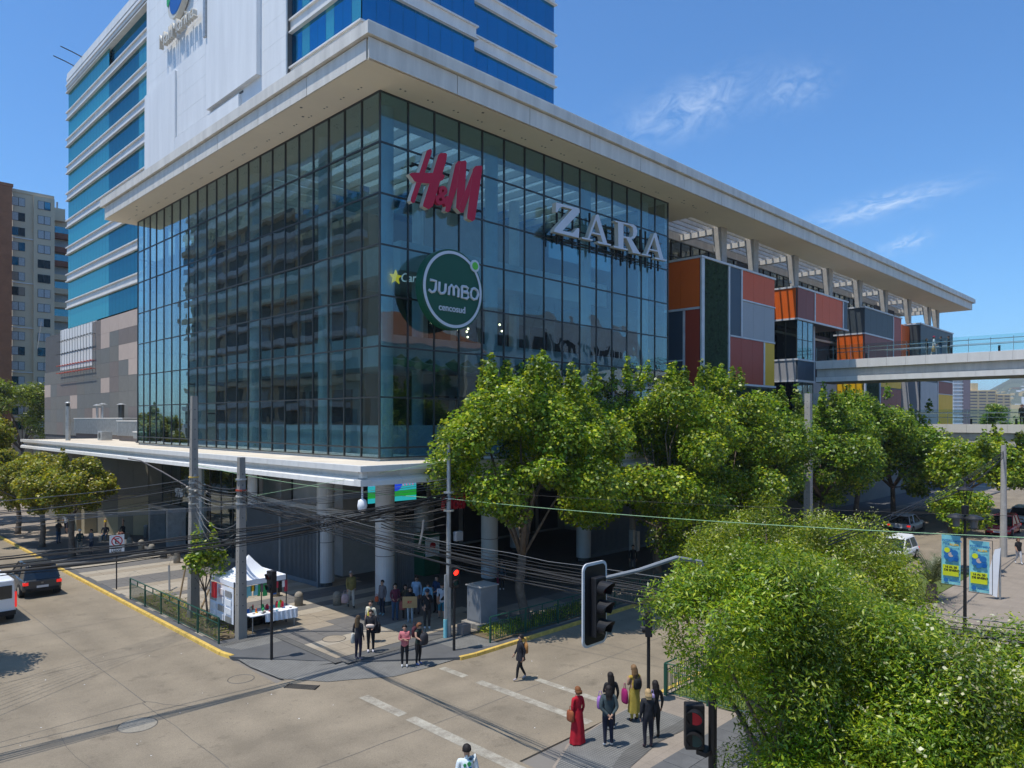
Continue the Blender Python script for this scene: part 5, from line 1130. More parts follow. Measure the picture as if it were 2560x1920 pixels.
# ================================================================= cables
def cable(name, lab, a, e, sag, r=.012, m='cable', grp=None, n=16, lump=0):
    a = Vector(a); e = Vector(e); pts = []
    for i in range(n+1):
        u = i/n; p = a.lerp(e,u); p.z -= sag*4*u*(1-u); 
        if lump: p += Vector((jit(lump),jit(lump),jit(lump)))*(1 if 0 < i < n else 0)
        pts.append(p)
    return tag(MB().tube(pts, r, 5).build(name, m), lab, 'cable', grp)
G1 = 'cables from the off frame left pole to the slender pole'; l1 = 'black cable in the thick bundle sagging from the left edge to the slender pale pole'
for i in range(13):
    z0 = 5.75-.05*(i%7)-.05*(i//7); cable('overhead_cable', l1, (-22.5,-3.6+jit(.35),z0-.25), (.1,-4.8+jit(.05),5.95-.05*(i%7)), (.45 if i%2 else .78)+jit(.05), random.choice([.009,.013,.019,.024]), 'cable' , G1, 18, .015)
for i in range(4): cable('overhead_cable','thin cable high above the bundle running to the slender pale pole',(-22.5,-3.5,6.6+.15*i),(.1,-4.8,6.2+.12*i),.35+.1*i,.009,'cable_grey','thin cables above the bundle')
G2 = 'cables crossing the right road from the shorter pole'; l2 = 'grey or black cable of the bundle from the shorter pole over the crossing'
for i in range(12):
    cable('overhead_cable', l2, (-6.07+jit(.05),1.11,6.1-.07*(i%8)), (-6.6+jit(.28),-33,6.6-.06*(i%8)), (.8,.95,1.12)[i%3]+jit(.04), random.choice([.008,.011,.015,.019]), random.choice(['cable','cable','cable_grey']), G2, 26, .018)
G3 = 'cables fanning left from the taller pole'; l3 = 'thin cable fanning left from the taller concrete pole'
for i in range(9):
    cable('overhead_cable', l3, (-6.2,5.63,6.3-.12*i), (-22.5+jit(.2),-3.6+i*.5,6.9-.15*i), .25+random.random()*.3, random.choice([.008,.011,.014]), random.choice(['cable','cable_grey']), G3)
G4 = 'cables between the taller and shorter poles'
for i in range(7): cable('overhead_cable','cable strung between the taller and the shorter concrete poles',(-6.2,5.55,6.25-.13*i),(-6.07,1.2,6.15-.12*i),.12+.1*random.random(),random.choice([.01,.016,.03]),random.choice(['cable','cable_grey']),G4,10,.02)
for i in range(3): cable('overhead_cable','slack looping cable hanging low between the taller and shorter poles',(-6.2,5.5,5.3-.2*i),(-6.07,1.2,4.8-.2*i),.75+.25*i,.014,'cable_grey','slack cables between the poles',14,.02)
G5 = 'cables from the shorter pole to the slender pole'
for i in range(7): cable('overhead_cable','cable crossing the plaza corner from the shorter pole to the slender pale pole',(-6.0,1.05,5.9-.08*i),(.05,-4.75,5.8-.1*i),.45+.3*random.random(),random.choice([.01,.014,.02]),'cable',G5,14,.015)
for i in range(4): cable('overhead_cable','loose cable drooping low near the slender pale pole',(-2.3,-3.4,5.0-.12*i),(.05,-4.75,5.0-.35*i),.2,.02,'cable','drooping cables by the slender pole',8,.03)
cable('green_cable','long pale green cable crossing the whole picture under the plane tree crowns',(-6.2,5.6,6.95),(.1,-4.8,5.72),.25,.013,'cable_green')
cable('green_cable','pale green cable continuing from the slender pole to the right edge',(.1,-4.8,5.72),(4.2,-26.5,6.0),.2,.012,'cable_green')
cable('overhead_cable','thin dark wire just above the pale green cable',(.1,-4.8,6.1),(6.2,-27,6.4),.15,.006,'cable')
cable('overhead_cable','thin pale wire rising from the shorter pole to the slender pole top',(-6.07,1.11,5.75),(.1,-4.8,7.3),.0,.008,'cable_green')
for i in range(3): cable('overhead_cable','cable running right from the slender pole through the plane trees',(.1,-4.8,6.0-.15*i),(17.6,-1.9,6.2-.1*i),.4,.018,'cable','cables through the plane trees')
for i in range(5): cable('overhead_cable','dark wire slanting up through the ash tree toward the right pole',(3.5,-19,5.3-.1*i) if i<3 else (20,-17.5,5.0),(37.6,-17.3,7.0-.1*i),.4,.02,'cable','wires to the right pole')
tg = tag(MB().tube([(-.9,-4.4,4.9),(-.95,-4.4,4.5),(-1.05,-4.4,4.1),(-1.1,-4.3,3.7)], .05, 6).build('splice_closure','cable_grey'), 'hanging splice closure with loop of cable left of the slender pole', 'cable closure')
t = tag(MB().tube([(-5.06,11.6,.0),(-4.8,12.4,1.2)], .05, 6).tube([(-4.8,12.4,1.2),(-6.1,6.0,5.5)], .006, 4).build('guy_anchor','cable_grey'), 'leaning grey guy wire tube behind the left green railing', 'guy wire')
for (x,yv,dx,lab) in ((-5.9,8.2,.5,'pale wooden stake leaning behind the green railing'),(-5.6,6.4,.55,'dark wooden stake leaning beside the taller pole')):
    tag(MB().tube([(x,yv,0),(x+dx,yv+.3,2.0 if 'pale' in lab else .9)], .045, 5).build('wooden_stake','wood'), lab, 'stake')

# ================================================================= traffic signals
def lens(t, x, y, z, n, r, m, vis=.16):
    n = Vector(n).normalized(); c = Vector((x,y,z)); MB().cyl(c, c+n*.015, r*.92, n=18).build('lens', m, t)
    q = MB(); a = n.cross(Vector((0,0,1))); vs = []; k = 20
    for i in range(k+1):
        th = -0.9+(PI+1.8)*i/k; d = a*math.cos(th)+Vector((0,0,1))*math.sin(th); vs += [c+d*r, c+d*r+n*(vis*(.55+.45*max(0,math.sin(th)))), c+d*(r-.012), c+d*(r-.012)+n*(vis*(.55+.45*max(0,math.sin(th))))]
    q.add(vs, [(4*i,4*i+4,4*i+5,4*i+1) for i in range(k)]+[(4*i+2,4*i+3,4*i+7,4*i+6) for i in range(k)]+[(4*i+1,4*i+5,4*i+7,4*i+3) for i in range(k)]); q.build('visor', 'lamp_black', t)
def pedsignal(lab, x, y, n, mats, top=3.25, post=True, off=(0,0), r=.13):
    t = empty('pedestrian_signal', (x,y,0), lab, 'traffic light', 'pedestrian signals at the crossing')
    if post: MB().cyl((x,y,-.05),(x,y,top-.35),.055,n=12).build('post','lamp_black',t)
    n = Vector(n).normalized(); s = n.cross(Vector((0,0,1))); cx, cy = x+off[0], y+off[1]
    q = []; w, d = .17, .11
    for z in (top-.82, top):
        for u, v in ((-w,-d),(w,-d),(w,d),(-w,d)): p = Vector((cx,cy,0))+s*u+n*v; q.append((p.x,p.y,z))
    MB().add(q,[(0,3,2,1),(4,5,6,7),(0,1,5,4),(1,2,6,5),(2,3,7,6),(3,0,4,7)]).build('housing','lamp_black',t,bevel=.02)
    for i, m in enumerate(mats):
        p = Vector((cx,cy,0))+n*(d+.002); lens(t, p.x, p.y, top-.21-.4*i, n, r, m)
    return t
pedsignal('black two lamp pedestrian signal in front of the shorter pole and tent', -6.41,-2.19,(-1,-.15,0),('lens_off','lens_green_off'),3.29)
pedsignal('pedestrian signal showing a bright red lamp beside the slender pole', -.93,-6.34,(-.25,-1,0),('lens_red','lens_green_off'),3.27)
pedsignal('pedestrian signal seen from the side behind the woman in the yellow dress', -.05,-14.75,(-.6,.8,0),('lens_off','lens_pale'),2.95)
t = empty('traffic_light', (-10.02,-20.4,5.92), 'large three lamp traffic signal with white bordered black backplate on an overhead arm', 'traffic light')
def rr(cx, cz, w, h, r, n=6):
    pts = []
    for sx, sz, a0 in ((1,-1,-PI/2),(1,1,0),(-1,1,PI/2),(-1,-1,PI)):
        for i in range(n+1): a = a0+PI/2*i/n; pts.append((cx+sx*(w-r)+r*math.cos(a), cz+sz*(h-r)+r*math.sin(a)))
    return pts
X0,Y0,Z0 = -10.02,-20.4,5.94
MB().prismY(rr(X0,Z0,.32,.69,.12), Y0+.0, Y0+.025).build('backplate_border','frame_white',t); MB().prismY(rr(X0,Z0,.275,.645,.09), Y0-.006, Y0-.001).build('backplate','lamp_black',t)
MB().box(X0-.14,X0+.14,Y0-.13,Y0-.007,Z0-.52,Z0+.46).build('signal_body','lamp_black',t,bevel=.02); MB().box(X0-.13,X0+.13,Y0+.026,Y0+.16,Z0-.5,Z0+.5).build('rear_box','tile_brown',t,bevel=.02)
for i, m in enumerate(('lens_off','lens_pale','lens_pale')): lens(t, X0, Y0-.131, Z0+.28-.31*i, (0,-1,0), .125, m, .25)
MB().box(X0-.3,X0+.3,Y0-.05,Y0-.01,Z0+.52,Z0+.54).build('bracket','galv',t) if False else None
t = empty('signal_mast', (-7.74,-21.28,0), 'black mast with overhead arm and two lamp pedestrian signal in the near corner', 'traffic light')
MB().cyl((-7.74,-21.28,0),(-7.74,-21.28,4.9),.075,n=14).build('mast','lamp_black',t)
MB().tube([(-7.74,-21.28,4.9),(-7.75,-21.25,5.9),(-7.95,-21.15,6.45),(-8.5,-21.0,6.58),(-9.2,-20.7,6.42),(-9.95,-20.32,6.3)], [.06,.05,.045,.04,.036,.032], 8).build('arm','cabinet_grey',t)
n = Vector((-.75,-.66,0)); s = Vector((-.66,.75,0)); c = Vector((-7.74,-21.28,0))+Vector((-.26,.22,0)); q = []
for z in (3.12,3.92):
    for u, v in ((-.17,-.1),(.17,-.1),(.17,.1),(-.17,.1)): p = c+s*u+n*v; q.append((p.x,p.y,z))
MB().add(q,[(0,3,2,1),(4,5,6,7),(0,1,5,4),(1,2,6,5),(2,3,7,6),(3,0,4,7)]).build('signal_housing','lamp_black',t,bevel=.02)
for i, m in enumerate(('sign_red','lens_green_off')): p = c+n*.105; lens(t, p.x, p.y, 3.71-.39*i, Vector((-.93,-.3,0)), .15, m, .16)
MB().box(-8.0,-7.7,-21.3,-21.1,3.02,3.1).build('bracket','lamp_black',t)

# ================================================================= street furniture
bol = None
BL = [(-1.93,27.6,'left end'),(-1.75,25.8,''),(-1.86,23.5,''),(-1.88,21.3,''),(-1.87,19.1,''),(-1.63,6.7,''),(-1.74,4.2,''),(-.4,2.93,'')]
blabs = ['farthest stone bollard below the seated man in a yellow helmet','second stone bollard left of the glass entrance portal','third stone bollard in front of the glass portal','fourth stone bollard just left of the taller pole','stone bollard closest behind the young tree','stone bollard half hidden behind the pedestrian signal by the tent','sunlit stone bollard alone between tent and gate','shaded stone bollard left of the man in the olive jacket']
for (x,yv,_), lb in zip(BL, blabs):
    if bol is None:
        bol = empty('stone_bollard', (x,yv,0), lb, 'bollard', 'stone bollards in front of the arcade')
        me = MB().lathe((0,0,0),[(.2,0),(.205,.45),(.19,.54),(.14,.62),(.07,.66),(.01,.675)],n=18).build('bollard_post','granite',bol,world=False,smooth=True); MB().lathe((0,0,.42),[(.207,0),(.207,.015)],n=18).build('bollard_ring','dark_joint',bol,world=False)
    else:
        o = bol.copy(); COL.objects.link(o); o.location = (x,yv,0); o['label'] = lb
        for c_ in list(bol.children): d_ = c_.copy(); COL.objects.link(d_); d_.parent = o
t = empty('utility_cabinet', (2.2,-4.6,0), 'tall grey metal utility cabinet on a concrete base by the railing', 'cabinet')
MB().box(1.75,2.75,-5.0,-4.1,.22,1.75).build('case','cabinet_grey',t,bevel=.02); MB().box(1.7,2.8,-5.05,-4.05,1.75,1.79).build('lid','concrete_pale',t); MB().box(1.55,2.95,-5.2,-3.95,0,.22).build('plinth','concrete_pole',t,bevel=.02)
MB().box(1.735,1.75,-4.95,-4.15,.3,1.7).box(1.72,1.735,-4.3,-4.25,.9,1.1).build('door','cabinet_grey',t)
tag(MB().box(.55,1.0,-5.2,-4.8,0,.42).build('meter_chest','tile_brown',bevel=.03), 'small rusty brown chest at the foot of the slender pole', 'box')
t = empty('no_parking_sign', (-6.87,14.05,0), 'no parking sign with crossed letter E on a thin black post', 'road sign')
MB().cyl((-6.87,14.05,-.02),(-6.87,14.05,2.86),.035,n=8).build('post','lamp_black',t)
def fp(u, z, d): # sign plane facing -Y/-X
    n = Vector((-.12,-1,0)).normalized(); s = Vector((1,-.12,0)).normalized(); p = Vector((-6.87,14.0,0))+s*u+n*d; return (p.x,p.y,z)
def fq(pts, d0, d1, nm, m):
    k = len(pts); MB().add([fp(u,z,d1) for u,z in pts]+[fp(u,z,d0) for u,z in pts],[tuple(range(k)),tuple(range(2*k-1,k-1,-1))]+[(i,k+i,k+(i+1)%k,(i+1)%k) for i in range(k)]).build(nm, m, t)
fq([(-.35,1.98),(.35,1.98),(.35,2.88),(-.35,2.88)],0,.02,'plate','white')
for i in range(24):
    a0, a1 = 2*PI*i/24, 2*PI*(i+1)/24
ringp = [(.27*math.cos(2*PI*i/24), 2.56+.27*math.sin(2*PI*i/24)) for i in range(24)]; fq(ringp,.021,.026,'red_ring','sign_red'); fq([(x*.8,2.56+(z-2.56)*.8) for x,z in ringp],.027,.031,'inner_disc','white')
fq([(-.09,2.42),(.1,2.42),(.1,2.46),(-.03,2.46),(-.03,2.54),(.07,2.54),(.07,2.58),(-.03,2.58),(-.03,2.66),(.1,2.66),(.1,2.70),(-.09,2.70)],.032,.036,'letter','black')
fq([(-.2,2.72),(-.16,2.76),(.2,2.40),(.16,2.36)],.037,.041,'slash','sign_red')
tm = text('sign_text', 'AMBOS\nLADOS', .15, .003, TM(fp(-.27,2.14,.025),(1,-.12,0),(0,0,1)), 'black', t, bold=.004)
# lamp post with banners
t = empty('banner_lamp_post', (15,-20.13,0), 'dark double headed street lamp post left standing between two teal banners', 'street lamp')
MB().cyl((15,-20.13,0),(15,-20.13,5.5),.07,.05,12).build('post','lamp_black',t)
MB().lathe((15,-20.13,5.55),[(.13,-.42),(.15,-.08),(.06,-.05)],n=12).build('lamp_base','lamp_black',t)
for a in range(4): MB().cyl((15+.1*math.cos(a*PI/2),-20.13+.1*math.sin(a*PI/2),5.5),(15+.26*math.cos(a*PI/2),-20.13+.26*math.sin(a*PI/2),6.15),.014,n=5).build('cage_bar','lamp_black',t)
MB().lathe((15,-20.13,6.12),[(.31,0),(.33,.03),(.2,.12),(.09,.16),(.05,.28),(.02,.34)],n=18).build('lamp_roof','lamp_black',t,smooth=False)
for dy in (.32,-.32):
    MB().lathe((15,-20.13+dy,4.95),[(.36,0),(.35,.05),(.22,.14),(.07,.18)],n=18).build('reflector_shade','steel_dark',t); MB().lathe((15,-20.13+dy,4.6),[(.12,0),(.15,.34)],n=12).build('globe','lens_pale',t)
def banner(lab, y0, y1, z0, z1):
    b_ = empty('street_banner', (15,y0,z0), lab, 'banner', 'teal banners on the lamp post')
    q = MB(); n = 8; vs = []
    for i in range(n+1):
        for j in range(n+1): vs.append((15-.03*math.sin(i*1.1)*math.sin(j*.9), y0+(y1-y0)*j/n, z0+(z1-z0)*i/n))
    q.add(vs, [(i*(n+1)+j, i*(n+1)+j+1, (i+1)*(n+1)+j+1, (i+1)*(n+1)+j) for i in range(n) for j in range(n)]); q.build('banner_cloth','banner_teal',b_)
    w = abs(y1-y0); X = 14.945; yc = y0-w*.06; txt = lambda s, sz, z, off, m, bl=.004, nm='banner_text': text(nm, s, sz, .001, TM((X,y0-off,z),(0,-1,0),(0,0,1)), m, b_, bold=bl)
    txt('INTERCAMBIA', .115, z1-.26, .03, 'banner_blue'); txt('TU', .125, z1-.42, .12, 'banner_blue'); txt('ROPA', .125, z1-.42, .32, 'p_yellow')
    for i, (u, z, r_, m) in enumerate(((.30,.62,.20,'banner_blue'),(.42,.75,.2,'banner_blue'),(.22,.5,.11,'banner_yellow'),(.36,.68,.1,'tile_pink'),(.5,.6,.13,'banner_blue'),(.55,.86,.09,'logo_blue'),(.34,.9,.09,'banner_blue'),(.2,.78,.1,'banner_blue'))):
        MB().cyl((X-.002*i,y0-u,z1-.12-z),(X-.002*i-.002,y0-u,z1-.12-z),r_,n=14).build('printed_shape',m,b_)
    MB().box(X-.004,X,y0-w*.92,y0-w*.08,z0+.36,z0+.82).build('yellow_patch','banner_yellow',b_)
    text('banner_text','16 AL 20',.12,.001,TM((X-.006,y0-.14,z0+.69),(0,-1,0),(0,0,1)),'black',b_,bold=.006); text('banner_text','DE ENERO',.12,.001,TM((X-.006,y0-.11,z0+.56),(0,-1,0),(0,0,1)),'black',b_,bold=.006)
    MB().cyl((X-.004,y0-.18,z0+.17),(X,y0-.18,z0+.17),.09,n=14).build('printed_emblem','banner_blue',b_); txt('MallMarina',.09,z0+.13,.3,'banner_blue')
    for zz in (z0-.04,z1+.05): MB().cyl((15.03,y0+.04,zz),(15.03,y1-.1,zz),.012,n=5).build('banner_frame','steel_dark',b_)
    MB().cyl((15.03,y1-.1,z0-.04),(15.03,y1-.1,z1+.05),.012,n=5).build('banner_frame','steel_dark',b_)
banner('teal clothing swap banner left of the lamp post', -19.27,-19.97,2.15,4.2); banner('teal clothing swap banner right of the lamp post', -20.28,-20.99,1.98,4.08)
t = empty('banner_flag', (23.8,-19.7,0), 'white feather flag beside the right teal banner', 'flag'); MB().cyl((23.8,-19.7,0),(23.8,-19.7,2.6),.05,n=8).build('pole','galv',t)
MB().add([(23.7,-19.6,.1),(23.7,-19.0,.3),(23.7,-19.5,2.5),(23.7,-19.75,2.6),(23.66,-19.6,.1),(23.66,-19.0,.3),(23.66,-19.5,2.5),(23.66,-19.75,2.6)],[(0,1,2,3),(7,6,5,4)]).build('flag_cloth','canvas_white',t)
# ================================================================= market tent and stall
t = empty('market_tent', (-4.8,3.1,0), 'small white pointed canopy tent over the street stall', 'tent')
LX = [(-6.0,1.9),(-3.6,1.95),(-3.6,4.3),(-6.0,4.3)]
for x,yv in LX: MB().cyl((x,yv,0),(x,yv,2.15),.025,n=6).build('leg','steel_dark',t)
q = MB(); n = 6; apex = Vector((-4.8,3.1,3.0)); vs = []; fs = []
for s in range(4):
    a, b_ = Vector((*LX[s],2.12)), Vector((*LX[(s+1)%4],2.12)); base_ = len(q.v)
    grid_ = []
    for i in range(n+1):
        for j in range(n+1):
            e = a.lerp(b_, j/n); p = e.lerp(apex, i/n); u = i/n; p.z -= .26*math.sin(PI*u)*(1)+.05*math.sin(PI*j/n)*(1-u); grid_.append(p)
    q.add(grid_, [(i*(n+1)+j, i*(n+1)+j+1, (i+1)*(n+1)+j+1, (i+1)*(n+1)+j) for i in range(n) for j in range(n)])
q.build('canopy','canvas_white',t,smooth=True)
for s in range(4):
    a, b_ = LX[s], LX[(s+1)%4]; MB().add([(*a,2.12),(*b_,2.12),(*b_,1.9),(*a,1.9)],[(0,1,2,3)]).build('valance','canvas_white',t)
MB().add([(-6.0,1.9,1.85),(-6.0,4.3,1.85),(-6.02,4.3,.35),(-6.02,1.9,.35)],[(0,1,2,3)]).build('side_curtain','canvas_white',t)
tb = empty('stall_table', (-4.7,1.6,0), 'folding stall table under a white cloth in front of the tent', 'table')
MB().box(-5.6,-3.5,1.15,2.3,.72,.75).build('table_top','cloth_white',tb)
for x,yv in ((-5.5,1.25),(-3.6,1.25),(-5.5,2.2),(-3.6,2.2)): MB().cyl((x,yv,0),(x,yv,.72),.02,n=6).build('leg','galv',tb)
q = MB(); vs = []
for i in range(25):
    u = i/24; x = -5.0+1.52*u; vs += [(x,1.14+.015*math.sin(i*1.9),.755),(x,1.11+.03*math.sin(i*1.9),.36+.06*(1-u))]
q.add(vs,[(2*i,2*i+1,2*i+3,2*i+2) for i in range(24)]).box(-3.5,-3.48,1.15,2.3,.36,.755).build('cloth','cloth_white',tb)
gc = ['p_coral','logo_green','logo_blue','p_yellow','hm_red','banner_teal','black','white','tile_pink','logo_red','purple_far']
rs = random.Random(8)
GG = 'small goods laid out on the stall table'; gl = 'small colourful trinket laid on the stall table'
for i in range(44):
    x = rs.uniform(-5.45,-3.7); yv = rs.uniform(1.3,2.2); s = rs.uniform(.03,.08); hgt = rs.uniform(.02,.26 if yv > 1.6 else .05)
    m = rs.choice(gc)
    tag(MB().lathe((x,yv,.752),[(s,0),(s*1.02,hgt*.7),(s*.5,hgt),(s*.3,hgt*1.1)],n=7).build('trinket',m), gl, 'trinket', GG)
for i in range(16):
    x = -3.62-.14*i; zt = 1.92; s = rs.uniform(.05,.1)
    tag(MB().cyl((x,1.96,1.85),(x,1.96,zt),.004,n=4).box(x-s,x+s,1.93,1.99,1.85-rs.uniform(.2,.55),1.86).build('hanging_bag',rs.choice(gc)), 'small coloured bag or toy hanging under the tent edge', 'hanging goods', 'goods hanging under the tent edge')
for i in range(12):
    z = 1.7-(i%4)*.36; yv = 2.1+(i//4)*.75; tag(MB().box(-6.06,-6.03,yv,yv+.55,z-.26,z).build('packet','white' if i%3 else 'galv'), 'clear packet of goods pinned on the tent side curtain', 'packet', 'packets on the tent side curtain')
tag(MB().box(-6.35,-6.25,3.0,3.35,1.35,2.0).build('red_garment','sign_red'), 'red and white garment hanging behind the young tree', 'garment')
for i, (x,yv,s) in enumerate(((-5.2,2.5,.3),(-4.7,2.7,.35),(-4.2,2.4,.28))): tag(MB().lathe((x,yv,0),[(s,0),(s*1.1,s*.6),(s*.6,s*1.1),(.05,s*1.2)],n=9).build('goods_sack','black'), ['dark sack at the left under the stall table','largest dark sack under the middle of the stall table','small dark sack at the right under the stall table'][i], 'sack')
# bicycle-like cart basket by rail
t = tag(MB().tube([(-6.6+.22*math.cos(a/8*2*PI),1.5+.22*math.sin(a/8*2*PI),.3) for a in range(9)],.02,5).tube([(-6.6+.24*math.cos(a/8*2*PI),1.5+.24*math.sin(a/8*2*PI),.55) for a in range(9)],.02,5).tube([(-6.6+.2*math.cos(a/8*2*PI),1.5+.2*math.sin(a/8*2*PI),.05) for a in range(9)],.02,5).build('wire_basket','black'), 'black wire basket standing at the end of the left railing', 'basket')

# ================================================================= footbridges
def bridge(lab, x0, z, y1, rail=True, zb=0, thing_cat='footbridge', ys=-.2, w=4.2):
    t = empty('footbridge', (x0,ys,0), lab, thing_cat, None)
    MB().box(x0+.05,x0+w,y1,ys,z-.4,z-.02).build('deck','concrete_pale',t)
    MB().box(x0+.32,x0+w-.3,y1,ys,z-1.5,z-.4).build('girder','roof_white',t); MB().box(x0+.1,x0+w-.1,y1,ys,z-2.05,z-1.5).build('bottom_flange','tile_olive',t)
    yv = ys; f = None; g = None
    while yv > y1:
        if f is None: f = MB().box(x0-.02,x0+.05,-1.54,0,z-.76,z).build('fascia_panel','white_panel',t); f.location.y += yv
        else: o = inst(f,'fascia_panel',t); o.location = f.location.copy(); o.location.y += yv-ys
        yv -= 1.555
    yv = ys
    while yv > y1:
        if g is None: g = MB().box(x0+.0,x0+.1,-1.29,0,z-1.98,z-1.52).build('flange_panel','white_panel',t); g.location.y += yv
        else: o = inst(g,'flange_panel',t); o.location = g.location.copy(); o.location.y += yv-ys
        yv -= 1.3
    if rail:
        yv = ys; p = None
        while yv > y1:
            if p is None: p = MB().box(x0+.1,x0+.115,-1.53,0,z+.06,z+1.35).build('glass_panel','rail_glass',t); p.location.y += yv; s = MB().box(x0+.13,x0+.17,-.03,0,z,z+1.2).build('rail_post','galv',t); s.location.y += yv
            else:
                for k in (p, s): o = inst(k, k.name.split('.')[0], t); o.location = k.location.copy(); o.location.y += yv-ys
            yv -= 1.555
        MB().cyl((x0+.22,y1,z+1.05),(x0+.22,ys,z+1.05),.035,n=8).build('handrail','chrome',t); MB().cyl((x0+.3,y1,z+.62),(x0+.3,ys-6,z+.62),.03,n=8).build('handrail','chrome',t)
        MB().cyl((x0+w-.2,y1,z+1.05),(x0+w-.2,ys,z+1.05),.035,n=8).build('handrail','chrome',t)
        for i in range(7): MB().box(x0+.5,x0+.62,-1.2-i*3.4,-1.05-i*3.4,z,z+.5).build('light_bollard','lamp_black',t)
    return t
bridge('upper white footbridge leaving the coloured mall blocks to the right edge', 49.32, 14.63, -30)
bridge('lower white footbridge behind the plane trees at the right', 56.0, 8.72, -34)
# ================================================================= vehicles
def car(name, lab, x, y, rz, L_, W_, H_, paint, kind='suv', grp=None, cat='car'):
    t = empty(name, (x,y,-.12), lab, cat, grp, rz)     # local: rear at y=0, front at y=L
    hw = W_/2; bz = H_*.56
    if kind == 'van': st = [(0,.45,H_*.97,.93),(.15,.38,H_,1),(L_*.72,.38,H_,1),(L_*.82,.38,H_*.72,.98),(L_*.97,.38,H_*.55,.9),(L_,.42,H_*.48,.8)]
    else: st = [(0,.42,bz*.96,.88),(.12,.34,bz,.96),(L_*.3,.28,bz,1),(L_*.66,.28,bz*.98,1),(L_*.75,.28,bz*.92,.98),(L_*.95,.32,bz*.8,.9),(L_,.40,bz*.66,.78)]
    q = MB(); vs = []
    for (yy,z0,z1,k) in st:
        w = hw*k; vs += [(-w*.94,yy,z0),(-w,yy,z0+.12),(-w,yy,(z0+z1)*.55),(-w*.93,yy,z1-.05),(-w*.84,yy,z1),(w*.84,yy,z1),(w*.93,yy,z1-.05),(w,yy,(z0+z1)*.55),(w,yy,z0+.12),(w*.94,yy,z0)]
    n = 10; q.add(vs, [(i*n+j,i*n+(j+1)%n,(i+1)*n+(j+1)%n,(i+1)*n+j) for i in range(len(st)-1) for j in range(n)]+[tuple(range(n-1,-1,-1)),tuple(range((len(st)-1)*n,len(st)*n))])
    body = q.build('body',paint,t,world=False,smooth=False,bevel=.03)
    if kind != 'van':
        ca = [(.1,bz-.02,hw*.86),(L_*.72,bz-.02,hw*.86)]; ra = [(.38,H_,hw*.68),(L_*.5,H_,hw*.68)]
        MB().add([(-ca[0][2],ca[0][0],ca[0][1]),(ca[0][2],ca[0][0],ca[0][1]),(ca[1][2],ca[1][0],ca[1][1]),(-ca[1][2],ca[1][0],ca[1][1]),(-ra[0][2],ra[0][0],H_-.06),(ra[0][2],ra[0][0],H_-.06),(ra[1][2],ra[1][0],H_-.06),(-ra[1][2],ra[1][0],H_-.06)],[(0,3,2,1),(4,5,6,7),(0,1,5,4),(1,2,6,5),(2,3,7,6),(3,0,4,7)]).build('window_band','car_glass',t,world=False)
        MB().add([(-ra[0][2]-.02,.3,H_-.08),(ra[0][2]+.02,.3,H_-.08),(ra[1][2]+.02,L_*.53,H_-.08),(-ra[1][2]-.02,L_*.53,H_-.08),(-ra[0][2]+.06,.42,H_+.01),(ra[0][2]-.06,.42,H_+.01),(ra[1][2]-.06,L_*.48,H_+.01),(-ra[1][2]+.06,L_*.48,H_+.01)],[(0,3,2,1),(4,5,6,7),(0,1,5,4),(1,2,6,5),(2,3,7,6),(3,0,4,7)]).build('roof',paint,t,world=False,bevel=.02)
        for sx in (-1,1):
            for yy0,yy1 in ((.16,.42),(L_*.30,L_*.33),(L_*.64,L_*.5)):
                MB().tube([(sx*hw*.865,yy0 if yy0 != L_*.64 else L_*.715,bz),(sx*hw*.69,yy1,H_-.05)],.035,5).build('pillar',paint,t,world=False)
            MB().box(sx*hw*.92-.02,sx*hw*.92+(.2 if sx > 0 else -.2)+.0,L_*.62,L_*.65,bz,bz+.14).build('mirror',paint,t,world=False) if sx > 0 else MB().box(-hw*.92-.2,-hw*.92,L_*.62,L_*.65,bz,bz+.14).build('mirror',paint,t,world=False)
            MB().box(sx*hw*.9-.2,sx*hw*.9+.03 if sx>0 else -hw*.9+.2,-.03,.12,bz*.74,bz*.9).build('tail_light','tail_red',t,world=False) if sx > 0 else MB().box(-hw*.9-.03,-hw*.9+.2,-.03,.12,bz*.74,bz*.9).build('tail_light','tail_red',t,world=False)
            MB().box(sx*hw*.72-.17,sx*hw*.72+.17,L_-.12,L_+.01,bz*.6,bz*.74).build('headlight','lens_pale',t,world=False)
        MB().box(-.26,.26,-.03,.0,bz*.56,bz*.68).build('number_plate','plate',t,world=False); MB().box(-.26,.26,L_,L_+.02,.42,.53).build('number_plate','plate',t,world=False)
        MB().box(-hw*.8,hw*.8,-.05,.05,.36,.5).build('rear_bumper','rubber',t,world=False); MB().box(-.45,.45,L_-.02,L_+.015,.56,.68).build('grille','chrome',t,world=False); MB().box(-hw*.55,hw*.55,.02,.4,H_-.05,H_+.02).build('spoiler',paint,t,world=False,bevel=.02)
        text('maker_badge','H',.12,.004,TM((-.05,-.012,bz*.78),(1,0,0),(0,0,1)),'chrome',None); ob = bpy.context.scene.collection.objects[-1]; ob.parent = t
    else:
        MB().box(-hw*.8,-.03,-.02,.0,H_*.56,H_*.86).build('rear_window','car_glass',t,world=False); MB().box(.03,hw*.8,-.02,.0,H_*.56,H_*.86).build('rear_window','car_glass',t,world=False)
        MB().box(-.006,.006,-.025,.0,.5,H_*.95).build('door_gap','black',t,world=False)
        for sx in (-1,1): MB().box(min(sx*hw*.93,sx*hw*1.0),max(sx*hw*.93,sx*hw*1.0),-.03,.1,H_*.35,H_*.7).build('tail_light','tail_red',t,world=False)
        MB().box(-.4,-.12,-.04,-.02,H_*.5,H_*.53).build('door_handle','black',t,world=False); MB().box(-hw*.95,hw*.95,-.08,.06,.36,.55).build('rear_bumper','rubber',t,world=False)
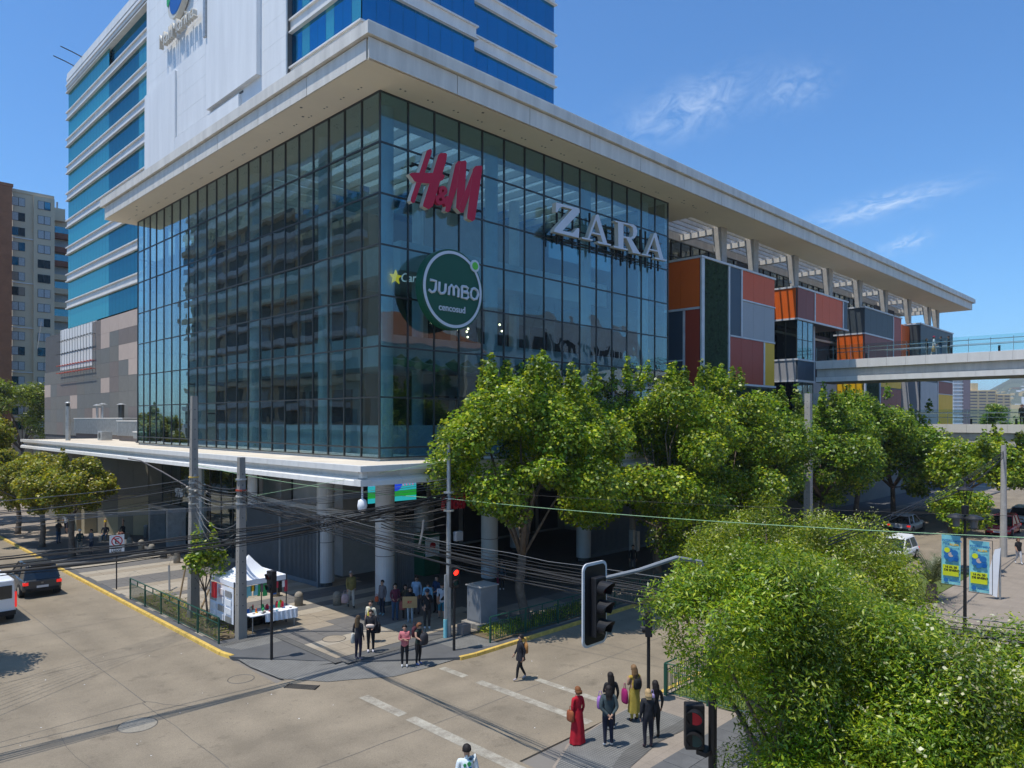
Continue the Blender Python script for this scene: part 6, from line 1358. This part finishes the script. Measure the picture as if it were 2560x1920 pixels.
        for sx in (-1,1): MB().box(sx*(hw-.0)-.01,sx*(hw-.0)+.01,L_*.6,L_*.78,H_*.56,H_*.86).build('side_window','car_glass',t,world=False)
    for sx in (-1,1):
        for yy in (L_*.17,L_*.82):
            w = MB().cyl((sx*(hw-.24),yy,.34),(sx*(hw+.005),yy,.34),.34,n=22).build('wheel','rubber',t,world=False); MB().cyl((sx*(hw-.02),yy,.34),(sx*(hw+.012),yy,.34),.2,n=14).build('rim','chrome',w,world=False)
    return t
car('suv','dark grey sport utility car seen from behind with red tail lights', -9.95,15.35,R(-1),4.45,1.82,1.66,'paint_graphite')
car('van','white delivery van cut by the left edge beside the grey car', -12.85,10.95,R(0),4.6,1.85,1.95,'paint_white','van',None,'van')
car('car','red car facing the camera at the far right', 51.6,-15.1,R(90),4.3,1.8,1.6,'paint_red')
car('car','white blue car parked behind the red car at the right edge', 60.5,-14.7,R(92),4.3,1.8,1.5,'paint_white')
car('car','white car mostly hidden behind the ash leaves on the right road', 34,-12.4,R(90),4.3,1.8,1.5,'paint_white')
car('car','silver car parked under the far plane trees on the right road', 44,-9.0,R(-90),4.3,1.8,1.5,'paint_silver')
# ================================================================= people
CM = {}
def cm(c, r=.85):
    if isinstance(c, str): return MATS[c]
    k = 'cloth_%d_%d_%d' % tuple(int(v*999) for v in c)
    if k not in MATS: mat(k, c, r, var=.22, nscale=7, bump=.3, bscale=18)
    return MATS[k]
SK = (.42,.24,.16); SK2 = (.30,.16,.10)
BONES = [('torso','pelvis','spine'),('torso','spine','chest'),('torso','chest','neckb'),('head','neckb','neck'),('head','neck','head'),('head','head','top'),
 ('torso','chest','shL'),('torso','chest','shR'),('arm','shL','elL'),('arm','shR','elR'),('fore','elL','wrL'),('fore','elR','wrR'),('hand','wrL','haL'),('hand','wrR','haR'),
 ('hip','pelvis','hiL'),('hip','pelvis','hiR'),('thigh','hiL','knL'),('thigh','hiR','knR'),('shin','knL','anL'),('shin','knR','anR'),('foot','anL','toL'),('foot','anR','toR')]
def pose(kind, r):
    J = dict(pelvis=(0,0,.53),spine=(0,.005,.62),chest=(0,.005,.735),neckb=(0,-.005,.825),neck=(0,.0,.862),head=(0,.012,.905),top=(0,.008,.955),
      shL=(-.098,0,.805),shR=(.098,0,.805),elL=(-.125,-.02,.64),elR=(.125,-.02,.64),wrL=(-.125,.03,.50),wrR=(.125,.03,.50),haL=(-.12,.045,.455),haR=(.12,.045,.455),
      hiL=(-.05,0,.50),hiR=(.05,0,.50),knL=(-.055,.012,.275),knR=(.055,.012,.275),anL=(-.055,-.012,.045),anR=(.055,-.012,.045),toL=(-.062,.075,.018),toR=(.062,.075,.018))
    def A(s, el, wr):
        k = 'L' if s < 0 else 'R'; J['el'+k] = el; J['wr'+k] = wr; d = Vector(wr)-Vector(el); d = d.normalized()*.05; J['ha'+k] = tuple(Vector(wr)+d)
    if kind == 'walk':
        J.update(knL=(-.05,.075,.285),anL=(-.05,.10,.055),toL=(-.052,.185,.03),knR=(.05,-.02,.28),anR=(.05,-.13,.075),toR=(.055,-.055,.018)); A(-1,(-.125,-.06,.65),(-.12,-.03,.51)); A(1,(.125,.03,.65),(.12,.11,.53))
    if kind == 'phone': A(-1,(-.12,.02,.65),(-.04,.13,.70)); J['head'] = (0,.025,.902); J['top'] = (0,.03,.952)
    if kind == 'crossed': A(-1,(-.13,.03,.66),(.02,.115,.68)); A(1,(.13,.03,.655),(-.02,.12,.66))
    if kind == 'hold': A(-1,(-.125,.03,.65),(-.07,.14,.60)); A(1,(.125,.03,.65),(.07,.14,.60))
    if kind == 'back': A(-1,(-.135,-.05,.65),(-.02,-.11,.55)); A(1,(.135,-.05,.65),(.03,-.115,.545))
    if kind == 'chin': A(-1,(-.12,.06,.67),(-.03,.10,.78)); A(1,(.14,-.05,.66),(.11,.04,.56))
    if kind == 'bag': A(1,(.15,.05,.68),(.13,.15,.64)); A(-1,(-.14,.06,.66),(.02,.16,.63)); J['head'] = (.01,.045,.89); J['top'] = (.02,.06,.935)
    if kind == 'sit':
        for k in J: 
            if k[:2] not in ('kn','an','to'): x,y_,z = J[k]; J[k] = (x,y_,z-.24)
        J.update(knL=(-.07,.22,.275),knR=(.07,.22,.275),anL=(-.07,.20,.045),anR=(.07,.21,.045),toL=(-.075,.285,.018),toR=(.075,.29,.018))
        A(-1,(-.14,.04,.42),(-.09,.17,.33)); A(1,(.14,.04,.42),(.09,.17,.33))
    if kind == 'lean':
        J.update(anR=(.03,.04,.045),toR=(.03,.12,.02))
    for k in J: J[k] = tuple(v+(r.uniform(-.004,.004) if k not in ('toL','toR','anL','anR') else 0) for v in J[k])
    return J
RAD = dict(pelvis=(.082,.062),spine=(.072,.054),chest=(.083,.06),neckb=(.04,.036),neck=(.031,.031),head=(.046,.05),top=(.036,.04),shL=(.036,.036),shR=(.036,.036),elL=(.026,.026),elR=(.026,.026),wrL=(.018,.017),wrR=(.018,.017),haL=(.019,.012),haR=(.019,.012),
  hiL=(.058,.058),hiR=(.058,.058),knL=(.037,.037),knR=(.037,.037),anL=(.024,.026),anR=(.024,.026),toL=(.025,.018),toR=(.025,.018))
pending = []
def person(lab, x, y, h, face, kind='stand', top=(.1,.1,.1), legs=(.02,.025,.04), shoe=(.5,.5,.5), skin=SK, hair=(.015,.01,.008), sleeve=1, short=False, hairlen=0, build_=1.0, z=0, dress=None, cap=None, skirt=None, jacket=0, group='people around the crossing', seed=None, extra=None, stripes=False, curly=False):
    r = random.Random(seed if seed is not None else hash(lab) & 0xffff)
    LAST[:] = [x, y, face]
    t = empty('person', (x,y,z), lab, 'person', group, R(face)-PI/2)
    J = pose(kind, r); names = list(J); bm = bmesh.new(); sl_ = bm.verts.layers.skin.verify(); V = {k: bm.verts.new(Vector(J[k])*h) for k in names}; bm.verts.ensure_lookup_table()
    for _, a, b in BONES: bm.edges.new((V[a],V[b]))
    for k in names:
        rx, ry = RAD[k]; f = build_ if k in ('pelvis','spine','chest','hiL','hiR','shL','shR') else 1+.4*(build_-1); f *= (1+jacket*.14 if k in ('spine','chest','shL','shR','elL','elR') else 1)
        V[k][sl_].radius = (rx*h*f, ry*h*f); V[k][sl_].use_root = (k == 'pelvis')
    me = bpy.data.meshes.new('body'); bm.to_mesh(me); bm.free(); o = bpy.data.objects.new('body', me); COL.objects.link(o); o.parent = t
    o.modifiers.new('s','SKIN'); ss = o.modifiers.new('u','SUBSURF'); ss.levels = 1; ss.render_levels = 1
    pending.append((o, J, h, [cm(skin,.6), cm(top), cm(legs), cm(shoe), cm((.02,.02,.02))], sleeve, short, kind, stripes))
    Hd = Vector(J['head'])*h; tp = Vector(J['top'])*h; hm = cm(hair,.7)
    # hair cap
    q = MB(); rr_ = .056*h; prof_ = []; c = (Hd+tp)*.5+Vector((0,-.012*h,.006*h)); nn = 14; mm = 8; vs = []
    for i in range(mm+1):
        ph = PI*.5-(PI*.60)*i/mm
        for j in range(nn):
            th = 2*PI*j/nn; fr_ = max(0, math.sin(th)); ph = max(PI*.5-(PI*.60)*i/mm, .62*fr_**.5) if fr_ > .2 else PI*.5-(PI*.60)*i/mm; fz_ = .92 if fr_ > .2 else 1; wobl = 1+(r.uniform(-.13,.16) if curly else r.uniform(-.025,.025))
            vs.append((c.x+rr_*.98*math.cos(ph)*math.cos(th)*wobl*(1.25 if curly else 1), c.y+rr_*1.12*math.cos(ph)*math.sin(th)*fz_*wobl*(1.2 if curly else 1), c.z+rr_*1.12*math.sin(ph)*wobl*(1.25 if curly else 1)+(.02*h if math.sin(th) > .5 and ph < .1 else 0)))
    q.add(vs, [(i*nn+j,i*nn+(j+1)%nn,(i+1)*nn+(j+1)%nn,(i+1)*nn+j) for i in range(mm) for j in range(nn)])
    if hairlen:
        k = 8; vs = []; 
        for i in range(k+1):
            u = i/k; w = rr_*(.95+.25*math.sin(u*2.5)-.3*u); yy = c.y-rr_*.55-u*.03*h-(.02*h if u < .6 else .01*h)
            for j in range(9):
                a = PI*(.0+j/8); vs.append((c.x+w*math.cos(a), yy-w*.42*math.sin(a)+rr_*.2+r.uniform(-.003,.003)*h, c.z-u*hairlen*h))
        q.add(vs,[(i*9+j,i*9+j+1,(i+1)*9+j+1,(i+1)*9+j) for i in range(k) for j in range(8)]); m0 = len(q.v)
        q.add([tuple(Vector(v)+Vector((0,.03*h,0))) for v in vs],[(i*9+j,(i+1)*9+j,(i+1)*9+j+1,i*9+j+1) for i in range(k) for j in range(8)])
    q.build('hair', hm, t, world=False, smooth=True)
    if cap is not None:
        MB().lathe((c.x,c.y,c.z+.004*h),[(rr_*1.12,0),(rr_*1.12,.02*h),(rr_*.95,.045*h),(rr_*.5,.062*h),(.005,.066*h)],n=16).add([(c.x-.04*h,c.y+rr_*.9,c.z+.006*h),(c.x+.04*h,c.y+rr_*.9,c.z+.006*h),(c.x+.03*h,c.y+rr_*.9+.05*h,c.z-.004*h),(c.x-.03*h,c.y+rr_*.9+.05*h,c.z-.004*h)],[(0,1,2,3)]).build('cap', cm(cap,.5), t, world=False, smooth=True)
    if dress is not None or skirt is not None:
        col, z1, z0, w0 = dress if dress else skirt; z1 *= h; z0 *= h; k = 10; n = 28; vs = []
        for i in range(k+1):
            u = i/k; w = (.082+(w0-.082)*u**.8)*h*build_
            for j in range(n):
                a = 2*PI*j/n; f = 1+.07*u*math.sin(a*7+1.3*u)+.03*u*math.sin(a*13); vs.append((w*f*math.cos(a)*1.08, w*f*math.sin(a)*.85, z1+(z0-z1)*u))
        MB().add(vs,[(i*n+j,i*n+(j+1)%n,(i+1)*n+(j+1)%n,(i+1)*n+j)[::-1] for i in range(k) for j in range(n)]).build('dress' if dress else 'coat_skirt', cm(col), t, world=False, smooth=True)
    return t
LAST = [0,0,0]
def held(name, lab, cat, rt, fw, z, dims, m, strap=True):
    px_, py_, fa = LAST; a_ = R(fa); x = px_+rt*math.sin(a_)+fw*math.cos(a_); y = py_-rt*math.cos(a_)+fw*math.sin(a_); face = fa-90
    t = empty(name, (x,y,z), lab, cat, None, R(face)); a, b, c = dims
    vs = []; st = [(0,.82),(.12,1),(.6,1.0),(.88,.86),(1,.55)]
    for u, k in st:
        for i in range(10): th = 2*PI*i/10; e = .7; vs.append((math.copysign(abs(math.cos(th))**e,math.cos(th))*a/2*k, math.copysign(abs(math.sin(th))**e,math.sin(th))*b/2*k, u*c))
    MB().add(vs,[(i*10+j,i*10+(j+1)%10,(i+1)*10+(j+1)%10,(i+1)*10+j) for i in range(4) for j in range(10)]+[tuple(range(9,-1,-1)),tuple(range(40,50))]).build('bag_body', cm(m), t, world=False, smooth=True)
    if strap: MB().tube([(-a*.3,0,c*.9),(-a*.15,0,c*1.4),(a*.15,0,c*1.4),(a*.3,0,c*.9)],.01,5).build('strap', cm(m), t, world=False)
    return t
BK=(.012,.012,.014); DN=(.03,.07,.13); NV=(.012,.018,.035)
CAMD = -135
person('older man in an olive jacket and pale trousers carrying a shopping bag',-.21,2.01,1.76,-110,'walk',(.20,.16,.05),(.42,.38,.32),(.05,.04,.03),hair=(.35,.33,.3),build_=1.18,jacket=1)
held('shopping_bag','pink and white patterned shopping bag in the right hand of the man in olive','bag',.30,.08,.28,(.36,.12,.42),(.5,.36,.36))
person('person in a grey hooded jacket standing in front of the pillar',.09,-.12,1.62,190,'stand',(.13,.12,.13),NV,(.2,.35,.4),build_=1.05,jacket=1,hair=(.01,.01,.01))
held('hand_bag','small orange red bag between the grey jacket person and the beige shirt man','bag',.26,.1,.60,(.22,.12,.24),(.5,.09,.03))
person('woman in a maroon blouse and jeans with a striped shoulder bag',0,-1.23,1.66,-120,'hold',(.11,.02,.04),DN,(.02,.03,.06),build_=1.12,hairlen=.08)
held('shoulder_bag','red striped tote bag beside the woman in maroon','bag',-.32,.05,.45,(.30,.12,.42),(.33,.09,.08))
person('dark haired girl partly hidden behind the cardboard holder',.55,-1.25,1.52,-130,'stand',(.06,.05,.03),BK,BK,hairlen=.14)
person('woman in a black jacket and sunglasses holding a cardboard sign',.23,-2.04,1.6,-135,'hold',BK,(.33,.38,.42),(.3,.3,.3),hairlen=.16,jacket=1)
t = empty('cardboard_sign', (.04,-2.25,.72), 'brown cardboard sign with red marks held at waist height', 'sign', None, R(-42)); MB().box(-.32,.32,-.012,.012,0,.50).build('board','cardboard',t,world=False); text('marks','RY',.16,.002,TM((-.1,-.016,.2),(1,0,0),(0,0,1)),'sign_red',None,bold=.006)
mk = bpy.data.objects[[o.name for o in bpy.data.objects if o.name.startswith('marks')][-1]]; mk.parent = t
person('man in black with a dark cap touching his chin',.16,-3.31,1.72,-125,'chin',BK,(.03,.03,.03),(.6,.6,.6),cap=(.02,.03,.05),build_=1.15,jacket=1)
person('man in a pale blue shirt facing the camera behind the other blue shirt',1.3,-1.1,1.78,-140,'stand',(.30,.42,.55),(.08,.08,.10),BK,build_=1.2,skin=SK2)
person('man in a light blue shirt seen from behind',1.25,-2.0,1.66,40,'stand',(.22,.42,.55),(.08,.07,.08),BK,build_=1.2,skin=SK2)
person('smiling man in a navy shirt beside the two blue shirts',2.1,-1.6,1.76,-170,'hold',(.01,.04,.10),BK,BK,build_=1.1,sleeve=.5)
person('person in a striped white and navy top with teal shorts behind the red signal',1.45,-2.75,1.72,60,'walk',(.45,.48,.52),(.02,.16,.23),(.1,.1,.1),short=True,sleeve=.6,build_=1.2,stripes=True)
person('man in a cream shirt with a yellow strap behind the woman in black',-2.67,-3.22,1.72,-150,'stand',(.60,.55,.42),(.04,.04,.05),(.5,.5,.5),build_=1.1,sleeve=.6)
held('cross_body_bag','yellow sling bag across the man in the cream shirt','bag',.0,.17,.98,(.12,.08,.32),(.62,.5,.03))
person('woman all in black holding a pale parcel at her chest',-3.35,-4.22,1.66,-130,'hold',(.018,.018,.022),BK,(.65,.6,.62),jacket=1.6,build_=1.1,hairlen=.05)
held('parcel','pale pink folded parcel held by the woman in black','parcel',0,.26,1.02,(.32,.12,.12),(.62,.5,.42),False)
held('back_pack','black backpack hanging at the hip of the woman in black','backpack',-.24,-.05,.72,(.28,.22,.42),BK)
person('woman with long brown hair and a white cloth bag seen from the side',-4.22,-4.68,1.68,20,'stand',(.02,.02,.025),(.02,.015,.03),(.4,.3,.32),hair=(.12,.07,.03),hairlen=.2,build_=.95)
held('cloth_bag','white cloth tote bag at the hip of the long haired woman','bag',-.20,0,.62,(.16,.32,.38),(.5,.47,.4))
person('girl in a pink sweatshirt and black trousers with folded arms',-3.29,-6.3,1.56,-130,'crossed',(.50,.15,.16),BK,(.5,.5,.5),jacket=1.6,z=-.09,hairlen=.05)
person('curly haired teenager in a dark vest looking into a black bag',-2.8,-6.48,1.58,-75,'bag',(.015,.03,.025),BK,(.08,.12,.3),sleeve=0,hair=(.16,.06,.02),curly=True,z=-.09)
held('back_pack','round black backpack the curly haired teenager is opening','backpack',.05,.30,.72,(.36,.24,.42),(.025,.025,.03))
held('back_pack','dark red backpack on the shoulders of the girl in pink','backpack',0,-.17,.92,(.28,.16,.38),(.08,.02,.03))
person('woman in a black coat striding across the road with a tan backpack',-1.22,-10.23,1.62,150,'walk',(.015,.015,.02),BK,(.4,.35,.35),skirt=((.015,.015,.02),.62,.44,.115),z=-.12,jacket=1.3,hairlen=.06)
held('back_pack','tan leather backpack on the crossing woman in the black coat','backpack',0,-.19,.82,(.27,.15,.36),(.40,.19,.06))
person('woman in a long red dress with short auburn hair at the kerb',-3.87,-14.98,1.62,80,'stand',(.42,.008,.02),(.42,.008,.02),(.03,.02,.03),hair=(.20,.07,.02),dress=((.42,.008,.02),.60,.035,.135),hairlen=.06,z=-.03)
held('shoulder_bag','brown leather shoulder bag on the left hip of the woman in red','bag',-.24,.02,.66,(.12,.28,.30),(.30,.08,.03))
person('woman in a grey green jacket and black leggings with hands behind her back',-3.44,-15.72,1.70,50,'back',(.045,.065,.07),(.012,.014,.03),(.6,.6,.6),jacket=1.4,build_=1.08,hairlen=.16,short=False)
held('small_backpack','lilac backpack worn in front by the woman in the grey green jacket','backpack',-.18,.20,.98,(.2,.2,.34),(.30,.14,.42))
person('woman with long black hair in front of the grey green jacket',-2.5,-15.1,1.68,60,'phone',BK,BK,(.6,.6,.6),hairlen=.26)
person('woman in a yellow flowered dress with long light brown hair',-1.54,-15.25,1.70,70,'phone',(.42,.28,.04),(.36,.28,.05),(.04,.02,.02),hair=(.22,.12,.05),hairlen=.22,sleeve=0,dress=((.38,.29,.05),.60,.17,.11))
held('back_pack','small black backpack on the woman in the yellow dress','backpack',0,-.16,1.02,(.26,.13,.30),BK)
held('gift_bag','magenta paper bag beside the woman in the yellow dress','bag',-.26,.12,.55,(.12,.30,.42),(.32,.01,.12))
person('blonde woman in black seen from behind at the near corner',-2.72,-16.53,1.62,55,'stand',(.02,.02,.024),(.012,.012,.022),(.08,.05,.06),hair=(.45,.30,.14),hairlen=.10,jacket=1.4,build_=1.1)
person('tall girl with straight black hair beside the blonde woman',-2.1,-16.35,1.66,55,'stand',BK,BK,BK,hairlen=.2)
held('small_backpack','lilac striped bag on the shoulder of the tall black haired girl','bag',-.12,-.10,1.05,(.14,.14,.26),(.35,.28,.5))
PMAN = []; PMAN.append(0); PMAN[0] = person('man with dark hair in a white shirt with green print at the bottom edge',-8.66,-15.72,1.86,60,'stand',(.68,.74,.76),(.1,.1,.12),BK,build_=1.12,sleeve=.7,z=-.12)
man = bpy.data.objects[[o.name for o in bpy.data.objects if o.name.startswith('person')][-1]] if False else PMAN[0]
q = MB()
for (x0,z0,r_,mi) in ((-.07,1.42,.035,0),(.03,1.44,.045,0),(-.04,1.33,.03,1),(.05,1.34,.035,1),(-.05,1.24,.04,0),(.06,1.22,.045,2),(0,1.15,.05,1),(.07,1.12,.03,0)):
    k = 9; c0 = len(q.v); q.add([(x0+r_*math.cos(2*PI*i/k)*(1+.3*math.sin(i*2.1)), -.128, z0+r_*math.sin(2*PI*i/k)*1.2) for i in range(k)]+[(x0+r_*math.cos(2*PI*i/k), -.10, z0+r_*math.sin(2*PI*i/k)) for i in range(k)], [tuple(range(k)), tuple(range(2*k-1,k-1,-1))]+[(i,k+i,k+(i+1)%k,(i+1)%k) for i in range(k)], mi)
o = q.build('shirt_print', ['logo_green','banner_blue','purple_far'], man, world=False)
person('girl with a red bag standing beside the right pillar',7.5,-.45,1.55,-130,'stand',(.03,.06,.08),BK,(.7,.7,.7),hairlen=.1)
held('hand_bag','dark red bag held by the girl beside the right pillar','bag',.22,.05,.3,(.12,.2,.45),(.2,.01,.04))
person('man in black standing by the meter boxes of the round pole',15.8,-3.0,1.7,-140,'stand',BK,(.06,.06,.07),BK)
person('woman in a black top and white trousers walking by the far pole',35.4,-18.5,1.64,-140,'walk',BK,(.5,.5,.52),(.6,.6,.6),hair=(.13,.05,.02),hairlen=.08,build_=1.15,sleeve=.5)
# left pavement
GLP = 'people on the left pavement'
person('man in dark clothes standing by the trunk at the far left',-3.47,57,1.66,-130,'phone',(.05,.08,.09),NV,BK,group=GLP)
person('man in a grey shirt and jeans leaning beside the middle tree',-5.17,32.5,1.74,-60,'crossed',(.05,.05,.055),DN,BK,group=GLP,build_=1.1)
person('man in a white shirt and dark shorts walking by the tree trunk',-3.46,37.4,1.72,-120,'walk',(.6,.6,.6),(.03,.03,.05),BK,short=True,sleeve=.5,group=GLP)
person('man with a white helmet in a dark vest beside the nearest trunk',-5.25,26.9,1.66,-100,'hold',(.02,.05,.05),(.3,.26,.2),BK,cap=(.7,.7,.7),group=GLP)
person('man in a grey hooded top and dark shorts by the nearest trunk',-4.69,26.4,1.66,-160,'hold',(.13,.14,.16),NV,BK,short=True,group=GLP)
person('man with a yellow helmet sitting on the low stone block',-2.39,31.4,1.72,-120,'sit',(.015,.018,.03),DN,BK,cap=(.72,.5,.02),group=GLP,z=.02,build_=1.12)
person('person in black sitting hunched by the olive tiled wall',-1.15,31.5,1.6,-150,'sit',BK,(.3,.12,.1),BK,group=GLP,z=.02)
for i,(x,yv,lb) in enumerate(((-2.3,31.6,'low stone block under the man with the yellow helmet'),(-1.1,31.7,'low stone block under the hunched person'))): tag(MB().box(x-.4,x+.4,yv-.2,yv+.3,0,.42).build('stone_block','granite',bevel=.02), lb, 'stone block')
for i,(x,yv,lb) in enumerate(((.35,31.0,'left steel bin by the tiled wall'),(.75,30.0,'right steel bin beside the glass portal'))): tag(MB().lathe((x,yv,0),[(.2,0),(.2,.85),(.22,.87),(.12,.95)],n=14).build('litter_bin','galv',smooth=True), lb, 'bin')
# on the bridge
GB = 'people on the upper footbridge'
person('bridge walker in a white shirt and red cap carrying a paper bag',50.5,-9.85,1.7,-90,'walk',(.6,.62,.66),(.4,.4,.42),(.6,.6,.6),cap=(.3,.01,.05),z=14.63,group=GB)
held('paper_bag','brown paper bag carried by the bridge walker in white','bag',.35,.05,14.95,(.35,.25,.45),(.45,.28,.12))
person('bridge walker in a black top left of the white shirt',50.5,-9.3,1.55,-90,'stand',BK,(.1,.1,.1),BK,z=14.63,group=GB,hairlen=.1)
person('bridge walker in dark blue right of the white shirt',50.6,-10.35,1.65,90,'hold',(.02,.04,.06),DN,BK,z=14.63,group=GB)
person('rightmost bridge walker in black of the four',50.6,-10.95,1.65,90,'phone',BK,(.05,.05,.03),BK,z=14.63,group=GB)
person('dark figure on the lower footbridge at the right edge',57.4,-15.0,1.75,180,'stand',BK,BK,BK,z=8.72,group=GB,jacket=2)
person('woman with a dark head scarf at the bottom right under the ash tree',-1.2,-21.9,1.6,-130,'stand',(.05,.1,.06),BK,BK,hair=(.02,.05,.03))
person('person in a white patterned top under the near ash tree',-5.0,-20.6,1.6,40,'stand',(.5,.5,.5),(.03,.03,.05),BK,sleeve=.4)
# ---- finalize the bodies
dg = bpy.context.evaluated_depsgraph_get(); dg.update()
done = []
for o, J, h, ms, sleeve, short, kind, stripes in pending:
    me = bpy.data.meshes.new_from_object(o.evaluated_get(dg), depsgraph=dg); nf = len(me.polygons); C_ = np.empty(nf*3, np.float32); me.polygons.foreach_get('center', C_); C_ = C_.reshape(-1,3)
    best = np.full(nf, 1e9); lab = np.zeros(nf, int); par = np.zeros(nf)
    for bi, (kind_, a, b) in enumerate(BONES):
        A_ = np.array(J[a])*h; B_ = np.array(J[b])*h; d = B_-A_; t_ = np.clip(((C_-A_)@d)/(d@d), 0, 1); D_ = np.linalg.norm(C_-(A_+t_[:,None]*d), axis=1)/(1.25 if kind_ == 'torso' else 1); k = D_ < best; best[k] = D_[k]; lab[k] = bi; par[k] = t_[k]
    mi = np.zeros(nf, int)
    for i in range(nf):
        kd = BONES[lab[i]][0]; u = par[i]
        if kd == 'torso': m = 1
        elif kd == 'head': m = 0 if not (BONES[lab[i]][1] == 'neckb' and u < .35) else 1
        elif kd == 'arm': m = 1 if sleeve > .5 or (sleeve > 0 and u < sleeve*1.6) else 0
        elif kd == 'fore': m = 1 if sleeve >= 1 and u < .93 else 0
        elif kd == 'hand': m = 0
        elif kd in ('hip','thigh'): m = 2
        elif kd == 'shin': m = (0 if short and u > .15 else 2) if u < .93 else 3
        else: m = 3
        if kd in ('hip',) and C_[i][2] > J['pelvis'][2]*h*.99: m = 1
        if stripes and m == 1 and (C_[i][2]*22) % 1 > .55: m = 4
        mi[i] = m
    me.materials.clear()
    for m in ms: me.materials.append(m)
    me.polygons.foreach_set('material_index', mi.astype(np.int32)); me.polygons.foreach_set('use_smooth', [True]*nf)
    # hands with fingers, face features
    bm = bmesh.new(); bm.from_mesh(me)
    def addbox(c, ax, L_, w, mat_i):
        ax = ax.normalized(); s = ax.orthogonal().normalized(); n = ax.cross(s); vs = []
        for u, k in ((0,1),(L_,.65)):
            for a, b in ((-1,-1),(1,-1),(1,1),(-1,1)): vs.append(bm.verts.new(c+ax*u+s*a*w*k+n*b*w*k))
        for f in ((0,3,2,1),(4,5,6,7),(0,1,5,4),(1,2,6,5),(2,3,7,6),(3,0,4,7)):
            fc = bm.faces.new([vs[i] for i in f]); fc.material_index = mat_i
    for k in 'LR':
        w_, a_ = Vector(J['wr'+k])*h, Vector(J['ha'+k])*h; ax = (a_-w_).normalized(); s = ax.cross(Vector((0,0,1)) if abs(ax.z) < .8 else Vector((1,0,0))).normalized()
        for i in range(4): addbox(a_+s*(i-1.5)*.010*h*.6, ax+s*(i-1.5)*.08, (.036,.042,.040,.032)[i]*h*.75, .0042*h, 0)
        addbox(w_.lerp(a_,.45)+s*.014*h, ax+s*.8, .03*h, .005*h, 0)
    hd = Vector(J['head'])*h; fwd = Vector((0,1,0))
    addbox(hd+Vector((0,.044*h,.008*h)), Vector((0,.5,-.8)), .016*h, .006*h, 0); addbox(hd+Vector((-.010*h,.046*h,-.020*h)), Vector((1,0,0)), .02*h, .0025*h, 4)
    for s in (-1,1): addbox(hd+Vector((s*.017*h-.005*h,.045*h,.016*h)), Vector((1,0,0)), .011*h, .0035*h, 4); addbox(hd+Vector((s*.046*h,.0,.0)), Vector((s*.3,-.2,1)), .02*h, .006*h, 0)
    bm.to_mesh(me); bm.free()
    o.modifiers.clear(); old = o.data; o.data = me; me.name = 'body'; bpy.data.meshes.remove(old)
# ---- haze
hz = MB().box(-600, 5200, -1500, 3600, -1.4, 190).build('haze', 'white'); hz.data.materials.clear(); hm_ = bpy.data.materials.new('haze'); hm_.use_nodes = True
for x in list(hm_.node_tree.nodes): hm_.node_tree.nodes.remove(x)
o_ = hm_.node_tree.nodes.new('ShaderNodeOutputMaterial'); v_ = hm_.node_tree.nodes.new('ShaderNodeVolumePrincipled'); v_.inputs['Color'].default_value = (.80,.88,1,1); v_.inputs['Density'].default_value = .0002; v_.inputs['Anisotropy'].default_value = .2
hm_.node_tree.links.new(v_.outputs[0], o_.inputs['Volume']); hz.data.materials.append(hm_); hz['kind'] = 'stuff'; hz['label'] = 'thin pale air haze over the whole city'
